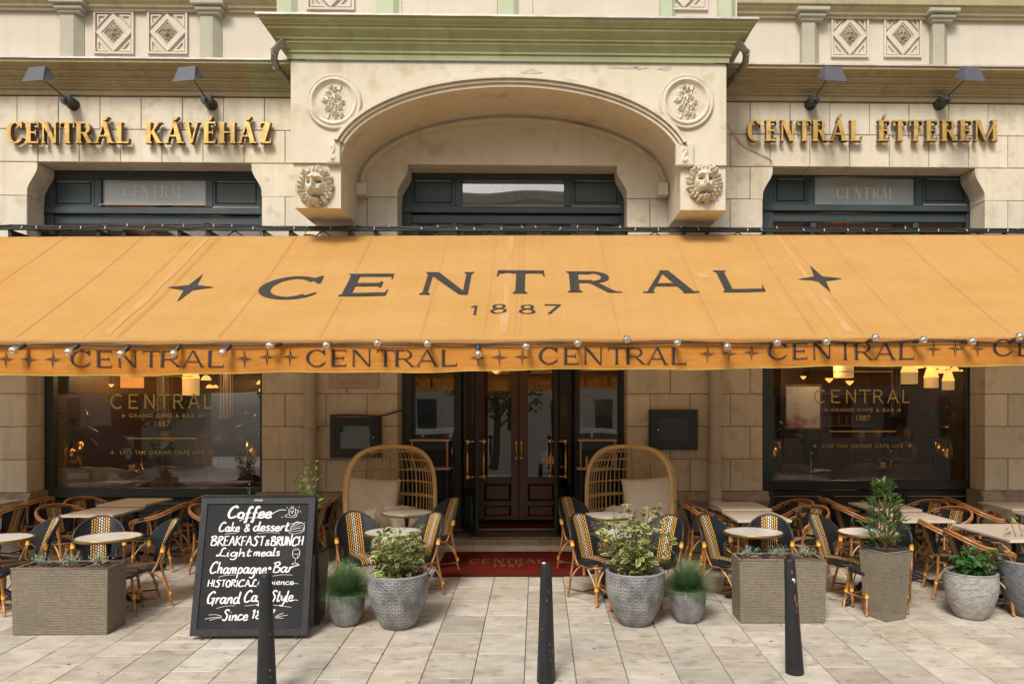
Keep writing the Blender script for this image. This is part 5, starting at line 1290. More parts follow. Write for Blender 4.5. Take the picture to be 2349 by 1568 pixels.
for px, py, lab in ((276, 1306, 'low black topped stool right behind the left wicker planter'), (1418, 1291, 'low black topped stool left of the big grey pot on the right'), (1992, 1300, 'low black topped stool left of the tall wicker planter'), (-20, 1306, 'low black topped stool at the left edge of the picture')):
    q = G(px, py, .43); place(so_, us, (q.x, q.y, gz(q.y)), .3, lab, 'low stools at the round tables'); us = True

# ================================================================== egg shaped wicker love seats
M['wicker'] = mat('golden_wicker', (.60,.38,.14), (.70,.48,.20), 25, .5, .4, 160, rv=.08)
M['beige'] = mat('beige_cushion', (.74,.66,.53), (.80,.72,.59), 4, .9, .35, 9, rv=.05, sheen=.2, bdist=.03)
def cushion(w, h, d, seed=0, sag=.0):
    r_ = random.Random(seed); ph = [r_.uniform(0, 6) for _ in range(6)]; b = MB(); n = 18
    for side in (1, -1):
        def f(u, v, side=side):
            x, z = u*2-1, v*2-1
            k = max(0, (1-x**4)*(1-z**4))**.42
            pin = 1-.07*(1-abs(x)**2)*abs(z)**6 ; pin2 = 1-.07*(1-abs(z)**2)*abs(x)**6
            dd = k*d/2*(1+.10*math.sin(x*4+ph[0])*math.sin(z*3+ph[1])) + .012*math.sin((x+z*.6)*9+ph[2])*k + .009*math.sin((x-z)*13+ph[3])*k
            return (x*w/2*pin2, side*dd, z*h/2*pin - sag*(1-x*x)*(z+1)*.25)
        if side == 1: b.grid(lambda u, v: f(1-u, v), n, n)
        else: b.grid(f, n, n)
    return b
def egg_seat(lab, mir):
    t = thing('egg_seat', lab, 'egg chair', (0,0,0), 0, 'egg shaped wicker seats by the entrance')
    W, Dp, zc_, hz = .56, .74, .80, .655
    def pr(z):
        k = abs((z-zc_)/hz); n_ = 3.0 if z > zc_ else 3.6
        return max(0, 1-k**n_)**(1/n_)*(1.0 if z > zc_ else 1.0)
    def sh(phi, z, e=0.0):
        c, s_ = math.cos(phi), math.sin(phi); n_ = 2.6; k = (abs(c)**n_+abs(s_)**n_)**(-1/n_); p = pr(z)
        return Vector(((W+e)*p*k*c, (Dp+e)*p*k*s_*.92, z))
    z0, z1 = zc_-hz, zc_+hz
    Zs = [zc_+hz*math.sin(PI*(i/26-.5)) for i in range(27)]
    ring_ = [sh(0, z) for z in Zs] + [sh(PI, z) for z in Zs[::-1]]
    b = MB(); b.tube([p+Vector((0, -.01, 0)) for p in ring_], .027, 8, closed=True); b.tube([p*1+Vector((0, .03, 0)) for p in ring_], .014, 7, closed=True); b.build('front_hoop', M['wicker'], t)
    zh = [z0+.10, .40, .60, .78, .80, .97, 1.12, 1.26, 1.37]
    for z in zh:
        b = MB(); b.tube([sh(PI*i/28, z) for i in range(29)], .012 if z in (.78, .80) else .010, 6, caps=False); b.build('cane_hoop', M['wicker'], t)
    for i in range(1, 32):
        phi = PI*i/32; thick = i in (7, 13, 19, 25)
        b = MB(); b.tube([sh(phi, z) for z in Zs], .012 if thick else .0066, 5, caps=False); b.build('cane_rib', M['wicker'], t)
    b = MB(); b.lathe([(.30, .0), (.32, .02), (.32, .13), (.30, .15)], (0, .28, 0), 24); b.build('base', M['wicker'], t)
    b = MB(); b.grid(lambda u, v: (lambda a, r_: (.48*r_*math.cos(a), .30+.36*r_*math.sin(a), .36-.03*r_**6))(2*PI*u, v), 28, 5); b.lathe([(.40, .36), (.45, .33), (.44, .24), (.40, .20)], (0, .30, 0), 24)
    b.build('seat_cushion', M['beige'], t)
    sd = 3 if mir > 0 else 8
    c1 = cushion(.72, .70, .26, sd).build('back_cushion', M['beige'], t, (-mir*.15, .44, .70), (R(-16), R(mir*5), R(-mir*14)))
    c2 = cushion(.55, .46, .18, sd+1).build('side_cushion', M['beige'], t, (mir*.24, .22, .50), (R(-48), R(mir*10), R(mir*24)))
    c3 = cushion(.42, .40, .16, sd+2).build('side_cushion', M['beige'], t, (-mir*.36, .10, .47), (R(-22), R(-mir*12), R(-mir*50)))
    return t
e1 = egg_seat('open fronted egg shaped wicker seat with beige cushions left of the entrance', 1); p = U(899, 1000, -.86); e1.location = (p.x, p.y, gz(p.y)); e1.rotation_euler[2] = R(27)
e2 = egg_seat('open fronted egg shaped wicker seat with beige cushions right of the entrance', -1); p = U(1442, 1000, -.86); e2.location = (p.x, p.y, gz(p.y)); e2.rotation_euler[2] = R(-25)
# ================================================================== planters and plants
def wicker_mat(name, c1, c2, dark):
    m, t, b, N, L = newmat(name); tc = N('ShaderNodeTexCoord'); sp = N('ShaderNodeSeparateXYZ'); L(tc.outputs['Object'], sp.inputs[0])
    ad = N('ShaderNodeMath'); ad.operation = 'ADD'; L(sp.outputs[0], ad.inputs[0]); L(sp.outputs[1], ad.inputs[1]); cb = N('ShaderNodeCombineXYZ'); L(ad.outputs[0], cb.inputs[0]); L(sp.outputs[2], cb.inputs[1])
    no = N('ShaderNodeTexNoise'); no.inputs['Scale'].default_value = 7; L(tc.outputs['Object'], no.inputs['Vector']); sc2 = N('ShaderNodeVectorMath'); sc2.operation = 'SCALE'; sc2.inputs['Scale'].default_value = .012; L(no.outputs['Color'], sc2.inputs[0])
    av = N('ShaderNodeVectorMath'); L(cb.outputs[0], av.inputs[0]); L(sc2.outputs[0], av.inputs[1])
    br = N('ShaderNodeTexBrick'); br.offset = .5; br.inputs['Scale'].default_value = 1; br.inputs['Brick Width'].default_value = .042; br.inputs['Row Height'].default_value = .0145; br.inputs['Mortar Size'].default_value = .0030; br.inputs['Mortar Smooth'].default_value = 1.0; br.inputs['Bias'].default_value = 0
    br.inputs['Color1'].default_value = (*c1, 1); br.inputs['Color2'].default_value = (*c2, 1); br.inputs['Mortar'].default_value = (*dark, 1); L(av.outputs[0], br.inputs['Vector'])
    n2 = N('ShaderNodeTexNoise'); n2.inputs['Scale'].default_value = 3; n2.inputs['Detail'].default_value = 6; L(tc.outputs['Object'], n2.inputs['Vector']); mr = N('ShaderNodeMapRange'); mr.inputs[3].default_value = .72; mr.inputs[4].default_value = 1.25; L(n2.outputs[0], mr.inputs[0])
    cc = N('ShaderNodeCombineColor'); [L(mr.outputs[0], cc.inputs[i]) for i in range(3)]
    mx = N('ShaderNodeMix'); mx.data_type = 'RGBA'; mx.blend_type = 'MULTIPLY'; mx.inputs[0].default_value = 1; L(br.outputs['Color'], mx.inputs[6]); L(cc.outputs[0], mx.inputs[7]); L(mx.outputs[2], b.inputs['Base Color'])
    b.inputs['Roughness'].default_value = .6; bp = N('ShaderNodeBump'); bp.invert = True; bp.inputs['Strength'].default_value = .9; bp.inputs['Distance'].default_value = .006; L(br.outputs['Fac'], bp.inputs['Height']); L(bp.outputs[0], b.inputs['Normal'])
    return m
M['greywicker'] = wicker_mat('grey_brown_wicker', (.31,.26,.19), (.235,.195,.14), (.065,.052,.036))
M['liner'] = mat('dark_plastic_liner', (.022,.024,.028), (.032,.034,.038), 8, .5)
M['bark'] = mat('bark_mulch', (.16,.055,.028), (.25,.10,.05), 60, .9, .5, 60)
M['soil'] = mat('dark_soil', (.03,.02,.014), (.06,.035,.022), 30, .95, .8, 60)
def pot_mat(name, base, light, kx, ky):
    m, t, b, N, L = newmat(name); uv = N('ShaderNodeUVMap'); uv.uv_map = 'UVMap'; sp = N('ShaderNodeSeparateXYZ'); L(uv.outputs[0], sp.inputs[0]); prev = None
    for ax, ay in ((kx, 0), (kx/2, ky), (kx/2, -ky), (0, ky*1.2)):
        a = N('ShaderNodeMath'); a.operation = 'MULTIPLY'; a.inputs[1].default_value = ax; L(sp.outputs[0], a.inputs[0])
        c = N('ShaderNodeMath'); c.operation = 'MULTIPLY_ADD'; c.inputs[1].default_value = ay; L(sp.outputs[1], c.inputs[0]); L(a.outputs[0], c.inputs[2])
        s_ = N('ShaderNodeMath'); s_.operation = 'COSINE'; s2 = N('ShaderNodeMath'); s2.operation = 'MULTIPLY'; s2.inputs[1].default_value = PI; L(c.outputs[0], s2.inputs[0]); L(s2.outputs[0], s_.inputs[0])
        ab = N('ShaderNodeMath'); ab.operation = 'ABSOLUTE'; L(s_.outputs[0], ab.inputs[0]); pw = N('ShaderNodeMath'); pw.operation = 'POWER'; pw.inputs[1].default_value = 9; L(ab.outputs[0], pw.inputs[0])
        if prev is None: prev = pw
        else: mxx = N('ShaderNodeMath'); mxx.operation = 'MAXIMUM'; L(prev.outputs[0], mxx.inputs[0]); L(pw.outputs[0], mxx.inputs[1]); prev = mxx
    tc = N('ShaderNodeTexCoord'); n2 = N('ShaderNodeTexNoise'); n2.inputs['Scale'].default_value = 7; n2.inputs['Detail'].default_value = 8; L(tc.outputs['Object'], n2.inputs['Vector'])
    mr = N('ShaderNodeMapRange'); mr.inputs[1].default_value = .35; mr.inputs[2].default_value = .65; mr.inputs[3].default_value = .15; mr.inputs[4].default_value = 1.0; L(n2.outputs[0], mr.inputs[0])
    fm = N('ShaderNodeMath'); fm.operation = 'MULTIPLY'; L(prev.outputs[0], fm.inputs[0]); L(mr.outputs[0], fm.inputs[1])
    mx = N('ShaderNodeMix'); mx.data_type = 'RGBA'; L(fm.outputs[0], mx.inputs[0]); mx.inputs[6].default_value = (*base, 1); mx.inputs[7].default_value = (*light, 1)
    m2 = N('ShaderNodeMix'); m2.data_type = 'RGBA'; m2.blend_type = 'MULTIPLY'; m2.inputs[0].default_value = .55; L(mx.outputs[2], m2.inputs[6]); L(n2.outputs['Color'], m2.inputs[7]); 
    hs_ = N('ShaderNodeHueSaturation'); hs_.inputs['Saturation'].default_value = .35; hs_.inputs['Value'].default_value = 1.35; L(m2.outputs[2], hs_.inputs['Color']); L(hs_.outputs[0], b.inputs['Base Color'])
    b.inputs['Roughness'].default_value = .55; b.inputs['Metallic'].default_value = .1
    bp = N('ShaderNodeBump'); bp.inputs['Strength'].default_value = .7; bp.inputs['Distance'].default_value = .006; L(prev.outputs[0], bp.inputs['Height']); L(bp.outputs[0], b.inputs['Normal']); return m
M['pot'] = pot_mat('patterned_grey_pot', (.105,.10,.10), (.40,.39,.38), 56, 13)
M['pot_s'] = pot_mat('patterned_small_pot', (.105,.10,.095), (.40,.385,.37), 44, 11)
M['pot_rough'] = mat('rough_cast_pot', (.25,.235,.215), (.42,.40,.375), 16, .8, .9, 26, c3=(.20,.185,.17), n3=30, bdist=.012, stretch=(1,1,1.8))
M['pot_dark'] = mat('slate_pot', (.10,.105,.115), (.17,.175,.19), 20, .65, .8, 30, bdist=.012)
M['potrim'] = mat('plain_grey_rim', (.20,.195,.19), (.26,.25,.245), 12, .6)
def leaf_mat(name, c1, c2, edge=None, ec=None, rv=.25, em=.6):
    m, t, b, N, L = newmat(name); uv = N('ShaderNodeUVMap'); uv.uv_map = 'UVMap'; sp = N('ShaderNodeSeparateXYZ'); L(uv.outputs[0], sp.inputs[0])
    oi = N('ShaderNodeObjectInfo'); tc = N('ShaderNodeTexCoord'); no = N('ShaderNodeTexNoise'); no.inputs['Scale'].default_value = 30; L(tc.outputs['Object'], no.inputs['Vector'])
    mx = N('ShaderNodeMix'); mx.data_type = 'RGBA'; L(oi.outputs['Random'], mx.inputs[0]); mx.inputs[6].default_value = (*c1, 1); mx.inputs[7].default_value = (*c2, 1); out = mx.outputs[2]
    if edge:
        # uv.x = distance from the leaf edge 0..1
        ad = N('ShaderNodeMath'); ad.operation = 'MULTIPLY_ADD'; ad.inputs[1].default_value = .7; L(no.outputs[0], ad.inputs[0]); L(sp.outputs[0], ad.inputs[2])
        ra = N('ShaderNodeMath'); ra.operation = 'MULTIPLY_ADD'; ra.inputs[1].default_value = -.35; L(oi.outputs['Random'], ra.inputs[0]); L(ad.outputs[0], ra.inputs[2])
        gr = N('ShaderNodeMath'); gr.operation = 'GREATER_THAN'; gr.inputs[1].default_value = em; L(ra.outputs[0], gr.inputs[0])
        m3 = N('ShaderNodeMix'); m3.data_type = 'RGBA'; L(gr.outputs[0], m3.inputs[0]); m3.inputs[6].default_value = (*ec, 1); L(out, m3.inputs[7]); out = m3.outputs[2]
    h = N('ShaderNodeHueSaturation'); mr = N('ShaderNodeMapRange'); mr.inputs[3].default_value = 1-rv; mr.inputs[4].default_value = 1+rv; wn = N('ShaderNodeTexWhiteNoise'); wn.noise_dimensions = '1D'; L(oi.outputs['Random'], wn.inputs['W']); L(wn.outputs[0], mr.inputs[0]); L(mr.outputs[0], h.inputs['Value']); L(out, h.inputs['Color'])
    b.inputs['Roughness'].default_value = .38; L(h.outputs[0], b.inputs['Base Color']); b.inputs['Coat Weight'].default_value = .15
    ou = t.nodes['Material Output']; tl = N('ShaderNodeBsdfTranslucent'); L(h.outputs[0], tl.inputs[0]); ms = N('ShaderNodeMixShader'); ms.inputs[0].default_value = .22; L(b.outputs[0], ms.inputs[1]); L(tl.outputs[0], ms.inputs[2]); L(ms.outputs[0], ou.inputs[0])
    return m
M['leaf_var'] = leaf_mat('variegated_leaf', (.07,.13,.03), (.14,.23,.06), True, (.56,.53,.22), .2, .50)
M['leaf_laurel'] = leaf_mat('laurel_leaf', (.07,.15,.035), (.15,.26,.07))
M['leaf_gloss'] = leaf_mat('glossy_leaf', (.03,.11,.025), (.06,.18,.04))
M['leaf_lime'] = leaf_mat('fresh_leaf', (.12,.24,.03), (.20,.34,.05))
M['grass'] = mat('blue_green_grass', (.05,.13,.045), (.13,.25,.09), 18, .6, c3=(.24,.27,.11), n3=26)
M['grass2'] = M['grass']
M['lavender'] = mat('silver_green_leaves', (.22,.30,.21), (.36,.44,.33), 40, .7)
M['twig'] = mat('brown_twig', (.10,.055,.03), (.17,.10,.055), 20, .8)
M['twig_g'] = mat('green_stem', (.10,.13,.04), (.15,.17,.06), 20, .7)
def leaf_data(name, w, l, fold, m, curl=.15):
    b = MB(); xs = [(0, .0, 0), (.25, .8, 0), (.5, 1.0, 0), (.75, .72, 0), (1.0, 0.02, 0)]
    n = len(xs)
    def zc(t): return -curl*l*t*t
    for t, k, _ in xs: b.v += [(-w/2*k, -l*t, zc(t)+fold*w*k), (0, -l*t, zc(t)), (w/2*k, -l*t, zc(t)+fold*w*k)]
    for i in range(n-1):
        a = i*3; e0, e1 = (1 if 0 < i else .2), (1 if i+1 < n-1 else .0)
        b._a(None, (a, a+1, a+4, a+3), True, [(0, 0), (e0, .5), (e1, .5), (0, 1)]); b._a(None, (a+1, a+2, a+5, a+4), True, [(e0, .5), (0, 1), (0, 1), (e1, .5)])
    return b.data(name, m)
def leaf_obj(me, par, p, yaw, pitch, roll, s, nm='leaf'):
    o = link(nm, me, par, p, None); o.rotation_euler = (pitch, roll, yaw); o.scale = (s, s, s); return o
LV = [leaf_data('leaf', .046, .066, .14, M['leaf_var'], c) for c in (.1, .3)]
LL = [leaf_data('leaf', .026, .072, .2, M['leaf_laurel'], c) for c in (.1, .3)]
LG = [leaf_data('leaf', .045, .105, .22, M['leaf_gloss'], c) for c in (.15, .4)]
LF = [leaf_data('leaf', .030, .065, .2, M['leaf_lime'], c) for c in (.1, .3)]
def mulch(par, fn, n, z, seed, m='bark', s=.02):
    r_ = random.Random(seed); b = MB()
    for _ in range(n):
        x, y = fn(r_); a = r_.uniform(0, PI); c, s_ = math.cos(a)*s*r_.uniform(.6, 1.6), math.sin(a)*s*r_.uniform(.6, 1.6); t = r_.uniform(.25, .45); zz = z+r_.uniform(-.004, .012); tl = r_.uniform(-.008, .008)
        n0 = len(b.v); P = [(x-c-s_*t, y-s_+c*t), (x+c-s_*t, y+s_+c*t), (x+c+s_*t, y+s_-c*t), (x-c+s_*t, y-s_-c*t)]
        b.v += [(p[0], p[1], zz-.004) for p in P] + [(p[0], p[1], zz+.004+(tl if i < 2 else -tl)) for i, p in enumerate(P)]
        for q in ((4,5,6,7),(0,1,5,4),(1,2,6,5),(2,3,7,6),(3,0,4,7)): b._a(None, tuple(n0+i for i in q))
    stuff(b.build('bark_chips', M[m], par))
def lavender(par, x, y, z, seed, r_=.085):
    rr = random.Random(seed); b = MB()
    for _ in range(46):
        a = rr.uniform(0, 2*PI); el = rr.uniform(.25, 1.4); L_ = r_*rr.uniform(.7, 1.15); d = Vector((math.cos(a)*math.cos(el), math.sin(a)*math.cos(el), math.sin(el)*.95)); o = Vector((x+rr.uniform(-.02, .02), y+rr.uniform(-.02, .02), z))
        for k in range(9):
            p = o+d*L_*(.35+.65*k/8); a2 = rr.uniform(0, 2*PI); e = (d*.6+Vector((math.cos(a2), math.sin(a2), rr.uniform(-.1, .5)))).normalized(); sd = e.cross(Vector((0, 0, 1))); sd = sd.normalized()*.0032 if sd.length > .01 else Vector((.003, 0, 0)); l = .022
            b.poly([p, p+e*l*.5+sd, p+e*l, p+e*l*.5-sd])
    stuff(b.build('silvery_foliage', M['lavender'], par))
def long_planter(px0, px1, py, lab, seed):
    a, e = G(px0, py), G(px1, py); W_ = (e.x-a.x); D_ = .30; H_ = .60
    t = thing('wicker_planter', lab, 'planter', ((a.x+e.x)/2, a.y, gz(a.y)), 0, 'long wicker planters')
    # walls as a ring so that the inside stays open
    b = MB(); hw = W_/2; hw2 = hw+.012; 
    O = lambda k, z: [(-k, -0.0-(.008 if z > .1 else 0), z), (k, -0.0-(.008 if z > .1 else 0), z), (k, D_+(.008 if z > .1 else 0), z), (-k, D_+(.008 if z > .1 else 0), z)]
    lo, hi, inn = O(hw, .004), O(hw2, H_), [(-hw2+.028, .020, H_), (hw2-.028, .020, H_), (hw2-.028, D_-.02, H_), (-hw2+.028, D_-.02, H_)]
    for i in range(4):
        j = (i+1) % 4; b.poly([lo[i], lo[j], hi[j], hi[i]]); b.poly([hi[i], hi[j], inn[j], inn[i]]); b.poly([inn[j], inn[i], (inn[i][0], inn[i][1], .45), (inn[j][0], inn[j][1], .45)])
    b.tube([(-hw2, -.008, H_), (hw2, -.008, H_), (hw2, D_+.008, H_), (-hw2, D_+.008, H_)], .009, 6, closed=True)
    b.build('wicker_body', M['greywicker'], t)
    n = 3; w_ = (W_-.04)/n
    for k in range(n):
        x0 = -W_/2+.02+k*w_; 
        b = MB(); frame_h = lambda q, z: [(x0+q, .022+q, z), (x0+w_-q, .022+q, z), (x0+w_-q, D_-.022-q, z), (x0+q, D_-.022-q, z)]
        A_, B_, C_ = frame_h(.004, H_+.004), frame_h(.02, H_+.004), frame_h(.022, H_-.06)
        for i in range(4):
            j = (i+1) % 4; b.poly([A_[i], A_[j], B_[j], B_[i]]); b.poly([B_[i], B_[j], C_[j], C_[i]]); b.poly([A_[j], A_[i], (A_[i][0], A_[i][1], H_-.02), (A_[j][0], A_[j][1], H_-.02)])
        b.poly([(p[0], p[1], H_-.03) for p in C_]); l = b.build('liner', M['liner'], t)
        mulch(l, lambda r_: (r_.uniform(x0+.035, x0+w_-.035), r_.uniform(.05, D_-.05)), 130, H_-.022, seed+k)
        lavender(l, x0+w_/2+rnd.uniform(-.02, .02), D_/2, H_-.01, seed*3+k, .118)
    return t
long_planter(29, 243, 1456.5, 'long wicker planter with three silvery tufts, at the lower left beside the chalkboard', 5)
long_planter(1699, 1894, 1429.5, 'long grey brown wicker planter with three silvery tufts, behind the rusty bollard at right', 9)
# ---- round pots
def pot(nm, lab, px, py, r_top, r_bot, h, m, mrim, group=None, bulge=.04, soil='bark', depth=.06):
    c = G(px, py); t = thing(nm, lab, 'potted plant', (c.x, c.y+r_bot*.9, gz(c.y)), 0, group)
    prof = []; n = 14
    for i in range(n+1):
        u = i/n; r_ = r_bot + (r_top-r_bot)*(1-(1-u)**2.1) + bulge*math.sin(PI*u)*.35; prof.append((r_*(.93 if i == 0 else 1), h*(.0 if i == 0 else u) + (.004 if i == 0 else 0)))
    b = MB(); b.lathe(prof, n=56); b.build('pot_body', M[m], t)
    b = MB(); b.lathe([(prof[-1][0]-.001, h-.012), (r_top+.004, h-.006), (r_top+.003, h+.006), (r_top-.006, h+.011), (r_top-.026, h+.009), (r_top-.032, h-.01), (r_top-.04, h-depth*1.3)], n=56); b.build('pot_rim', M[mrim], t)
    b = MB(); b.lathe([(r_top-.038, h-depth), (.0001, h-depth+.01)], n=40); b.build('soil', M['soil'], t)
    if soil: mulch(t, lambda q: (lambda a, r2: (math.cos(a)*r2, math.sin(a)*r2))(q.uniform(0, 2*PI), (r_top-.055)*math.sqrt(q.random())), 260, h-depth+.012, int(px), soil, .02)
    return t
def branchy(t, h0, n_st, height, spread, LM, nleaf, seed, tw='twig', top_sparse=.5, ls=1.0, lean=0, z_lo=.05, pitchr=(-.9, .5), extra=0):
    r_ = random.Random(seed); count = 0; stems = []
    for k in range(n_st):
        a = 2*PI*k/n_st+r_.uniform(-.5, .5); s_ = spread*r_.uniform(.25, 1.0); H_ = height*r_.uniform(.62, 1.0) if k else height
        P = crom([(r_.uniform(-.02, .02), r_.uniform(-.02, .02), h0), (math.cos(a)*s_*.45, math.sin(a)*s_*.45, h0+H_*.3), (math.cos(a)*s_*.9+r_.uniform(-.03, .03), math.sin(a)*s_*.9, h0+H_*.65), (math.cos(a)*s_*1.0+r_.uniform(-.04, .04)+lean, math.sin(a)*s_, h0+H_)], 5)
        stems.append(P); b = MB(); b.tube(P, [.007*(1-.7*i/len(P)) for i in range(len(P))], 5); b.build('stem', M[tw], t)
    per = max(1, nleaf//n_st)
    for P in stems:
        for q in range(per):
            u = z_lo + (1-z_lo)*(q+r_.random())/per
            if u > top_sparse and r_.random() < (u-top_sparse)*1.1: continue
            i = min(len(P)-2, int(u*(len(P)-1))); p = P[i].lerp(P[i+1], u*(len(P)-1)-i); yaw = r_.uniform(0, 2*PI)
            side = r_.random(); off = (.01+.10*side)*(1-.72*max(0, u-.45)/.55); d = Vector((math.sin(yaw), -math.cos(yaw), 0))
            pp = p + d*off + Vector((0, 0, r_.uniform(-.02, .03)))
            leaf_obj(r_.choice(LM), t, pp, yaw+r_.uniform(-.4, .4), r_.uniform(*pitchr), r_.uniform(-.8, .8), ls*r_.uniform(.7, 1.15)*(1-.35*max(0, u-.6)/.4)); count += 1
    if extra:
        b = MB(); me = LM[0]; vs_ = [v.co.copy() for v in me.vertices]; fs = [tuple(p.vertices) for p in me.polygons]; uvs = [[tuple(me.uv_layers[0].data[i].uv) for i in p.loop_indices] for p in me.polygons]
        for q in range(extra):
            P = r_.choice(stems); u = z_lo+(1-z_lo)*r_.random()**1.25; i = min(len(P)-2, int(u*(len(P)-1))); p = P[i]; yaw = r_.uniform(0, 2*PI); off = r_.uniform(.0, .10)*(1-.75*max(0, u-.4)/.6)
            mt = Matrix.Translation(p+Vector((math.sin(yaw)*off, -math.cos(yaw)*off, r_.uniform(-.03, .03)))) @ Matrix.Rotation(yaw+r_.uniform(-1, 1), 4, 'Z') @ Matrix.Rotation(r_.uniform(*pitchr), 4, 'X') @ Matrix.Rotation(r_.uniform(-.8, .8), 4, 'Y') @ Matrix.Scale(ls*r_.uniform(.55, .95), 4)
            n0 = len(b.v); b.v += [tuple(mt @ v) for v in vs_]
            for f, uu in zip(fs, uvs): b._a(None, tuple(n0+k for k in f), True, uu)
        stuff(b.build('foliage', me.materials[0], t))
    return stems
t = pot('variegated_shrub_pot', 'large patterned grey pot with a compact yellow edged shrub, left of the doormat', 908, 1446, .275, .135, .50, 'pot', 'potrim', 'large patterned grey pots')
branchy(t, .42, 14, .52, .26, LV, 296, 21, z_lo=.0, top_sparse=.85, ls=1.3, extra=300)
t = pot('variegated_shrub_pot', 'large patterned grey pot with a taller variegated shrub, right of the doormat', 1461, 1439, .275, .135, .50, 'pot', 'potrim', 'large patterned grey pots')
branchy(t, .42, 15, .70, .33, LV, 298, 34, z_lo=.0, top_sparse=.72, ls=1.3, extra=330)
def grass_ball(t, h, R_, seed, n=2600):
    r_ = random.Random(seed); b = MB()
    for _ in range(n):
        a = r_.uniform(0, 2*PI); el = math.asin(r_.uniform(.16, 1.0)); L_ = R_*r_.uniform(.72, 1.12); d = Vector((math.cos(a)*math.cos(el), math.sin(a)*math.cos(el), max(.0, math.sin(el))+.06)).normalized()
        o = Vector((r_.uniform(-.05, .05), r_.uniform(-.05, .05), h)); sd = Vector((-math.sin(a), math.cos(a), 0))*.0016; dr = (1-math.sin(max(0, el)))*.42*L_
        pts = [o+d*L_*u+Vector((0, 0, -dr*u*u)) for u in (0, .4, .75, 1.0)]; n0 = len(b.v); ks = (1, .9, .6, .15)
        for p, k in zip(pts, ks): b.v += [tuple(p-sd*k), tuple(p+sd*k)]
        for i in range(3): b._a(None, (n0+2*i, n0+2*i+1, n0+2*i+3, n0+2*i+2), True)
    stuff(b.build('grass_blades', M['grass'], t))
t = pot('grass_pot', 'small pot with a ball of fine grass, between the chalkboard and the big left pot', 789, 1438.5, .168, .10, .29, 'pot_s', 'potrim', 'small pots of grass', .02, None, .03); grass_ball(t, .28, .33, 3)
t = pot('grass_pot', 'small pot with a ball of fine grass, left of the right long wicker planter', 1582, 1430.5, .172, .11, .30, 'pot_s', 'potrim', 'small pots of grass', .02, None, .03); grass_ball(t, .29, .32, 4)
t = pot('shrub_pot', 'light grey rough cast pot with a low glossy green shrub at lower right', 2243, 1423, .235, .125, .44, 'pot_rough', 'potrim', None, .05, None, .05)
branchy(t, .40, 9, .27, .19, LG, 100, 8, 'twig_g', .9, 1.15, pitchr=(-.7, .7), z_lo=.25, extra=80)
t = pot('shrub_pot', 'dark slate grey pot with a sparse leafy twig, cut off by the right edge', 2381, 1419, .27, .135, .54, 'pot_dark', 'potrim', None, .05, None, .05)
branchy(t, .48, 4, .62, .16, LL, 34, 14, 'twig', .95, 1.2, z_lo=.3)
# ---- tapered square wicker planters
def tall_planter(px, py, rz, lab, group='tall tapered wicker planters'):
    c = G(px, py); t = thing('tall_wicker_planter', lab, 'potted plant', (c.x, c.y+.14, gz(c.y)), rz, group); H_ = .66; a0, a1 = .130, .166
    b = MB(); lo = [(-a0,-a0,.004),(a0,-a0,.004),(a0,a0,.004),(-a0,a0,.004)]; hi = [(-a1,-a1,H_),(a1,-a1,H_),(a1,a1,H_),(-a1,a1,H_)]
    for i in range(4): j = (i+1) % 4; b.poly([lo[i], lo[j], hi[j], hi[i]])
    b.tube(hi, .008, 6, closed=True); b.build('wicker_body', M['greywicker'], t)
    b = MB(); q = a1-.012; s1 = [(-q,-q),(q,-q),(q,q),(-q,q)]; s2 = [(x*.80, y*.80) for x, y in s1]
    for i in range(4):
        j = (i+1) % 4; b.poly([(*s1[i], H_-.01), (*s1[j], H_-.01), (*s1[j], H_+.028), (*s1[i], H_+.028)]); b.poly([(*s1[i], H_+.028), (*s1[j], H_+.028), (*s2[j], H_+.024), (*s2[i], H_+.024)]); b.poly([(*s2[j], H_+.024), (*s2[i], H_+.024), (*s2[i], H_-.04), (*s2[j], H_-.04)])
    b.poly([(x, y, H_-.025) for x, y in s2]); b.build('liner', M['liner'], t); mulch(t, lambda r_: (r_.uniform(-.11, .11), r_.uniform(-.11, .11)), 110, H_-.012, int(px), 'bark', .02)
    return t
t = tall_planter(2046, 1424.5, R(24), 'tall tapered wicker planter with a cone shaped laurel, right of the long planter')
r_ = random.Random(5)
for k in range(9):
    a = k*2.4; s_ = .05+.03*(k % 3); P = crom([(0, 0, .66), (math.cos(a)*s_, math.sin(a)*s_, .9), (math.cos(a)*s_*1.3, math.sin(a)*s_*1.3, 1.05+.03*k)], 4)
    if k == 0: P = crom([(0, 0, .66), (.01, 0, .95), (-.03, 0, 1.30)], 4)
    b = MB(); b.tube(P, .005, 5); b.build('stem', M['twig'], t)
for k in range(290):
    u = r_.random()**.85; z = .68+.62*u; rad = (.155*(1-u)**.6+.02)*(1.1 if u > .12 else .75)*(1+.2*math.sin(z*30)); a = r_.uniform(0, 2*PI); rr = rad*math.sqrt(r_.uniform(.25, 1)); 
    leaf_obj(r_.choice(LL), t, Vector((math.sin(a)*rr-.03*u, -math.cos(a)*rr, z)), a+r_.uniform(-.5, .5), r_.uniform(-1.25, -.1), r_.uniform(-.4, .4), r_.uniform(.95, 1.45))
t = tall_planter(690, 1436, R(-8), 'tall tapered wicker planter with leafy shoots, mostly hidden behind the chalkboard')
branchy(t, .66, 6, .86, .09, LF, 110, 40, 'twig_g', 1.0, 1.0, z_lo=.35, pitchr=(-1.1, .2))
t = tall_planter(552, 1429, R(5), 'tall tapered wicker planter hidden behind the chalkboard, only a shoot showing above it')
branchy(t, .66, 4, .62, .05, LF, 24, 41, 'twig_g', 1.0, 1.0, z_lo=.5, pitchr=(-1.1, 0))
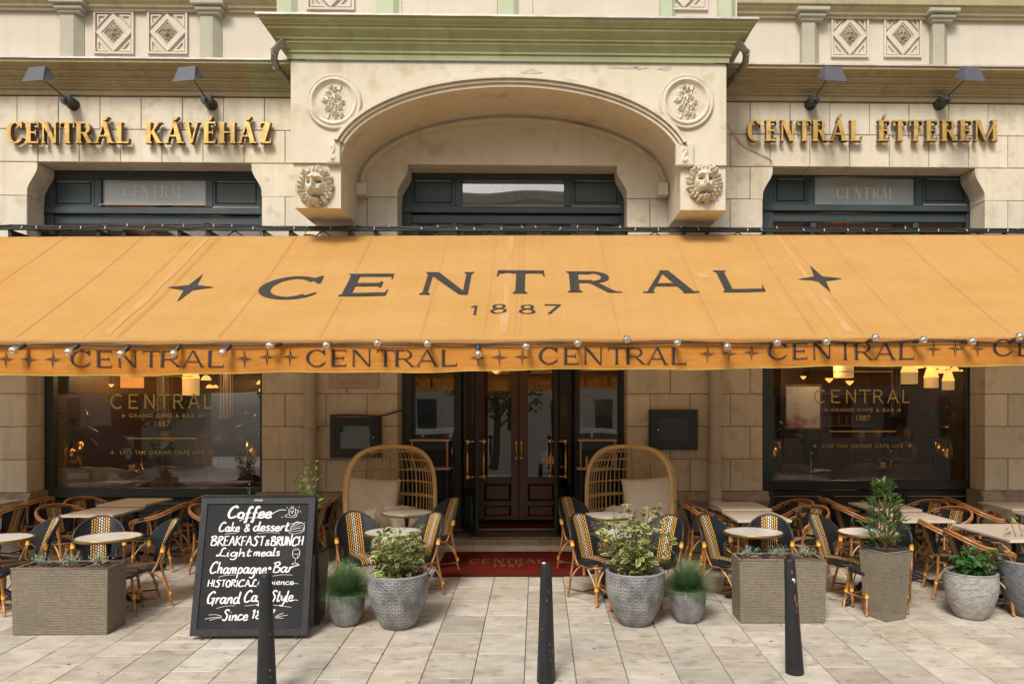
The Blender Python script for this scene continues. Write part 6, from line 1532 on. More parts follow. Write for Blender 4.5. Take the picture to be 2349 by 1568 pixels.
# ================================================================== bollards
M['bollard'] = mat('dark_bollard_paint', (.012,.013,.015), (.020,.022,.025), 10, .5, .25, 40, c3=(.028,.028,.03), n3=50, spec=.35)
M['rust'] = mat('rust', (.20,.06,.02), (.30,.11,.04), 30, .9, .5, 100); M['tape'] = mat('white_sticker_scrap', (.72,.72,.72), None, 3, .6)
for k, (px, py, lean, lab) in enumerate(((605, 1608, -.010, 'black tapered iron bollard in front of the chalkboard'), (1253, 1569, .0, 'black tapered iron bollard in front of the doormat with a scrap of white on top'), (1829, 1549, -.045, 'leaning black iron bollard with rust patches in front of the right long planter'))):
    c = G(px, py); t = thing('bollard', lab, 'bollard', (c.x, c.y+.06, gz(c.y)), .2*k, 'black bollards along the kerb'); t.rotation_euler = (0, lean, .0)
    n = 14; b = MB(); b.lathe([(.072, 0), (.071, .02), (.050, .62), (.042, .88), (.038, .897), (.0001, .90)], n=n if k != 1 else 8, smooth=(k != 1)); b.build('post', M['bollard'], t)
    
    if k == 2:
        def patch(a, z, w_, h_, m, seed, nm):
            q = random.Random(seed); b = MB(); P = []
            for i in range(12):
                an = 2*PI*i/12; r2 = q.uniform(.55, 1.1); zz = z+h_*r2*math.sin(an); aa = a+w_*r2*math.cos(an); rr = lerp(.071, .044, zz/.88)+.0015; P.append((rr*math.cos(aa), rr*math.sin(aa), zz))
            b.poly(P); b.build(nm, M[m], t)
        for a_, z_, w_, h_, s_ in ((-1.35, .60, .16, .035, 1), (-1.15, .55, .15, .03, 2), (-1.25, .50, .1, .02, 3), (-.9, .45, .05, .12, 4), (-1.6, .80, .2, .012, 5), (-.85, .30, .05, .1, 6), (-1.35, .72, .12, .02, 7)): patch(a_, z_, w_, h_, 'rust', s_, 'rust_patch')
        patch(-1.45, .745, .25, .014, 'tape', 9, 'sticker_scrap'); patch(-1.2, .735, .08, .022, 'tape', 10, 'sticker_scrap')
    if k < 2:
        q = random.Random(k+40)
        for _ in range(7):
            z_ = q.uniform(.15, .85); a_ = q.uniform(-2.6, -.6); rr = lerp(.071, .044, z_/.88)+.0012; w_ = q.uniform(.03, .12); h_ = q.uniform(.004, .014)
            b = MB(); b.poly([(rr*math.cos(a_+w_*u), rr*math.sin(a_+w_*u), z_+h_*v) for u, v in ((-1, -.3), (0, -1), (1, 0), (.4, 1), (-.6, .7))]); b.build('paint_chip', M['rust'] if q.random() < .4 else M['zinc'], t)
    if k == 1: b = MB(); b.bbox(-.03, -.005, -.02, .01, .899, .908, .002); b.build('paper_scrap', M['tape'], t)
# ================================================================== doormats
M['mat'] = mat('deep_red_carpet', (.105,.010,.007), (.15,.017,.010), 5, .95, .3, 300, speck=.2, spec=.1); M['mattext'] = mat('ochre_carpet_print', (.22,.085,.018), (.17,.06,.015), 40, .95); M['rubber'] = mat('black_rubber', (.02,.02,.02), None, 4, .7)
a, e = G(992, 1323.6), G(1352, 1323.6); yb = a.y; yt = G(1180, 1265).y
t = thing('doormat', 'large dark red doormat printed CENTRAL 1887 in front of the entrance steps', 'doormat', (0,0,0))
b = MB(); P = [(a.x, yb), (e.x, yb), (e.x, yt), (a.x, yt)]; b.prism(P, lambda x, y: (x, y, gz(y)+.006), lambda x, y: (x, y, gz(y)+.014)); b.build('rubber_edge', M['rubber'], t)
q = .025; P = [(a.x+q, yb+q), (e.x-q, yb+q), (e.x-q, yt-q), (a.x+q, yt-q)]; b = MB(); b.poly([(x, y, gz(y)+.018) for x, y in P]); b.build('carpet', M['mat'], t)
def mat_word(word, xl, xr, yt_, yb_, par, rel, wd, plane=None):
    for ch, r_, w_ in zip(word, rel, wd):
        p0 = G(xl+(xr-xl)*r_, yb_, .02); p1 = G(xl+(xr-xl)*(r_+w_), yb_, .02); p2 = G(xl+(xr-xl)*r_, yt_, .02); b = MB(); hh = p2.y-p0.y; ww = p1.x-p0.x
        asp = 1.1 if ch not in '187' else .8
        for i, pl in enumerate(glyph(ch, asp, .26, .12, .07)): b.poly([(p0.x+ww*u/asp, p0.y+hh*v, gz(p0.y+hh*v)+.0195+i*.0004) for u, v in pl])
        b.build('mat_letter', M['mattext'], par)
rel = [0, .165, .32, .46, .59, .72, .89]; wd = [.125, .115, .125, .11, .11, .15, .11]
mat_word('CENTRAL', 1075, 1253, 1281, 1291, t, rel, wd); mat_word('1887', 1129, 1200, 1293, 1299.5, t, [0, .24, .5, .77], [.16, .2, .2, .22])
for px in (1040, 1288): c = G(px, 1288, .02); b = MB(); b.poly([(c.x+u*.10, c.y+v*.13, gz(c.y+v*.13)+.0195) for u, v in star4(0, 0, 1, .15)]); b.build('mat_star', M['mattext'], t)
xa_, xb_ = U(1095, 1200, .5).x, U(1288, 1200, .5).x
t = thing('inner_doormat', 'dark red doormat inside the open green doors, before the walnut doors', 'doormat', (0,0,0))
b = MB(); b.box(xa_-.1, xb_+.1, .41, .76, FZ-.010, FZ+.004); b.build('carpet', M['mat'], t)
for ch, r_, w_ in zip('CENTRAL', rel, wd):
    b = MB(); x = xa_+.05+(xb_-xa_-.1)*r_; ww = (xb_-xa_-.1)*w_
    for i, pl in enumerate(glyph(ch, 1.1, .26, .12, .07)): b.poly([(x+ww*u/1.1, .56+.10*v, FZ+.006+i*.0003) for u, v in pl])
    b.build('mat_letter', M['mattext'], t)
# scraps on the paving
for px, py, m, lab in ((1394, 1430, 'lime', 'scrap of bright yellow green paper on the paving before the big right pot'), (2200, 1770, None, '')):
    if m is None: continue
    M['lime'] = mat('lime_paper', (.45,.80,.06), None, 3, .7); c = G(px, py, .003); b = MB(); P = [(c.x-.03, c.y-.01), (c.x+.0, c.y-.02), (c.x+.03, c.y-.005), (c.x+.025, c.y+.02), (c.x-.025, c.y+.02)]
    b.poly([(x, y, gz(y)+.006) for x, y in P]); tag(b.build('paper_scrap', M['lime']), lab, 'litter')
# ================================================================== chalkboard with hand lettering
SG_ = {'a': (.55, [[(.42,.42),(.2,.5),(.02,.25),(.12,.02),(.3,.08),(.42,.42)],[(.45,.5),(.40,.15),(.48,.0),(.58,.1)]]),
'b': (.5, [[(.08,1),(.05,.1),(.2,.0),(.42,.2),(.3,.48),(.08,.3)]]), 'c': (.42, [[(.38,.42),(.2,.5),(.02,.25),(.12,.0),(.42,.1)]]),
'd': (.56, [[(.4,.42),(.18,.5),(.02,.25),(.12,.0),(.3,.06),(.42,.4)],[(.48,1),(.42,.3),(.46,.02),(.58,.08)]]), 'e': (.43, [[(.05,.24),(.34,.30),(.28,.5),(.09,.42),(.04,.15),(.18,.0),(.44,.12)]]),
'f': (.42, [[(.44,.86),(.34,1.0),(.22,.8),(.16,.2),(.12,-.3),(.0,-.25)],[(.02,.42),(.36,.48)]]), 'g': (.52, [[(.42,.42),(.2,.5),(.02,.25),(.14,.02),(.3,.1),(.42,.42)],[(.45,.5),(.42,-.1),(.28,-.38),(.02,-.3)]]),
'h': (.48, [[(.08,1),(.04,.0)],[(.05,.26),(.25,.5),(.36,.38),(.34,.05),(.46,.05)]]), 'i': (.22, [[(.08,.5),(.06,.06),(.18,.04)],[(.11,.74),(.125,.70)]]), 'k': (.44, [[(.1,1),(.04,0)],[(.36,.5),(.08,.24),(.42,.0)]]),
'l': (.22, [[(.1,1),(.05,.08),(.2,.05)]]), 'm': (.64, [[(.05,.5),(.03,.0)],[(.05,.28),(.2,.5),(.28,.38),(.26,0)],[(.28,.26),(.43,.5),(.52,.38),(.5,.05),(.6,.04)]]), 'n': (.46, [[(.05,.5),(.03,0)],[(.05,.26),(.24,.5),(.34,.38),(.32,.05),(.44,.05)]]),
'o': (.44, [[(.26,.5),(.04,.34),(.06,.06),(.28,.02),(.40,.26),(.26,.49)]]), 'p': (.48, [[(.08,.5),(.03,-.42)],[(.06,.26),(.24,.5),(.42,.3),(.28,.02),(.07,.08)]]), 'r': (.34, [[(.06,.5),(.04,.0)],[(.05,.24),(.18,.47),(.34,.45)]]),
's': (.36, [[(.34,.44),(.16,.50),(.1,.33),(.3,.18),(.22,.0),(.0,.06)]]), 't': (.34, [[(.18,.9),(.1,.1),(.22,.02),(.34,.1)],[(.0,.52),(.36,.56)]]), 'y': (.46, [[(.06,.5),(.08,.2),(.24,.1),(.38,.3)],[(.44,.5),(.38,-.1),(.2,-.4),(.0,-.32)]]),
'C': (.64, [[(.58,.82),(.46,1.0),(.18,.78),(.05,.32),(.2,.0),(.6,.14)]]), 'L': (.62, [[(.52,.84),(.44,1),(.30,.8),(.22,.3),(.05,.0),(.0,.12),(.3,.05),(.64,.0)]]), 'B': (.60, [[(.16,.92),(.08,.0)],[(.0,.86),(.36,1.0),(.46,.76),(.14,.52)],[(.14,.52),(.54,.42),(.44,.05),(.08,.02)]]),
'G': (.68, [[(.58,.85),(.4,1.0),(.08,.6),(.12,.05),(.42,.06),(.55,.4)],[(.3,.42),(.66,.45)],[(.57,.42),(.50,-.2)]]), 'S': (.54, [[(.52,.85),(.34,1.0),(.16,.80),(.40,.42),(.26,.0),(.0,.12)]]), 'A': (.50, [[(0,0),(.26,1)],[(.26,1),(.46,0)],[(.1,.34),(.42,.38)]]),
'E': (.44, [[(.08,1),(.04,.0)],[(.07,.96),(.42,1)],[(.06,.5),(.34,.53)],[(.04,.03),(.42,.04)]]), 'R': (.48, [[(.08,1),(.03,0)],[(.02,.92),(.30,1.0),(.36,.74),(.08,.50)],[(.10,.50),(.48,-.02)]]), 'K': (.46, [[(.08,1),(.03,0)],[(.44,1),(.08,.46)],[(.1,.5),(.46,0)]]), 'F': (.40, [[(.08,1),(.04,.0)],[(.07,.96),(.42,1)],[(.06,.5),(.34,.53)]]),
'T': (.44, [[(0,.95),(.48,1)],[(.26,1),(.2,0)]]), 'U': (.48, [[(.06,1),(.05,.2),(.2,.0),(.38,.2),(.42,1)]]), 'N': (.50, [[(.03,0),(.08,1)],[(.08,1),(.38,0)],[(.38,0),(.50,1.25)]]), 'H': (.50, [[(.08,1),(.03,0)],[(.45,1),(.40,0)],[(-.02,.46),(.52,.54)]]), 'I': (.14, [[(.08,1),(.04,0)]]), 'O': (.48, [[(.28,1.0),(.04,.6),(.1,.04),(.34,.06),(.44,.6),(.28,.98)]]),
'&': (.50, [[(.5,.05),(.12,.74),(.26,1),(.36,.78),(.05,.28),(.2,.0),(.48,.42)]]), '1': (.22, [[(.0,.8),(.14,1),(.08,0)]]), '8': (.46, [[(.40,.86),(.22,1),(.1,.76),(.36,.30),(.2,.0),(.04,.24),(.36,.72),(.40,.86)]]), '7': (.42, [[(.0,.95),(.42,1)],[(.42,1),(.12,0)]])}
CB = thing('chalkboard', 'tall black framed pavement chalkboard lettered in white, listing coffee, cake and champagne', 'chalkboard')
_a, _e = G(436, 1467), G(704, 1467); cbW = _e.x-_a.x; cbx = _a.x; cby = _a.y; cbz = gz(cby)+.035; CBH = 1.21; LEAN = .245
_dv = Vector((0, LEAN, math.sqrt(CBH**2-LEAN**2)))/CBH; _nv = Vector((0, -_dv.z, _dv.y))
def cbp(u, v, d=0.0): return Vector((cbx, cby, cbz)) + Vector((u, 0, 0)) + _dv*v + _nv*d
def cbbox(b, u0, u1, v0, v1, d0, d1):
    n = len(b.v); b.v += [tuple(cbp(u, v, d)) for d in (d0, d1) for u, v in ((u0, v0), (u1, v0), (u1, v1), (u0, v1))]
    c = .004; f = [tuple(cbp(u, v, d1)) for u, v in ((u0+c, v0+c), (u1-c, v0+c), (u1-c, v1-c), (u0+c, v1-c))]
    for q in ((3,2,1,0),(4,5,6,7),(0,1,5,4),(1,2,6,5),(2,3,7,6),(3,0,4,7)): b._a(None, tuple(n+i for i in q))
M['slate'] = mat('chalkboard_black', (.014,.014,.015), (.023,.023,.025), 2.5, .65, .05, 80, c3=(.032,.032,.034), n3=5, spec=.25); M['cbframe'] = mat('black_stained_frame', (.016,.017,.019), (.03,.031,.034), 9, .45, .3, 40, stretch=(3,3,.6)); M['chalk'] = mat('white_chalk_paint', (.80,.80,.79), (.68,.68,.68), 60, .8)
for back in (0, 1):
    if back:
        _s = (_dv.copy(), _nv.copy(), cby, cbz); _dv = Vector((0, -.10, math.sqrt(CBH**2-.01)))/CBH; _nv = Vector((0, 1, 0)); cby = cby+LEAN+.10+.04
    for nm, q in (('side_rail', (0, .055, 0, CBH)), ('side_rail', (cbW-.055, cbW, 0, CBH)), ('top_rail', (.0552, cbW-.0552, CBH-.052, CBH)), ('bottom_rail', (.0552, cbW-.0552, 0, .06))):
        b = MB(); cbbox(b, *q, -.02, .012); b.build(nm, M['cbframe'], CB)
    b = MB(); cbbox(b, .04, cbW-.04, .04, CBH-.04, -.015, .001); b.build('slate_panel', M['slate'], CB)
    for u in (.10, cbW-.10): b = MB(); p = cbp(u, .01, -.005); b.tube([p, (p.x, p.y, gz(p.y)+.002)], .014, 8); b.build('foot', M['black'], CB)
_dv, _nv, cby, cbz = _s
b = MB(); cbbox(b, cbW*.5-.04, cbW*.5+.04, CBH-.03, CBH-.012, .012, .016); b.build('brand_plate', M['zinc'], CB)
def zmap(x, y):                       # tracing coordinates of the lettering -> board coordinates
    f = (1203-y)/1096; xl, xr = lerp(215, 308, f), lerp(1155, 1213, f); return (x-xl)/(xr-xl)*cbW, f*CBH
def stroke(mb_, P, wd, lift=.0022, nrm=True):
    Q = crom([(p[0], p[1], 0) for p in P], 6) if len(P) > 2 else [Vector((p[0], p[1], 0)) for p in P]
    n = len(Q); base = len(mb_.v)
    for i, q in enumerate(Q):
        a = Q[max(0, i-1)]; e = Q[min(n-1, i+1)]; t = (e-a); t = t.normalized() if t.length > 1e-9 else Vector((1, 0, 0)); s_ = Vector((-t.y, t.x, 0))
        k = wd*1.02*(.62+.38*abs(t.y))*(1 if 0 < i < n-1 else .75)/2
        for sg_ in (1, -1):
            r_ = q+s_*k*sg_; u, v = zmap(r_.x, r_.y); mb_.v.append(tuple(cbp(u, v, lift+i*.00004)))
    for i in range(n-1): mb_._a(None, (base+2*i, base+2*i+1, base+2*i+3, base+2*i+2))
def chalk(word, x0, x1, yb, cap, wd, slant=.2, bounce=3):
    tot = sum(SG_[c][0]+.045 for c in word)-.045; sx = (x1-x0-slant*cap*.6)/tot; x = x0; b = MB(); k = 0
    for c in word:
        w_, st = SG_[c]; dy = rnd.uniform(-bounce, bounce)
        for s_ in st:
            stroke(b, [(x+px_*sx+slant*py_*cap, yb+dy-py_*cap) for px_, py_ in s_], wd, .0022+k*.0003); k = (k+1) % 4
        x += (w_+.045)*sx
    return b.build('chalk_word', M['chalk'], CB)
def cline(P, wd=5):
    b = MB(); stroke(b, P, wd, .0035); b.build('chalk_line', M['chalk'], CB)
chalk('Coffee', 508, 870, 272, 96, 19); cline([(845, 250), (880, 228), (930, 205), (978, 207)], 7); cline([(605, 295), (650, 272), (720, 268), (760, 268)], 8)
chalk('Cake', 438, 612, 380, 76, 13); chalk('&', 640, 690, 380, 60, 11); chalk('dessert', 714, 1005, 376, 76, 14); cline([(985, 318), (1030, 318), (1070, 300)], 5)
cline([(487, 402), (530, 396), (578, 396)], 4); cline([(745, 395), (840, 388), (928, 395)], 4)
chalk('BREAKFAST', 370, 806, 494, 76, 14, .14); chalk('&', 808, 848, 492, 46, 9); chalk('BRUNCH', 850, 1118, 494, 72, 14, .12)
chalk('Light', 425, 704, 580, 66, 12); chalk('meals', 716, 934, 578, 66, 12)
chalk('Champagne', 366, 832, 716, 92, 13); b = MB(); b.poly([tuple(cbp(*zmap(850+13*math.cos(a_), 676+13*math.sin(a_)), .003)) for a_ in [2*PI*i/14 for i in range(14)]]); b.build('chalk_dot', M['chalk'], CB)
chalk('Bar', 868, 1040, 710, 84, 13); cline([(1015, 665), (1050, 660), (1088, 648)], 8)
cline([(437, 746), (500, 730), (574, 727)], 4); cline([(872, 738), (950, 728), (1032, 730)], 4)
chalk('HISTORICAL', 352, 748, 820, 54, 12, .12, 2); chalk('Ambience', 750, 1045, 806, 50, 7.5); cline([(1030, 800), (1055, 796), (1078, 800)], 5)
chalk('Grand', 345, 620, 952, 92, 14); chalk('Cafe', 640, 845, 940, 92, 14); cline([(812, 862), (832, 848)], 7); chalk('Style', 852, 1045, 938, 88, 12); cline([(1030, 935), (1055, 926), (1076, 932)], 6)
cline([(425, 990), (500, 972), (572, 970)], 4); cline([(650, 972), (760, 962), (880, 966), (1026, 984)], 4)
chalk('Since', 468, 684, 1082, 84, 13); chalk('1887', 706, 890, 1070, 66, 12)
for P in ([(362, 1040), (420, 1038), (468, 1050)], [(332, 1072), (400, 1060), (468, 1056)], [(370, 1082), (420, 1068), (466, 1062)], [(962, 1028), (930, 1040), (898, 1056)], [(997, 1045), (940, 1052), (898, 1062)], [(960, 1070), (925, 1066), (898, 1066)]): cline(P, 4.5)
for P in ([(1000, 200), (1003, 245), (1020, 254), (1045, 250), (1052, 232), (1052, 198), (1026, 194), (1000, 200)], [(1052, 208), (1072, 206), (1070, 232), (1050, 240)], [(995, 238), (968, 256), (1000, 266), (1045, 266), (1064, 252), (1056, 246)], [(1026, 236), (1014, 216), (1026, 214), (1038, 212), (1026, 236)], [(1016, 190), (1024, 178), (1036, 180), (1030, 190)], [(984, 180), (990, 192)], [(1074, 184), (1086, 180)], [(1088, 212), (1096, 226)], [(940, 256), (948, 270)]): cline(P, 4)
for P in ([(1016, 345), (1110, 312), (1114, 366), (1020, 378), (1016, 345)], [(1018, 340), (1068, 306), (1110, 312)], [(1018, 356), (1112, 330)], [(1018, 368), (1114, 348)], [(1070, 322), (1082, 306), (1098, 314)], [(1012, 372), (1002, 390), (1040, 400), (1096, 390), (1124, 368), (1116, 352)], [(1118, 316), (1130, 306)], [(1035, 362), (1090, 350)]): cline(P, 4)
for P in ([(1034, 532), (1030, 570), (1046, 596), (1068, 598), (1086, 572), (1084, 532), (1034, 532)], [(1032, 560), (1060, 566), (1086, 558)], [(1056, 600), (1050, 636)], [(1022, 642), (1050, 634), (1076, 642), (1050, 650), (1022, 642)], [(1040, 516), (1044, 526)], [(1056, 512), (1057, 524)], [(1070, 514), (1067, 525)], [(1082, 518), (1078, 526)], [(1070, 575), (1068, 590)]): cline(P, 4)

# ================================================================== waiter stations outside the side panes
M['woodedge'] = mat('orange_wood_edge', (.38,.15,.05), (.50,.22,.08), 20, .45)
for x0, x1, lab in ((943, 1028, 'black waiter station with wooden edges behind the left egg seat'), (1330, 1412, 'black waiter station with wooden edges behind the right egg seat')):
    y0, y1 = .04, .33; a, e = U(x0, 1010, y0).x, U(x1, 1010, y0).x; zt = U(x0, 1008, y0).z; z2 = U(x0, 1073, y0).z
    t = thing('waiter_station', lab, 'cabinet', (0,0,0), 0, 'waiter stations beside the entrance')
    b = MB(); b.bbox(a-.02, e+.02, y0-.02, y1, zt-.02, zt, .003); b.build('top_board', M['tabletop'], t)
    b = MB(); b.box(a, e, y0, y1, zt-.14, zt-.021); b.box(a+.02, e-.02, y1-.02, y1, z2, zt-.14); b.build('upper_box', M['blackpaint'], t)
    for x in (a, e-.025): b = MB(); b.box(x, x+.025, y0-.002, y0+.03, z2, zt-.021); b.build('wood_edge', M['woodedge'], t)
    b = MB(); b.bbox(a-.04, e+.03, y0-.04, y1, z2-.022, z2, .003); b.build('shelf', M['tabletop'], t)
    b = MB(); b.box(a, a+.03, y0, y1, FZ-.06, z2-.023); b.box(e-.03, e, y0, y1, FZ-.06, z2-.023); b.box(a+.03, e-.03, y0+.05, y1, z2-.5, z2-.48); b.box(a+.03, e-.03, y1-.02, y1-.001, FZ-.06, z2-.023); b.box(a+.03, e-.03, y0+.05, y1-.02, FZ-.06, FZ-.03); b.build('lower_cabinet', M['blackpaint'], t)
p = U(1346, 1073, .1); b = MB(); b.lathe([(.025, 0), (.026, .03), (.018, .06), (.022, .09), (.02, .14), (.008, .15), (.012, .165), (.0001, .175)], n=14); o = b.build('pepper_mill', M['frost'], None, (p.x, p.y, p.z+.002)); tag(o, 'glass topped pepper mill on the right waiter station shelf', 'pepper mill')

# ================================================================== inside the cafe, seen through the panes
M['glow'] = emit_mat('lit_lampshade', (1.0, .48, .11), .95); M['fringe'] = emit_mat('lit_fringe', (.70, .45, .16), .32)
M['fabric'] = mat('brown_upholstery', (.20,.125,.075), (.27,.175,.11), 6, .9); M['fabric_l'] = mat('pale_upholstery', (.50,.46,.36), (.42,.38,.30), 9, .9); M['col'] = mat('dark_fluted_iron', (.03,.018,.012), (.05,.03,.02), 6, .5)
def drum(px, py0, py1, wpx, Y, lab, grp='fringed pendant lamps'):
    c = U(px, py0, Y); s_ = FP/(DC+Y); r_ = wpx/2/s_; h = (py1-py0)/s_; t = thing('pendant_lamp', lab, 'pendant lamp', (c.x, c.y, c.z), 0, grp)
    b = MB(); b.lathe([(r_, 0), (r_, -h)], n=20); b.build('fringe', M['fringe'], t)
    b = MB(); b.lathe([(r_*1.05, -.01), (r_*.55, .18*r_/.11), (r_*.3, .20*r_/.11), (.001, .21*r_/.11)], n=20); b.build('lamp_shade', M['glow'], t); b = MB(); b.tube([(0, 0, .2), (0, 0, 5.6-c.z)], .006, 5); b.build('cord', M['black'], t)
def dome(px, py, wpx, Y, lab, up=False, grp='small dome pendants'):
    c = U(px, py, Y); r_ = wpx/2/(FP/(DC+Y)); t = thing('dome_pendant', lab, 'pendant lamp', (c.x, c.y, c.z), 0, grp); b = MB()
    b.lathe([(r_, -.3*r_), (r_*.9, .1*r_), (r_*.5, .6*r_), (.001, .75*r_)] if not up else [(r_, .5*r_), (r_*.6, -.1*r_), (.001, -.6*r_)], n=16); b.build('lamp_shade', M['glow'], t); b = MB(); b.tube([(0, 0, .5*r_), (0, 0, 5.6-c.z)], .005, 5); b.build('cord', M['black'], t)
dl = 'glowing amber pendant lamps hanging inside behind the shop windows'
for a_ in ((438, 866, 906, 36, 2.6, 'fringed amber drum lamp inside the left window above the gilt lettering'), (1935, 838, 866, 44, 1.6, 'fringed amber drum lamp half hidden by the valance, left part of the right window'), (2086, 852, 880, 36, 2.0, 'largest fringed drum lamp in the upper right corner of the right window'), (2136, 864, 889, 31, 2.6, 'middle one of three fringed drum lamps at the right of the right window'), (2175, 872, 894, 26, 3.2, 'smallest and rightmost fringed drum lamp in the right window')): drum(*a_)
_n = {0: 0, 1: 0, 2: 0}; _o = 'first second third fourth fifth sixth seventh eighth ninth tenth eleventh twelfth'.split()
for a_ in sorted(((473, 868, 22, 3.0), (481, 887, 16, 4.5), (494, 887, 13, 5.0), (598, 878, 18, 3), (602, 894, 16, 3), (2102, 842, 17, 2.5), (2111, 841, 17, 3), (2131, 838, 20, 2.5), (2148, 842, 15, 3), (2167, 842, 25, 2.4), (2146, 852, 15, 3.5), (2160, 852, 22, 3.5), (2190, 848, 20, 3), (2206, 850, 8, 3.2), (2172, 865, 10, 4.5), (2181, 865, 9, 4.6))):
    _k = 0 if a_[0] < 590 else (1 if a_[0] < 700 else 2); _n[_k] += 1
    dome(*a_, _o[_n[_k]-1]+' amber dome lamp from the left '+('in the upper middle of the left window', 'at the left window\'s right edge', 'in the right window')[_k], False, 'small dome lamps in the left window' if a_[0] < 590 else ('dome lamps at the right edge of the left window' if a_[0] < 700 else 'small dome lamps in the right window'))
for a_ in ((255, 884, 12, 2.5, 'small upturned amber glass lamp inside the left window by the gilt C'), (1902, 872, 19, 2.4, 'upturned amber glass lamp above the gilt C of the right window'), (1949, 878, 19, 2.4, 'upturned amber glass lamp above the gilt N of the right window'), (1843, 866, 14, 3.5, 'faint upturned glass lamp above the pale picture in the right window')): dome(*a_, True, 'upturned glass pendants')
def plight(x, y, z, e, r_=.12):
    d = bpy.data.lights.new('lamp_fill_light', 'POINT'); d.energy = e; d.color = (1, .58, .24); d.shadow_soft_size = r_; o = bpy.data.objects.new('lamp_fill_light', d); o.location = (x, y, z); col.objects.link(o)
for px, y, e in ((300, 4.5, 24), (480, 6.0, 24), (1930, 6.0, 20), (2150, 6.5, 24), (330, 1.9, 16), (520, 1.9, 14), (1905, 1.5, 8), (2100, 2.2, 4)): p = U(px, 840, y); plight(p.x, y, min(4.2, p.z), e)  # point lights for the pendants, the front ones added to brighten the chairs
p = U(1145, 852, 1.6); t = thing('hall_lamp', 'amber glass hall lamp just below the valance above the walnut doors', 'lamp', (p.x, .62, U(1145, 852, .62).z)); b = MB(); b.lathe([(.0001, -.03), (.05, .0), (.095, .09), (.10, .12), (.03, .16)], n=18); b.build('lamp_shade', M['glow'], t); b = MB(); b.tube([(0, 0, .15), (0, 0, 1.2)], .008, 6); b.build('rod', M['brass'], t)

for px, y in ((377, 2.4), (519, 2.2), (1860, 4.0), (2060, 4.2)):
    c = U(px, 900, y); b = MB(); prof = []
    t = thing('iron_column', {377: 'dark fluted column inside the left window behind the gilt letter N', 519: 'dark fluted column inside the left window near its right end', 1860: 'dim fluted column inside the right window behind the pale picture', 2060: 'dim fluted column inside the right window behind the gilt letter R'}[px], 'column', (c.x, y, FZ), 0, 'fluted columns inside the cafe'); n = 24
    b.tube([(0, 0, 0), (0, 0, 5.38)], .10, 12); b.build('shaft', M['col'], t)
    for k in range(12): a = 2*PI*k/12; b = MB(); b.tube([(.105*math.cos(a), .105*math.sin(a), 1.5), (.105*math.cos(a), .105*math.sin(a), 5.3)], .014, 5); b.build('flute', M['col'], t)
    b = MB(); b.lathe([(.2, 0), (.2, .1), (.15, .14), (.15, 1.0), (.19, 1.05), (.21, 1.12), (.19, 1.2), (.14, 1.25), (.13, 1.5), (.16, 1.52), (.11, 1.58)], n=24); b.build('pedestal', M['col'], t)
def lounge(px, py, Y, rz, m, lab, s=1.0):
    c = U(px, py, Y); t = thing('lounge_chair', lab, 'armchair', (c.x, Y, FZ), R(rz), 'lounge chairs inside the cafe'); t.scale = (s, s, s)
    b = MB(); b.bbox(-.3, .3, -.3, .28, .22, .44, .05); b.build('seat', M[m], t)
    b = MB(); b.grid(lambda u, v: (lambda a, k: (.36*k*math.sin(a), .34*k*math.cos(a)+.0, .25+.60*v-.18*(abs(a)/1.9)**2*v))((u-.5)*3.8, 1+.08*v), 20, 4); b.grid(lambda u, v: (lambda a, k: (.29*k*math.sin(a), .27*k*math.cos(a)+.0, .25+.60*v-.18*(abs(a)/1.9)**2*v))((.5-u)*3.8, 1+.08*v), 20, 4); b.grid(lambda u, v: (lambda a, k: ((.29+.07*v)*k*math.sin(a), (.27+.07*v)*k*math.cos(a), .85-.18*(abs(a)/1.9)**2))((u-.5)*3.8, 1.08), 20, 1); b.build('shell', M[m], t)
    for x in (-.22, .22):
        for y in (-.2, .2): b = MB(); b.tube([(x, y, .22), (x*1.15, y*1.15, 0)], .016, 6); b.build('leg', M['col'], t)
for px, py, y, rz, m, lab in ((175, 1095, .95, 170, 'fabric_l', 'pale upholstered chair inside at the left end of the left window'), (215, 1095, 1.15, 182, 'fabric_l', 'second pale upholstered chair inside the left window'), (268, 1095, 1.0, 175, 'fabric_l', 'pale patterned armchair inside the left window below the gilt lettering'), (390, 1095, 1.2, 200, 'fabric', 'brown bucket chair inside the left window, centre'), (540, 1095, 1.3, 160, 'fabric', 'brown bucket chair inside the left window near its right end'),
                              (1958, 1050, 1.6, 205, 'fabric', 'brown bucket chair inside the right window, left of the round cafe table'), (2090, 1050, 1.5, 160, 'fabric', 'brown bucket chair inside the right window, right of the round cafe table'), (1800, 1060, 1.5, 190, 'fabric', 'brown bucket chair inside the right window at its left end')): lounge(px, py, y, rz, m, lab)
for px, y, lab in ((2035, 1.9, 'dark round table inside the right window with a brass stand and candle'), (1852, 1.4, 'small dark round table inside the right window, left end'), (330, 1.5, 'dark round table inside the left window')):
    c = U(px, 1040, y); t = thing('cafe_table', lab, 'table', (c.x, y, FZ), 0, 'round tables inside the cafe'); b = MB(); b.lathe([(.0001, .74), (.36, .74), (.365, .73), (.36, .71), (.0001, .71)], n=28); b.build('table_top', M['wood'], t); b = MB(); b.tube([(0, 0, .71), (0, 0, .04)], .03, 8); b.lathe([(.22, 0), (.2, .03), (.03, .05)], n=16); b.build('pedestal', M['col'], t)
    s_ = thing('brass_stand', 'slim brass stand on the '+lab[:34].strip(), 'table stand', (c.x+.02, y-.1, FZ+.741)); b = MB(); b.lathe([(.05, 0), (.05, .02), (.014, .03), (.014, .24), (.03, .245), (.03, .29), (.0001, .29)], n=12); b.build('stand', M['brass'], s_)
    s_ = tag(MB().lathe([(.035, 0), (.042, .09), (.038, .09), (.03, .02)], n=12).build('candle_glass', M['frost_text'], None, (c.x-.12, y-.12, FZ+.742)), 'small white candle glass on the '+lab[:32].strip(), 'candle glass')
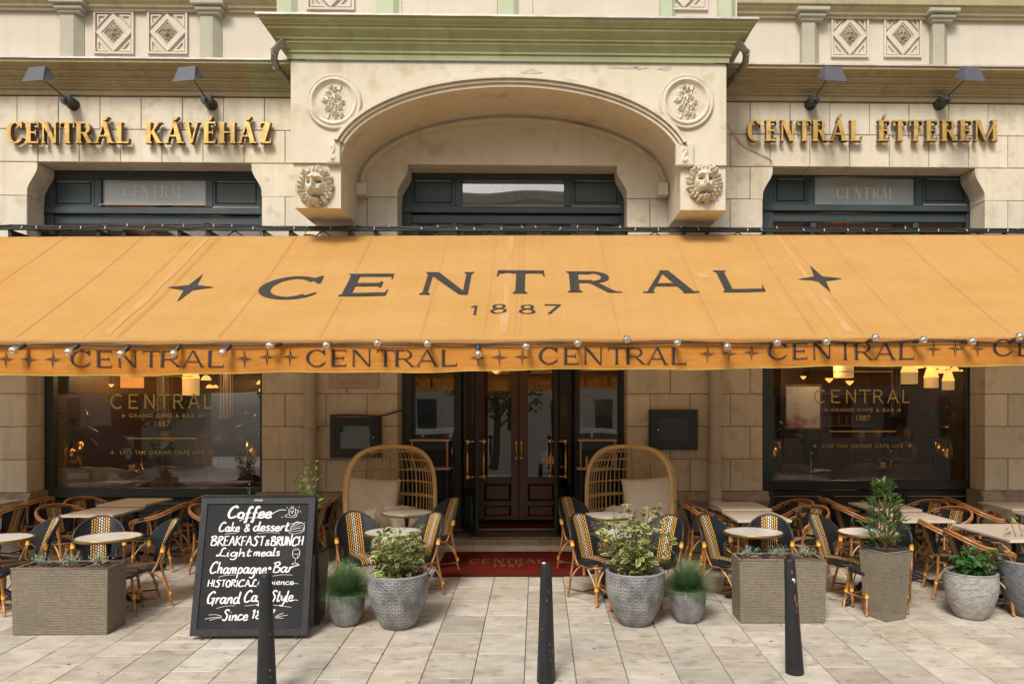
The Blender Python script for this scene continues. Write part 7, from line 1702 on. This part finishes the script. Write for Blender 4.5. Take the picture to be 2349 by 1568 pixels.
for px, y, lab, lfs in ((1771, .8, 'brass cylinder planter inside the right window, far left', 26), (2167, .8, 'brass cylinder planter with broad leaves inside the right window, right end', 34), (168, .8, 'brass cylinder planter inside the left window, far left', 22), (585, .85, 'leafy plant in a pot inside the left window, right end', 30)):
    z = U(px, 1066, y).z; c = U(px, 1050, y); t = thing('brass_planter', lab, 'potted plant', (c.x, y, z), 0, 'brass planters inside the windows')
    b = MB(); b.lathe([(.0001, 0), (.125, 0), (.125, .34), (.115, .34), (.115, .28), (.0001, .28)], n=24); b.build('pot', M['brass'], t)
    for a in range(3): b = MB(); b.tube([(.1*math.cos(a*2.1), .1*math.sin(a*2.1), 0), (.11*math.cos(a*2.1), .11*math.sin(a*2.1), FZ-z)], .006, 5); b.build('leg', M['brass'], t)
    r_ = random.Random(px)
    for k in range(lfs):
        a = r_.uniform(0, 2*PI); rr = r_.uniform(.04, .26); leaf_obj(r_.choice(LG), t, Vector((math.sin(a)*rr, -math.cos(a)*rr, .36+r_.uniform(0, .5))), a, r_.uniform(-.6, .8), r_.uniform(-.5, .5), r_.uniform(1.0, 1.9))
    b = MB(); [b.tube(crom([(0, 0, .28), (math.sin(a)*.08, math.cos(a)*.08, .5), (math.sin(a)*.2, math.cos(a)*.2, .75)], 3), .005, 4) for a in (0, 1.5, 3, 4.6)]; b.build('stem', M['twig_g'], t)
# framed pictures and wall panels
M['pic_w'] = mat('pale_abstract_picture', (.78,.80,.83), (.50,.53,.58), 1.6, .6, c3=(.30,.06,.04), n3=2.2); M['pic_d'] = mat('dim_street_photograph', (.10,.10,.095), (.30,.29,.27), 3, .6)
for x0, x1, yt, yb, y, m, lab in ((1803, 1881, 885, 981, 2.2, 'pic_w', 'large pale abstract picture inside the left part of the right window'), (1337, 1384, 965+20, 1060-0, .60, 'pic_d', 'dark framed street photograph behind the right side pane of the entrance')):
    if m == 'pic_d': x0, x1, yt, yb = 1340, 1414, 912, 952+0
    t = thing('framed_picture', lab, 'picture'); a, e = U(x0, yt, y).x, U(x1, yt, y).x; zt, zb = U(x0, yt, y).z, U(x0, yb, y).z
    b = MB(); b.box(a, e, y, y+.01, zb, zt); b.build('canvas', M[m], t); b = MB(); frame_poly(b, rectp((a+e)/2, (zt+zb)/2, (e-a)/2+.03, (zt-zb)/2+.03), rectp((a+e)/2, (zt+zb)/2, (e-a)/2, (zt-zb)/2), y-.02, y+.012); b.build('frame', M['wood'], t)
b = MB(); y = 3.2; a, e = U(276, 860, y).x, U(327, 860, y).x; b.box(a, e, y, y+.05, U(300, 889, y).z, U(300, 840, y).z); M['patch_glow'] = emit_mat('amber_patch_glow', (.95, .36, .08), .45); tag(b.build('wall_patch_glow', M['patch_glow']), 'amber wall patch with painted-in glow high inside the left window, behind the gilt letter E', 'wall patch')  # bright wall patch, its lamplight put in as emission
for px, y in ((146, 1.0),):
    c = U(px, 877, y); t = thing('loudspeaker', 'black loudspeaker hanging inside the upper left corner of the left window', 'loudspeaker', (c.x, y, c.z)); b = MB(); b.bbox(-.13, .13, -.1, .12, -.17, .17, .02); b.build('cabinet', M['black'], t); b = MB(); b.tube([(-.1, .1, .1), (-.2, .2, .3), (-.2, .2, .6)], .012, 6); b.build('bracket', M['black'], t); b = MB(); b.lathe([(.0001, 0), (.08, .01), (.09, 0)], (0, 0, 0), 16); o = b.build('cone', M['blackpaint'], t, (0, -.101, -.03), (PI/2, 0, 0))

# ================================================================== seated guests inside (dim, behind the right window)
def person(lab, x, y, z, rz, shirt, hairc, longhair):
    t = thing('person', lab, 'person', (x, y, z), R(rz))
    skinm = mat('skin_%d' % int(x*100), (.26,.15,.10), (.30,.18,.12), 8, .6); sm = mat('shirt_%d' % int(x*100), shirt, tuple(min(1, c*1.3) for c in shirt), 9, .9); hm = mat('hair_%d' % int(x*100), hairc, tuple(c*1.5 for c in hairc), 30, .5)
    V = [(0,0,.50),(0,-.02,.72),(0,-.01,.98),(0,0,1.06),(.10,-.02,.47),(.13,-.42,.48),(.13,-.44,.05),(.13,-.56,.03),(-.10,-.02,.47),(-.13,-.42,.48),(-.13,-.44,.05),(-.13,-.56,.03),(.19,0,.98),(.25,-.08,.72),(.14,-.34,.76),(.10,-.42,.77),(-.19,0,.98),(-.25,-.08,.72),(-.14,-.34,.76),(-.10,-.42,.77)]
    E = [(0,1),(1,2),(2,3),(0,4),(4,5),(5,6),(6,7),(0,8),(8,9),(9,10),(10,11),(2,12),(12,13),(13,14),(14,15),(2,16),(16,17),(17,18),(18,19)]
    Rr = [.15,.13,.12,.055,.09,.07,.045,.035,.09,.07,.045,.035,.06,.045,.035,.03,.06,.045,.035,.03]
    me = bpy.data.meshes.new('body'); me.from_pydata(V, E, []); me.materials.append(sm); sk = me.skin_vertices.new(name='') if hasattr(me.skin_vertices, 'new') else None
    o = link('body', me, t); md = o.modifiers.new('skin', 'SKIN'); md.use_smooth_shade = True
    lay = me.skin_vertices[0] if len(me.skin_vertices) else None
    if lay:
        for i, r_ in enumerate(Rr): lay.data[i].radius = (r_, r_*.8 if i < 3 else r_)
        lay.data[0].use_root = True
    o.modifiers.new('sub', 'SUBSURF').levels = 1; o.modifiers['sub'].render_levels = 2
    b = MB(); 
    def hd(u, v):
        a = 2*PI*u; p = PI*v; r_ = math.sin(p); x_, y_, z_ = .075*r_*math.sin(a), -.092*r_*math.cos(a), .115*math.cos(p)
        if y_ < -.03: y_ -= .022*math.exp(-((x_/.014)**2+((z_+.012)/.022)**2)) ; y_ += .010*math.exp(-(((abs(x_)-.03)/.014)**2+((z_-.015)/.012)**2)); y_ -= .006*math.exp(-((x_/.022)**2+((z_+.05)/.008)**2))
        return (x_*(1-.25*max(0, -z_/.115)), y_, z_+1.20)
    b.grid(hd, 28, 20); b.tube([(0, .01, 1.02), (0, .0, 1.12)], .045, 10); b.build('head', skinm, t)
    b = MB(); 
    b.grid(lambda u, v: (lambda a, p: (.088*math.sin(p)*math.sin(a), .015+.103*math.sin(p)*math.cos(a)*(1 if math.cos(a) > 0 else .55), 1.215+.118*math.cos(p)*(1 if p < PI/2 else (2.1 if longhair else 1.0))))(PI*2*u, PI*.72*v if True else 0), 24, 12, True, lambda u, v: (math.cos(2*PI*u) > -.35 or v < .38)); b.build('hair', hm, t)
    for s_ in (-1, 1):
        b = MB()
        for k in range(5): fx = s_*(.10-.012*(k-2)); b.tube([(fx, -.43, .772), (fx-s_*.004, -.475-.012*(2-abs(k-2)), .776), (fx-s_*.008, -.50-.012*(2-abs(k-2)), .764)], [.009, .0075, .006], 6)
        b.tube([(s_*.085, -.42, .775), (s_*.062, -.45, .775)], .009, 6); b.build('hand', skinm, t)
for px, py, y, rz, sh_, h_, lg, lab in ((1975, 1003, 3.2, 8, (.07,.06,.05), (.010,.008,.006), 1, 'person with long dark hair seated facing the window, below the right gilt 1887'), (2012, 998, 3.6, -30, (.05,.05,.055), (.05,.03,.02), 0, 'person with short brown hair in a dark top seated inside the right window'), (2082, 996, 3.0, -78, (.16,.12,.08), (.010,.008,.006), 1, 'dark haired person in a tan top seated in profile inside the right window')):
    c = U(px, py, y); person(lab, c.x, y, c.z-1.20, rz, sh_, h_, lg)

# ================================================================== across the street (seen only as reflections in the glass)
M['farwall'] = mat('brightened_far_facade', (.66,.60,.50), (.72,.66,.56), 1, .9); M['farglass'] = mat('far_window', (.22,.25,.25), (.08,.10,.09), 2.5, .08, metal=.6)  # facade base colour raised so the unlit houses reflect brightly
for x0, x1, y, H_, cfar, lab in ((-46, -19, -27, 11, 'farwall', 'pale plastered house across the street, left'), (-16, 7, -33, 14.6, 'farwall', 'pale plastered house across the street behind the camera'), (10, 44, -24, 13, 'farwall', 'pale stone house across the street, right')):
    t = thing('opposite_house', lab, 'building'); b = MB(); b.box(x0, x1, y-6, y, gz(y)-1, H_); b.build('wall', M[cfar], t)
    b = MB(); b.box(x0-.1, x1+.1, y-.0, y+.3, H_-.6, H_-.2); b.build('cornice', M['plaster'], t)
    x = x0+1.2
    while x < x1-1.6:
        for z in (.6, 4.2, 7.6, 11): 
            if z < H_-2.5: b = MB(); b.cbox(x, x+1.1, y, y+.02, z, z+1.9, .0); b.v = [(p[0], y+.03 if abs(p[1]-y) < 1e-6 else p[1], p[2]) for p in b.v]; b.build('window', M['farglass'], t)
        x += 2.6
def van(lab, x, y, rz, m):
    t = thing('parked_van', lab, 'van', (x, y, gz(y)+.006), R(rz), 'vans parked across the street'); P = [(-2.4,.35),(2.3,.35),(2.42,.6),(2.35,.95),(1.55,1.12),(.95,1.85),(.6,1.95),(-2.25,1.95),(-2.42,1.5),(-2.45,.6)]
    b = MB(); b.prism(P, lambda a, z: (a, -.9, z), lambda a, z: (a, .9, z)); b.build('body', M[m], t)
    for s_ in (-1, 1):
        for x0, x1 in ((-2.2, -1.0), (-.9, .2), (.3, 1.1)): b = MB(); b.prism([(x0, 1.15), (x1+.25 if x1 > 1 else x1, 1.15), (x1-.1 if x1 > 1 else x1, 1.75), (x0, 1.75)], lambda a, z: (a, s_*.905, z), lambda a, z: (a, s_*.89, z)); b.build('window', M['farglass'], t)
        for x in (-1.55, 1.5):
            w_ = MB(); w_.tube([(x, s_*.72, .33), (x, s_*.93, .33)], .33, 20); wo = w_.build('wheel', M['rubber'], t); w_ = MB(); w_.tube([(x, s_*.92, .33), (x, s_*.945, .33)], .2, 16); w_.build('rim', M['zinc'], wo)
        b = MB(); b.bbox(-2.48, -2.40, s_*.8-.09, s_*.8+.09, .9, 1.3, .01); b.build('tail_light', M['tail'], t); b = MB(); b.bbox(2.25, 2.40, s_*.7-.13, s_*.7+.13, .75, .95, .02); b.build('headlight', M['frost_text'], t)
M['tail'] = mat('red_lens', (.45,.02,.015), None, 4, .2); M['vandark'] = mat('dark_car_paint', (.05,.05,.055), (.09,.09,.095), 2, .15, coat=1.0); M['vanwhite'] = mat('white_car_paint', (.65,.65,.65), (.7,.7,.7), 2, .25, coat=.5)
van('dark van parked across the street, reflected in the left window', -16.8, -16.5, 4, 'vandark'); van('second dark van parked across the street, reflected at the left', -23.2, -17.2, 8, 'vandark'); van('extra white van added behind the camera to brighten the door reflections', -4.5, -20.5, 178, 'vanwhite'); van('white van parked across the street behind the camera', 2.5, -22, 176, 'vanwhite')  # left white van added to brighten the reflection in the doors
M['crown'] = mat('plane_tree_leaves', (.06,.12,.025), (.14,.24,.06), 1.3, .6, rv=.1)
def street_tree(x, y, H_, seed, lab):
    r_ = random.Random(seed); t = thing('street_tree', lab, 'tree', (x, y, gz(y)), 0, 'trees across the street'); b = MB(); b.tube([(0, 0, -.1), (.05, 0, H_*.35), (0, .1, H_*.8)], [.2, .15, .05], 8)
    for k in range(7): a = k*.9; b.tube([(.03, 0, H_*(.3+.06*k)), (math.cos(a)*1.2, math.sin(a)*1.2, H_*(.45+.07*k))], [.08, .03], 6)
    b.build('trunk', M['twig'], t); b = MB(); C_ = [(r_.uniform(-1.5, 1.5), r_.uniform(-1.5, 1.5), H_*r_.uniform(.45, .95), r_.uniform(.7, 1.2)) for _ in range(16)]
    for _ in range(3200):
        cx, cy, cz, cr = r_.choice(C_); d = Vector((r_.gauss(0, 1), r_.gauss(0, 1), r_.gauss(0, 1))).normalized()*cr*r_.uniform(.6, 1.05); p = Vector((cx, cy, cz))+d; e = Vector((r_.uniform(-1, 1), r_.uniform(-1, 1), r_.uniform(-1, 1))).normalized()*.12; f = e.orthogonal().normalized()*.09
        b.poly([p-e, p-f, p+e, p+f])
    stuff(b.build('crown', M['crown'], t))
for i, (x, y, H_) in enumerate(((-17, -21, 6.5), (-10, -22.5, 6.5), (-25, -21, 7), (-2, -24, 6.5), (9, -21, 6.2))): street_tree(x, y, H_, i+3, ('tree across the street, number %s from the left' % ('one two three four five'.split()[i])) if False else ['tree across the street between the two dark vans', 'tree across the street right of the dark vans', 'tree across the street, furthest left', 'tree across the street behind the white van', 'tree across the street, furthest right'][i])
P = [U(1668, 284, -.02), U(1700, 330, -.015), U(1740, 352, -.015), U(1766, 364, -.015), U(1772, 375, -.01)]
b = MB(); b.tube(crom(P, 6), .006, 5); tag(b.build('loose_cable', M['plaque']), 'thin pale cable running down the stone wall right of the balcony to the right window', 'cable')

# kerbside shrubs behind the camera, whose sunlit foliage shows in the left window
for x, y, hh, sp, lab, L_, sd in ((-8.9, -7.0, 1.45, .34, 'tall kerbside shrub in a wicker planter, seen as a reflection in the left window', LV, 61), (-6.9, -6.9, .75, .24, 'small kerbside laurel in a wicker planter, seen as a reflection in the left window', LL, 62)):
    t = thing('kerbside_planter', lab, 'potted plant', (x, y, gz(y)), 0, 'kerbside planters behind the camera'); b = MB(); lo = [(-.15,-.15,.0),(.15,-.15,.0),(.15,.15,.0),(-.15,.15,.0)]; hi = [(-.19,-.19,.55),(.19,-.19,.55),(.19,.19,.55),(-.19,.19,.55)]
    for i in range(4): b.poly([lo[i], lo[(i+1) % 4], hi[(i+1) % 4], hi[i]])
    b.poly([(p[0], p[1], .5) for p in hi]); b.build('wicker_body', M['greywicker'], t); branchy(t, .5, 8, hh, sp, L_, 60, sd, z_lo=.0, ls=1.5, extra=500)
# back bar, shelves and wall frames that break up the depth of the room
M['bottle'] = mat('bottle_glass', (.03,.07,.03), (.20,.10,.03), 9, .15, rv=.4); M['brasslit'] = mat('brass_shelf', (.5,.32,.12), None, 4, .4, metal=.6)
t = thing('back_bar', 'dark wooden back bar with brass shelves of bottles deep inside the right window', 'back bar', (0,0,0)); c0, c1 = U(1800, 950, 8.3).x, U(2190, 950, 8.3).x
b = MB(); b.box(c0, c1, 8.3, 8.8, FZ, 1.25); b.box(c0, c1, 8.6, 8.8, 1.25, 3.0); b.build('cabinet', M['wood'], t)
r_ = random.Random(3)
for z in (1.5, 1.9, 2.3):
    b = MB(); b.box(c0+.1, c1-.1, 8.35, 8.6, z-.03, z); b.build('shelf', M['brasslit'], t); x = c0+.2
    while x < c1-.3: h_ = r_.uniform(.2, .3); b = MB(); b.lathe([(.035, 0), (.035, h_*.6), (.012, h_*.75), (.012, h_)], (x, 8.45, z+.001), 8); b.build('bottle', M['bottle'], t); x += r_.uniform(.12, .3)
t = thing('back_bar', 'dark panelled dresser with brass shelves of bottles deep inside the left window', 'back bar', (0,0,0)); c0, c1 = U(150, 950, 8.3).x, U(560, 950, 8.3).x
b = MB(); b.box(c0, c1, 8.3, 8.8, FZ, 1.3); b.build('cabinet', M['wood'], t)
for k in range(6): b = MB(); x = c0+.2+k*(c1-c0-.4)/6; b.cbox(x, x+(c1-c0)/6-.2, 8.27, 8.3, FZ+.15, 1.2, .02); b.build('panel', M['wood'], t)
for k in range(4): b = MB(); x = c0+.5+k*(c1-c0)/4; b.box(x, x+.9, 8.7, 8.75, 1.7, 3.0); b.build('mirror', M['mirrorp'] if 'mirrorp' in M else M['farglass'], t)
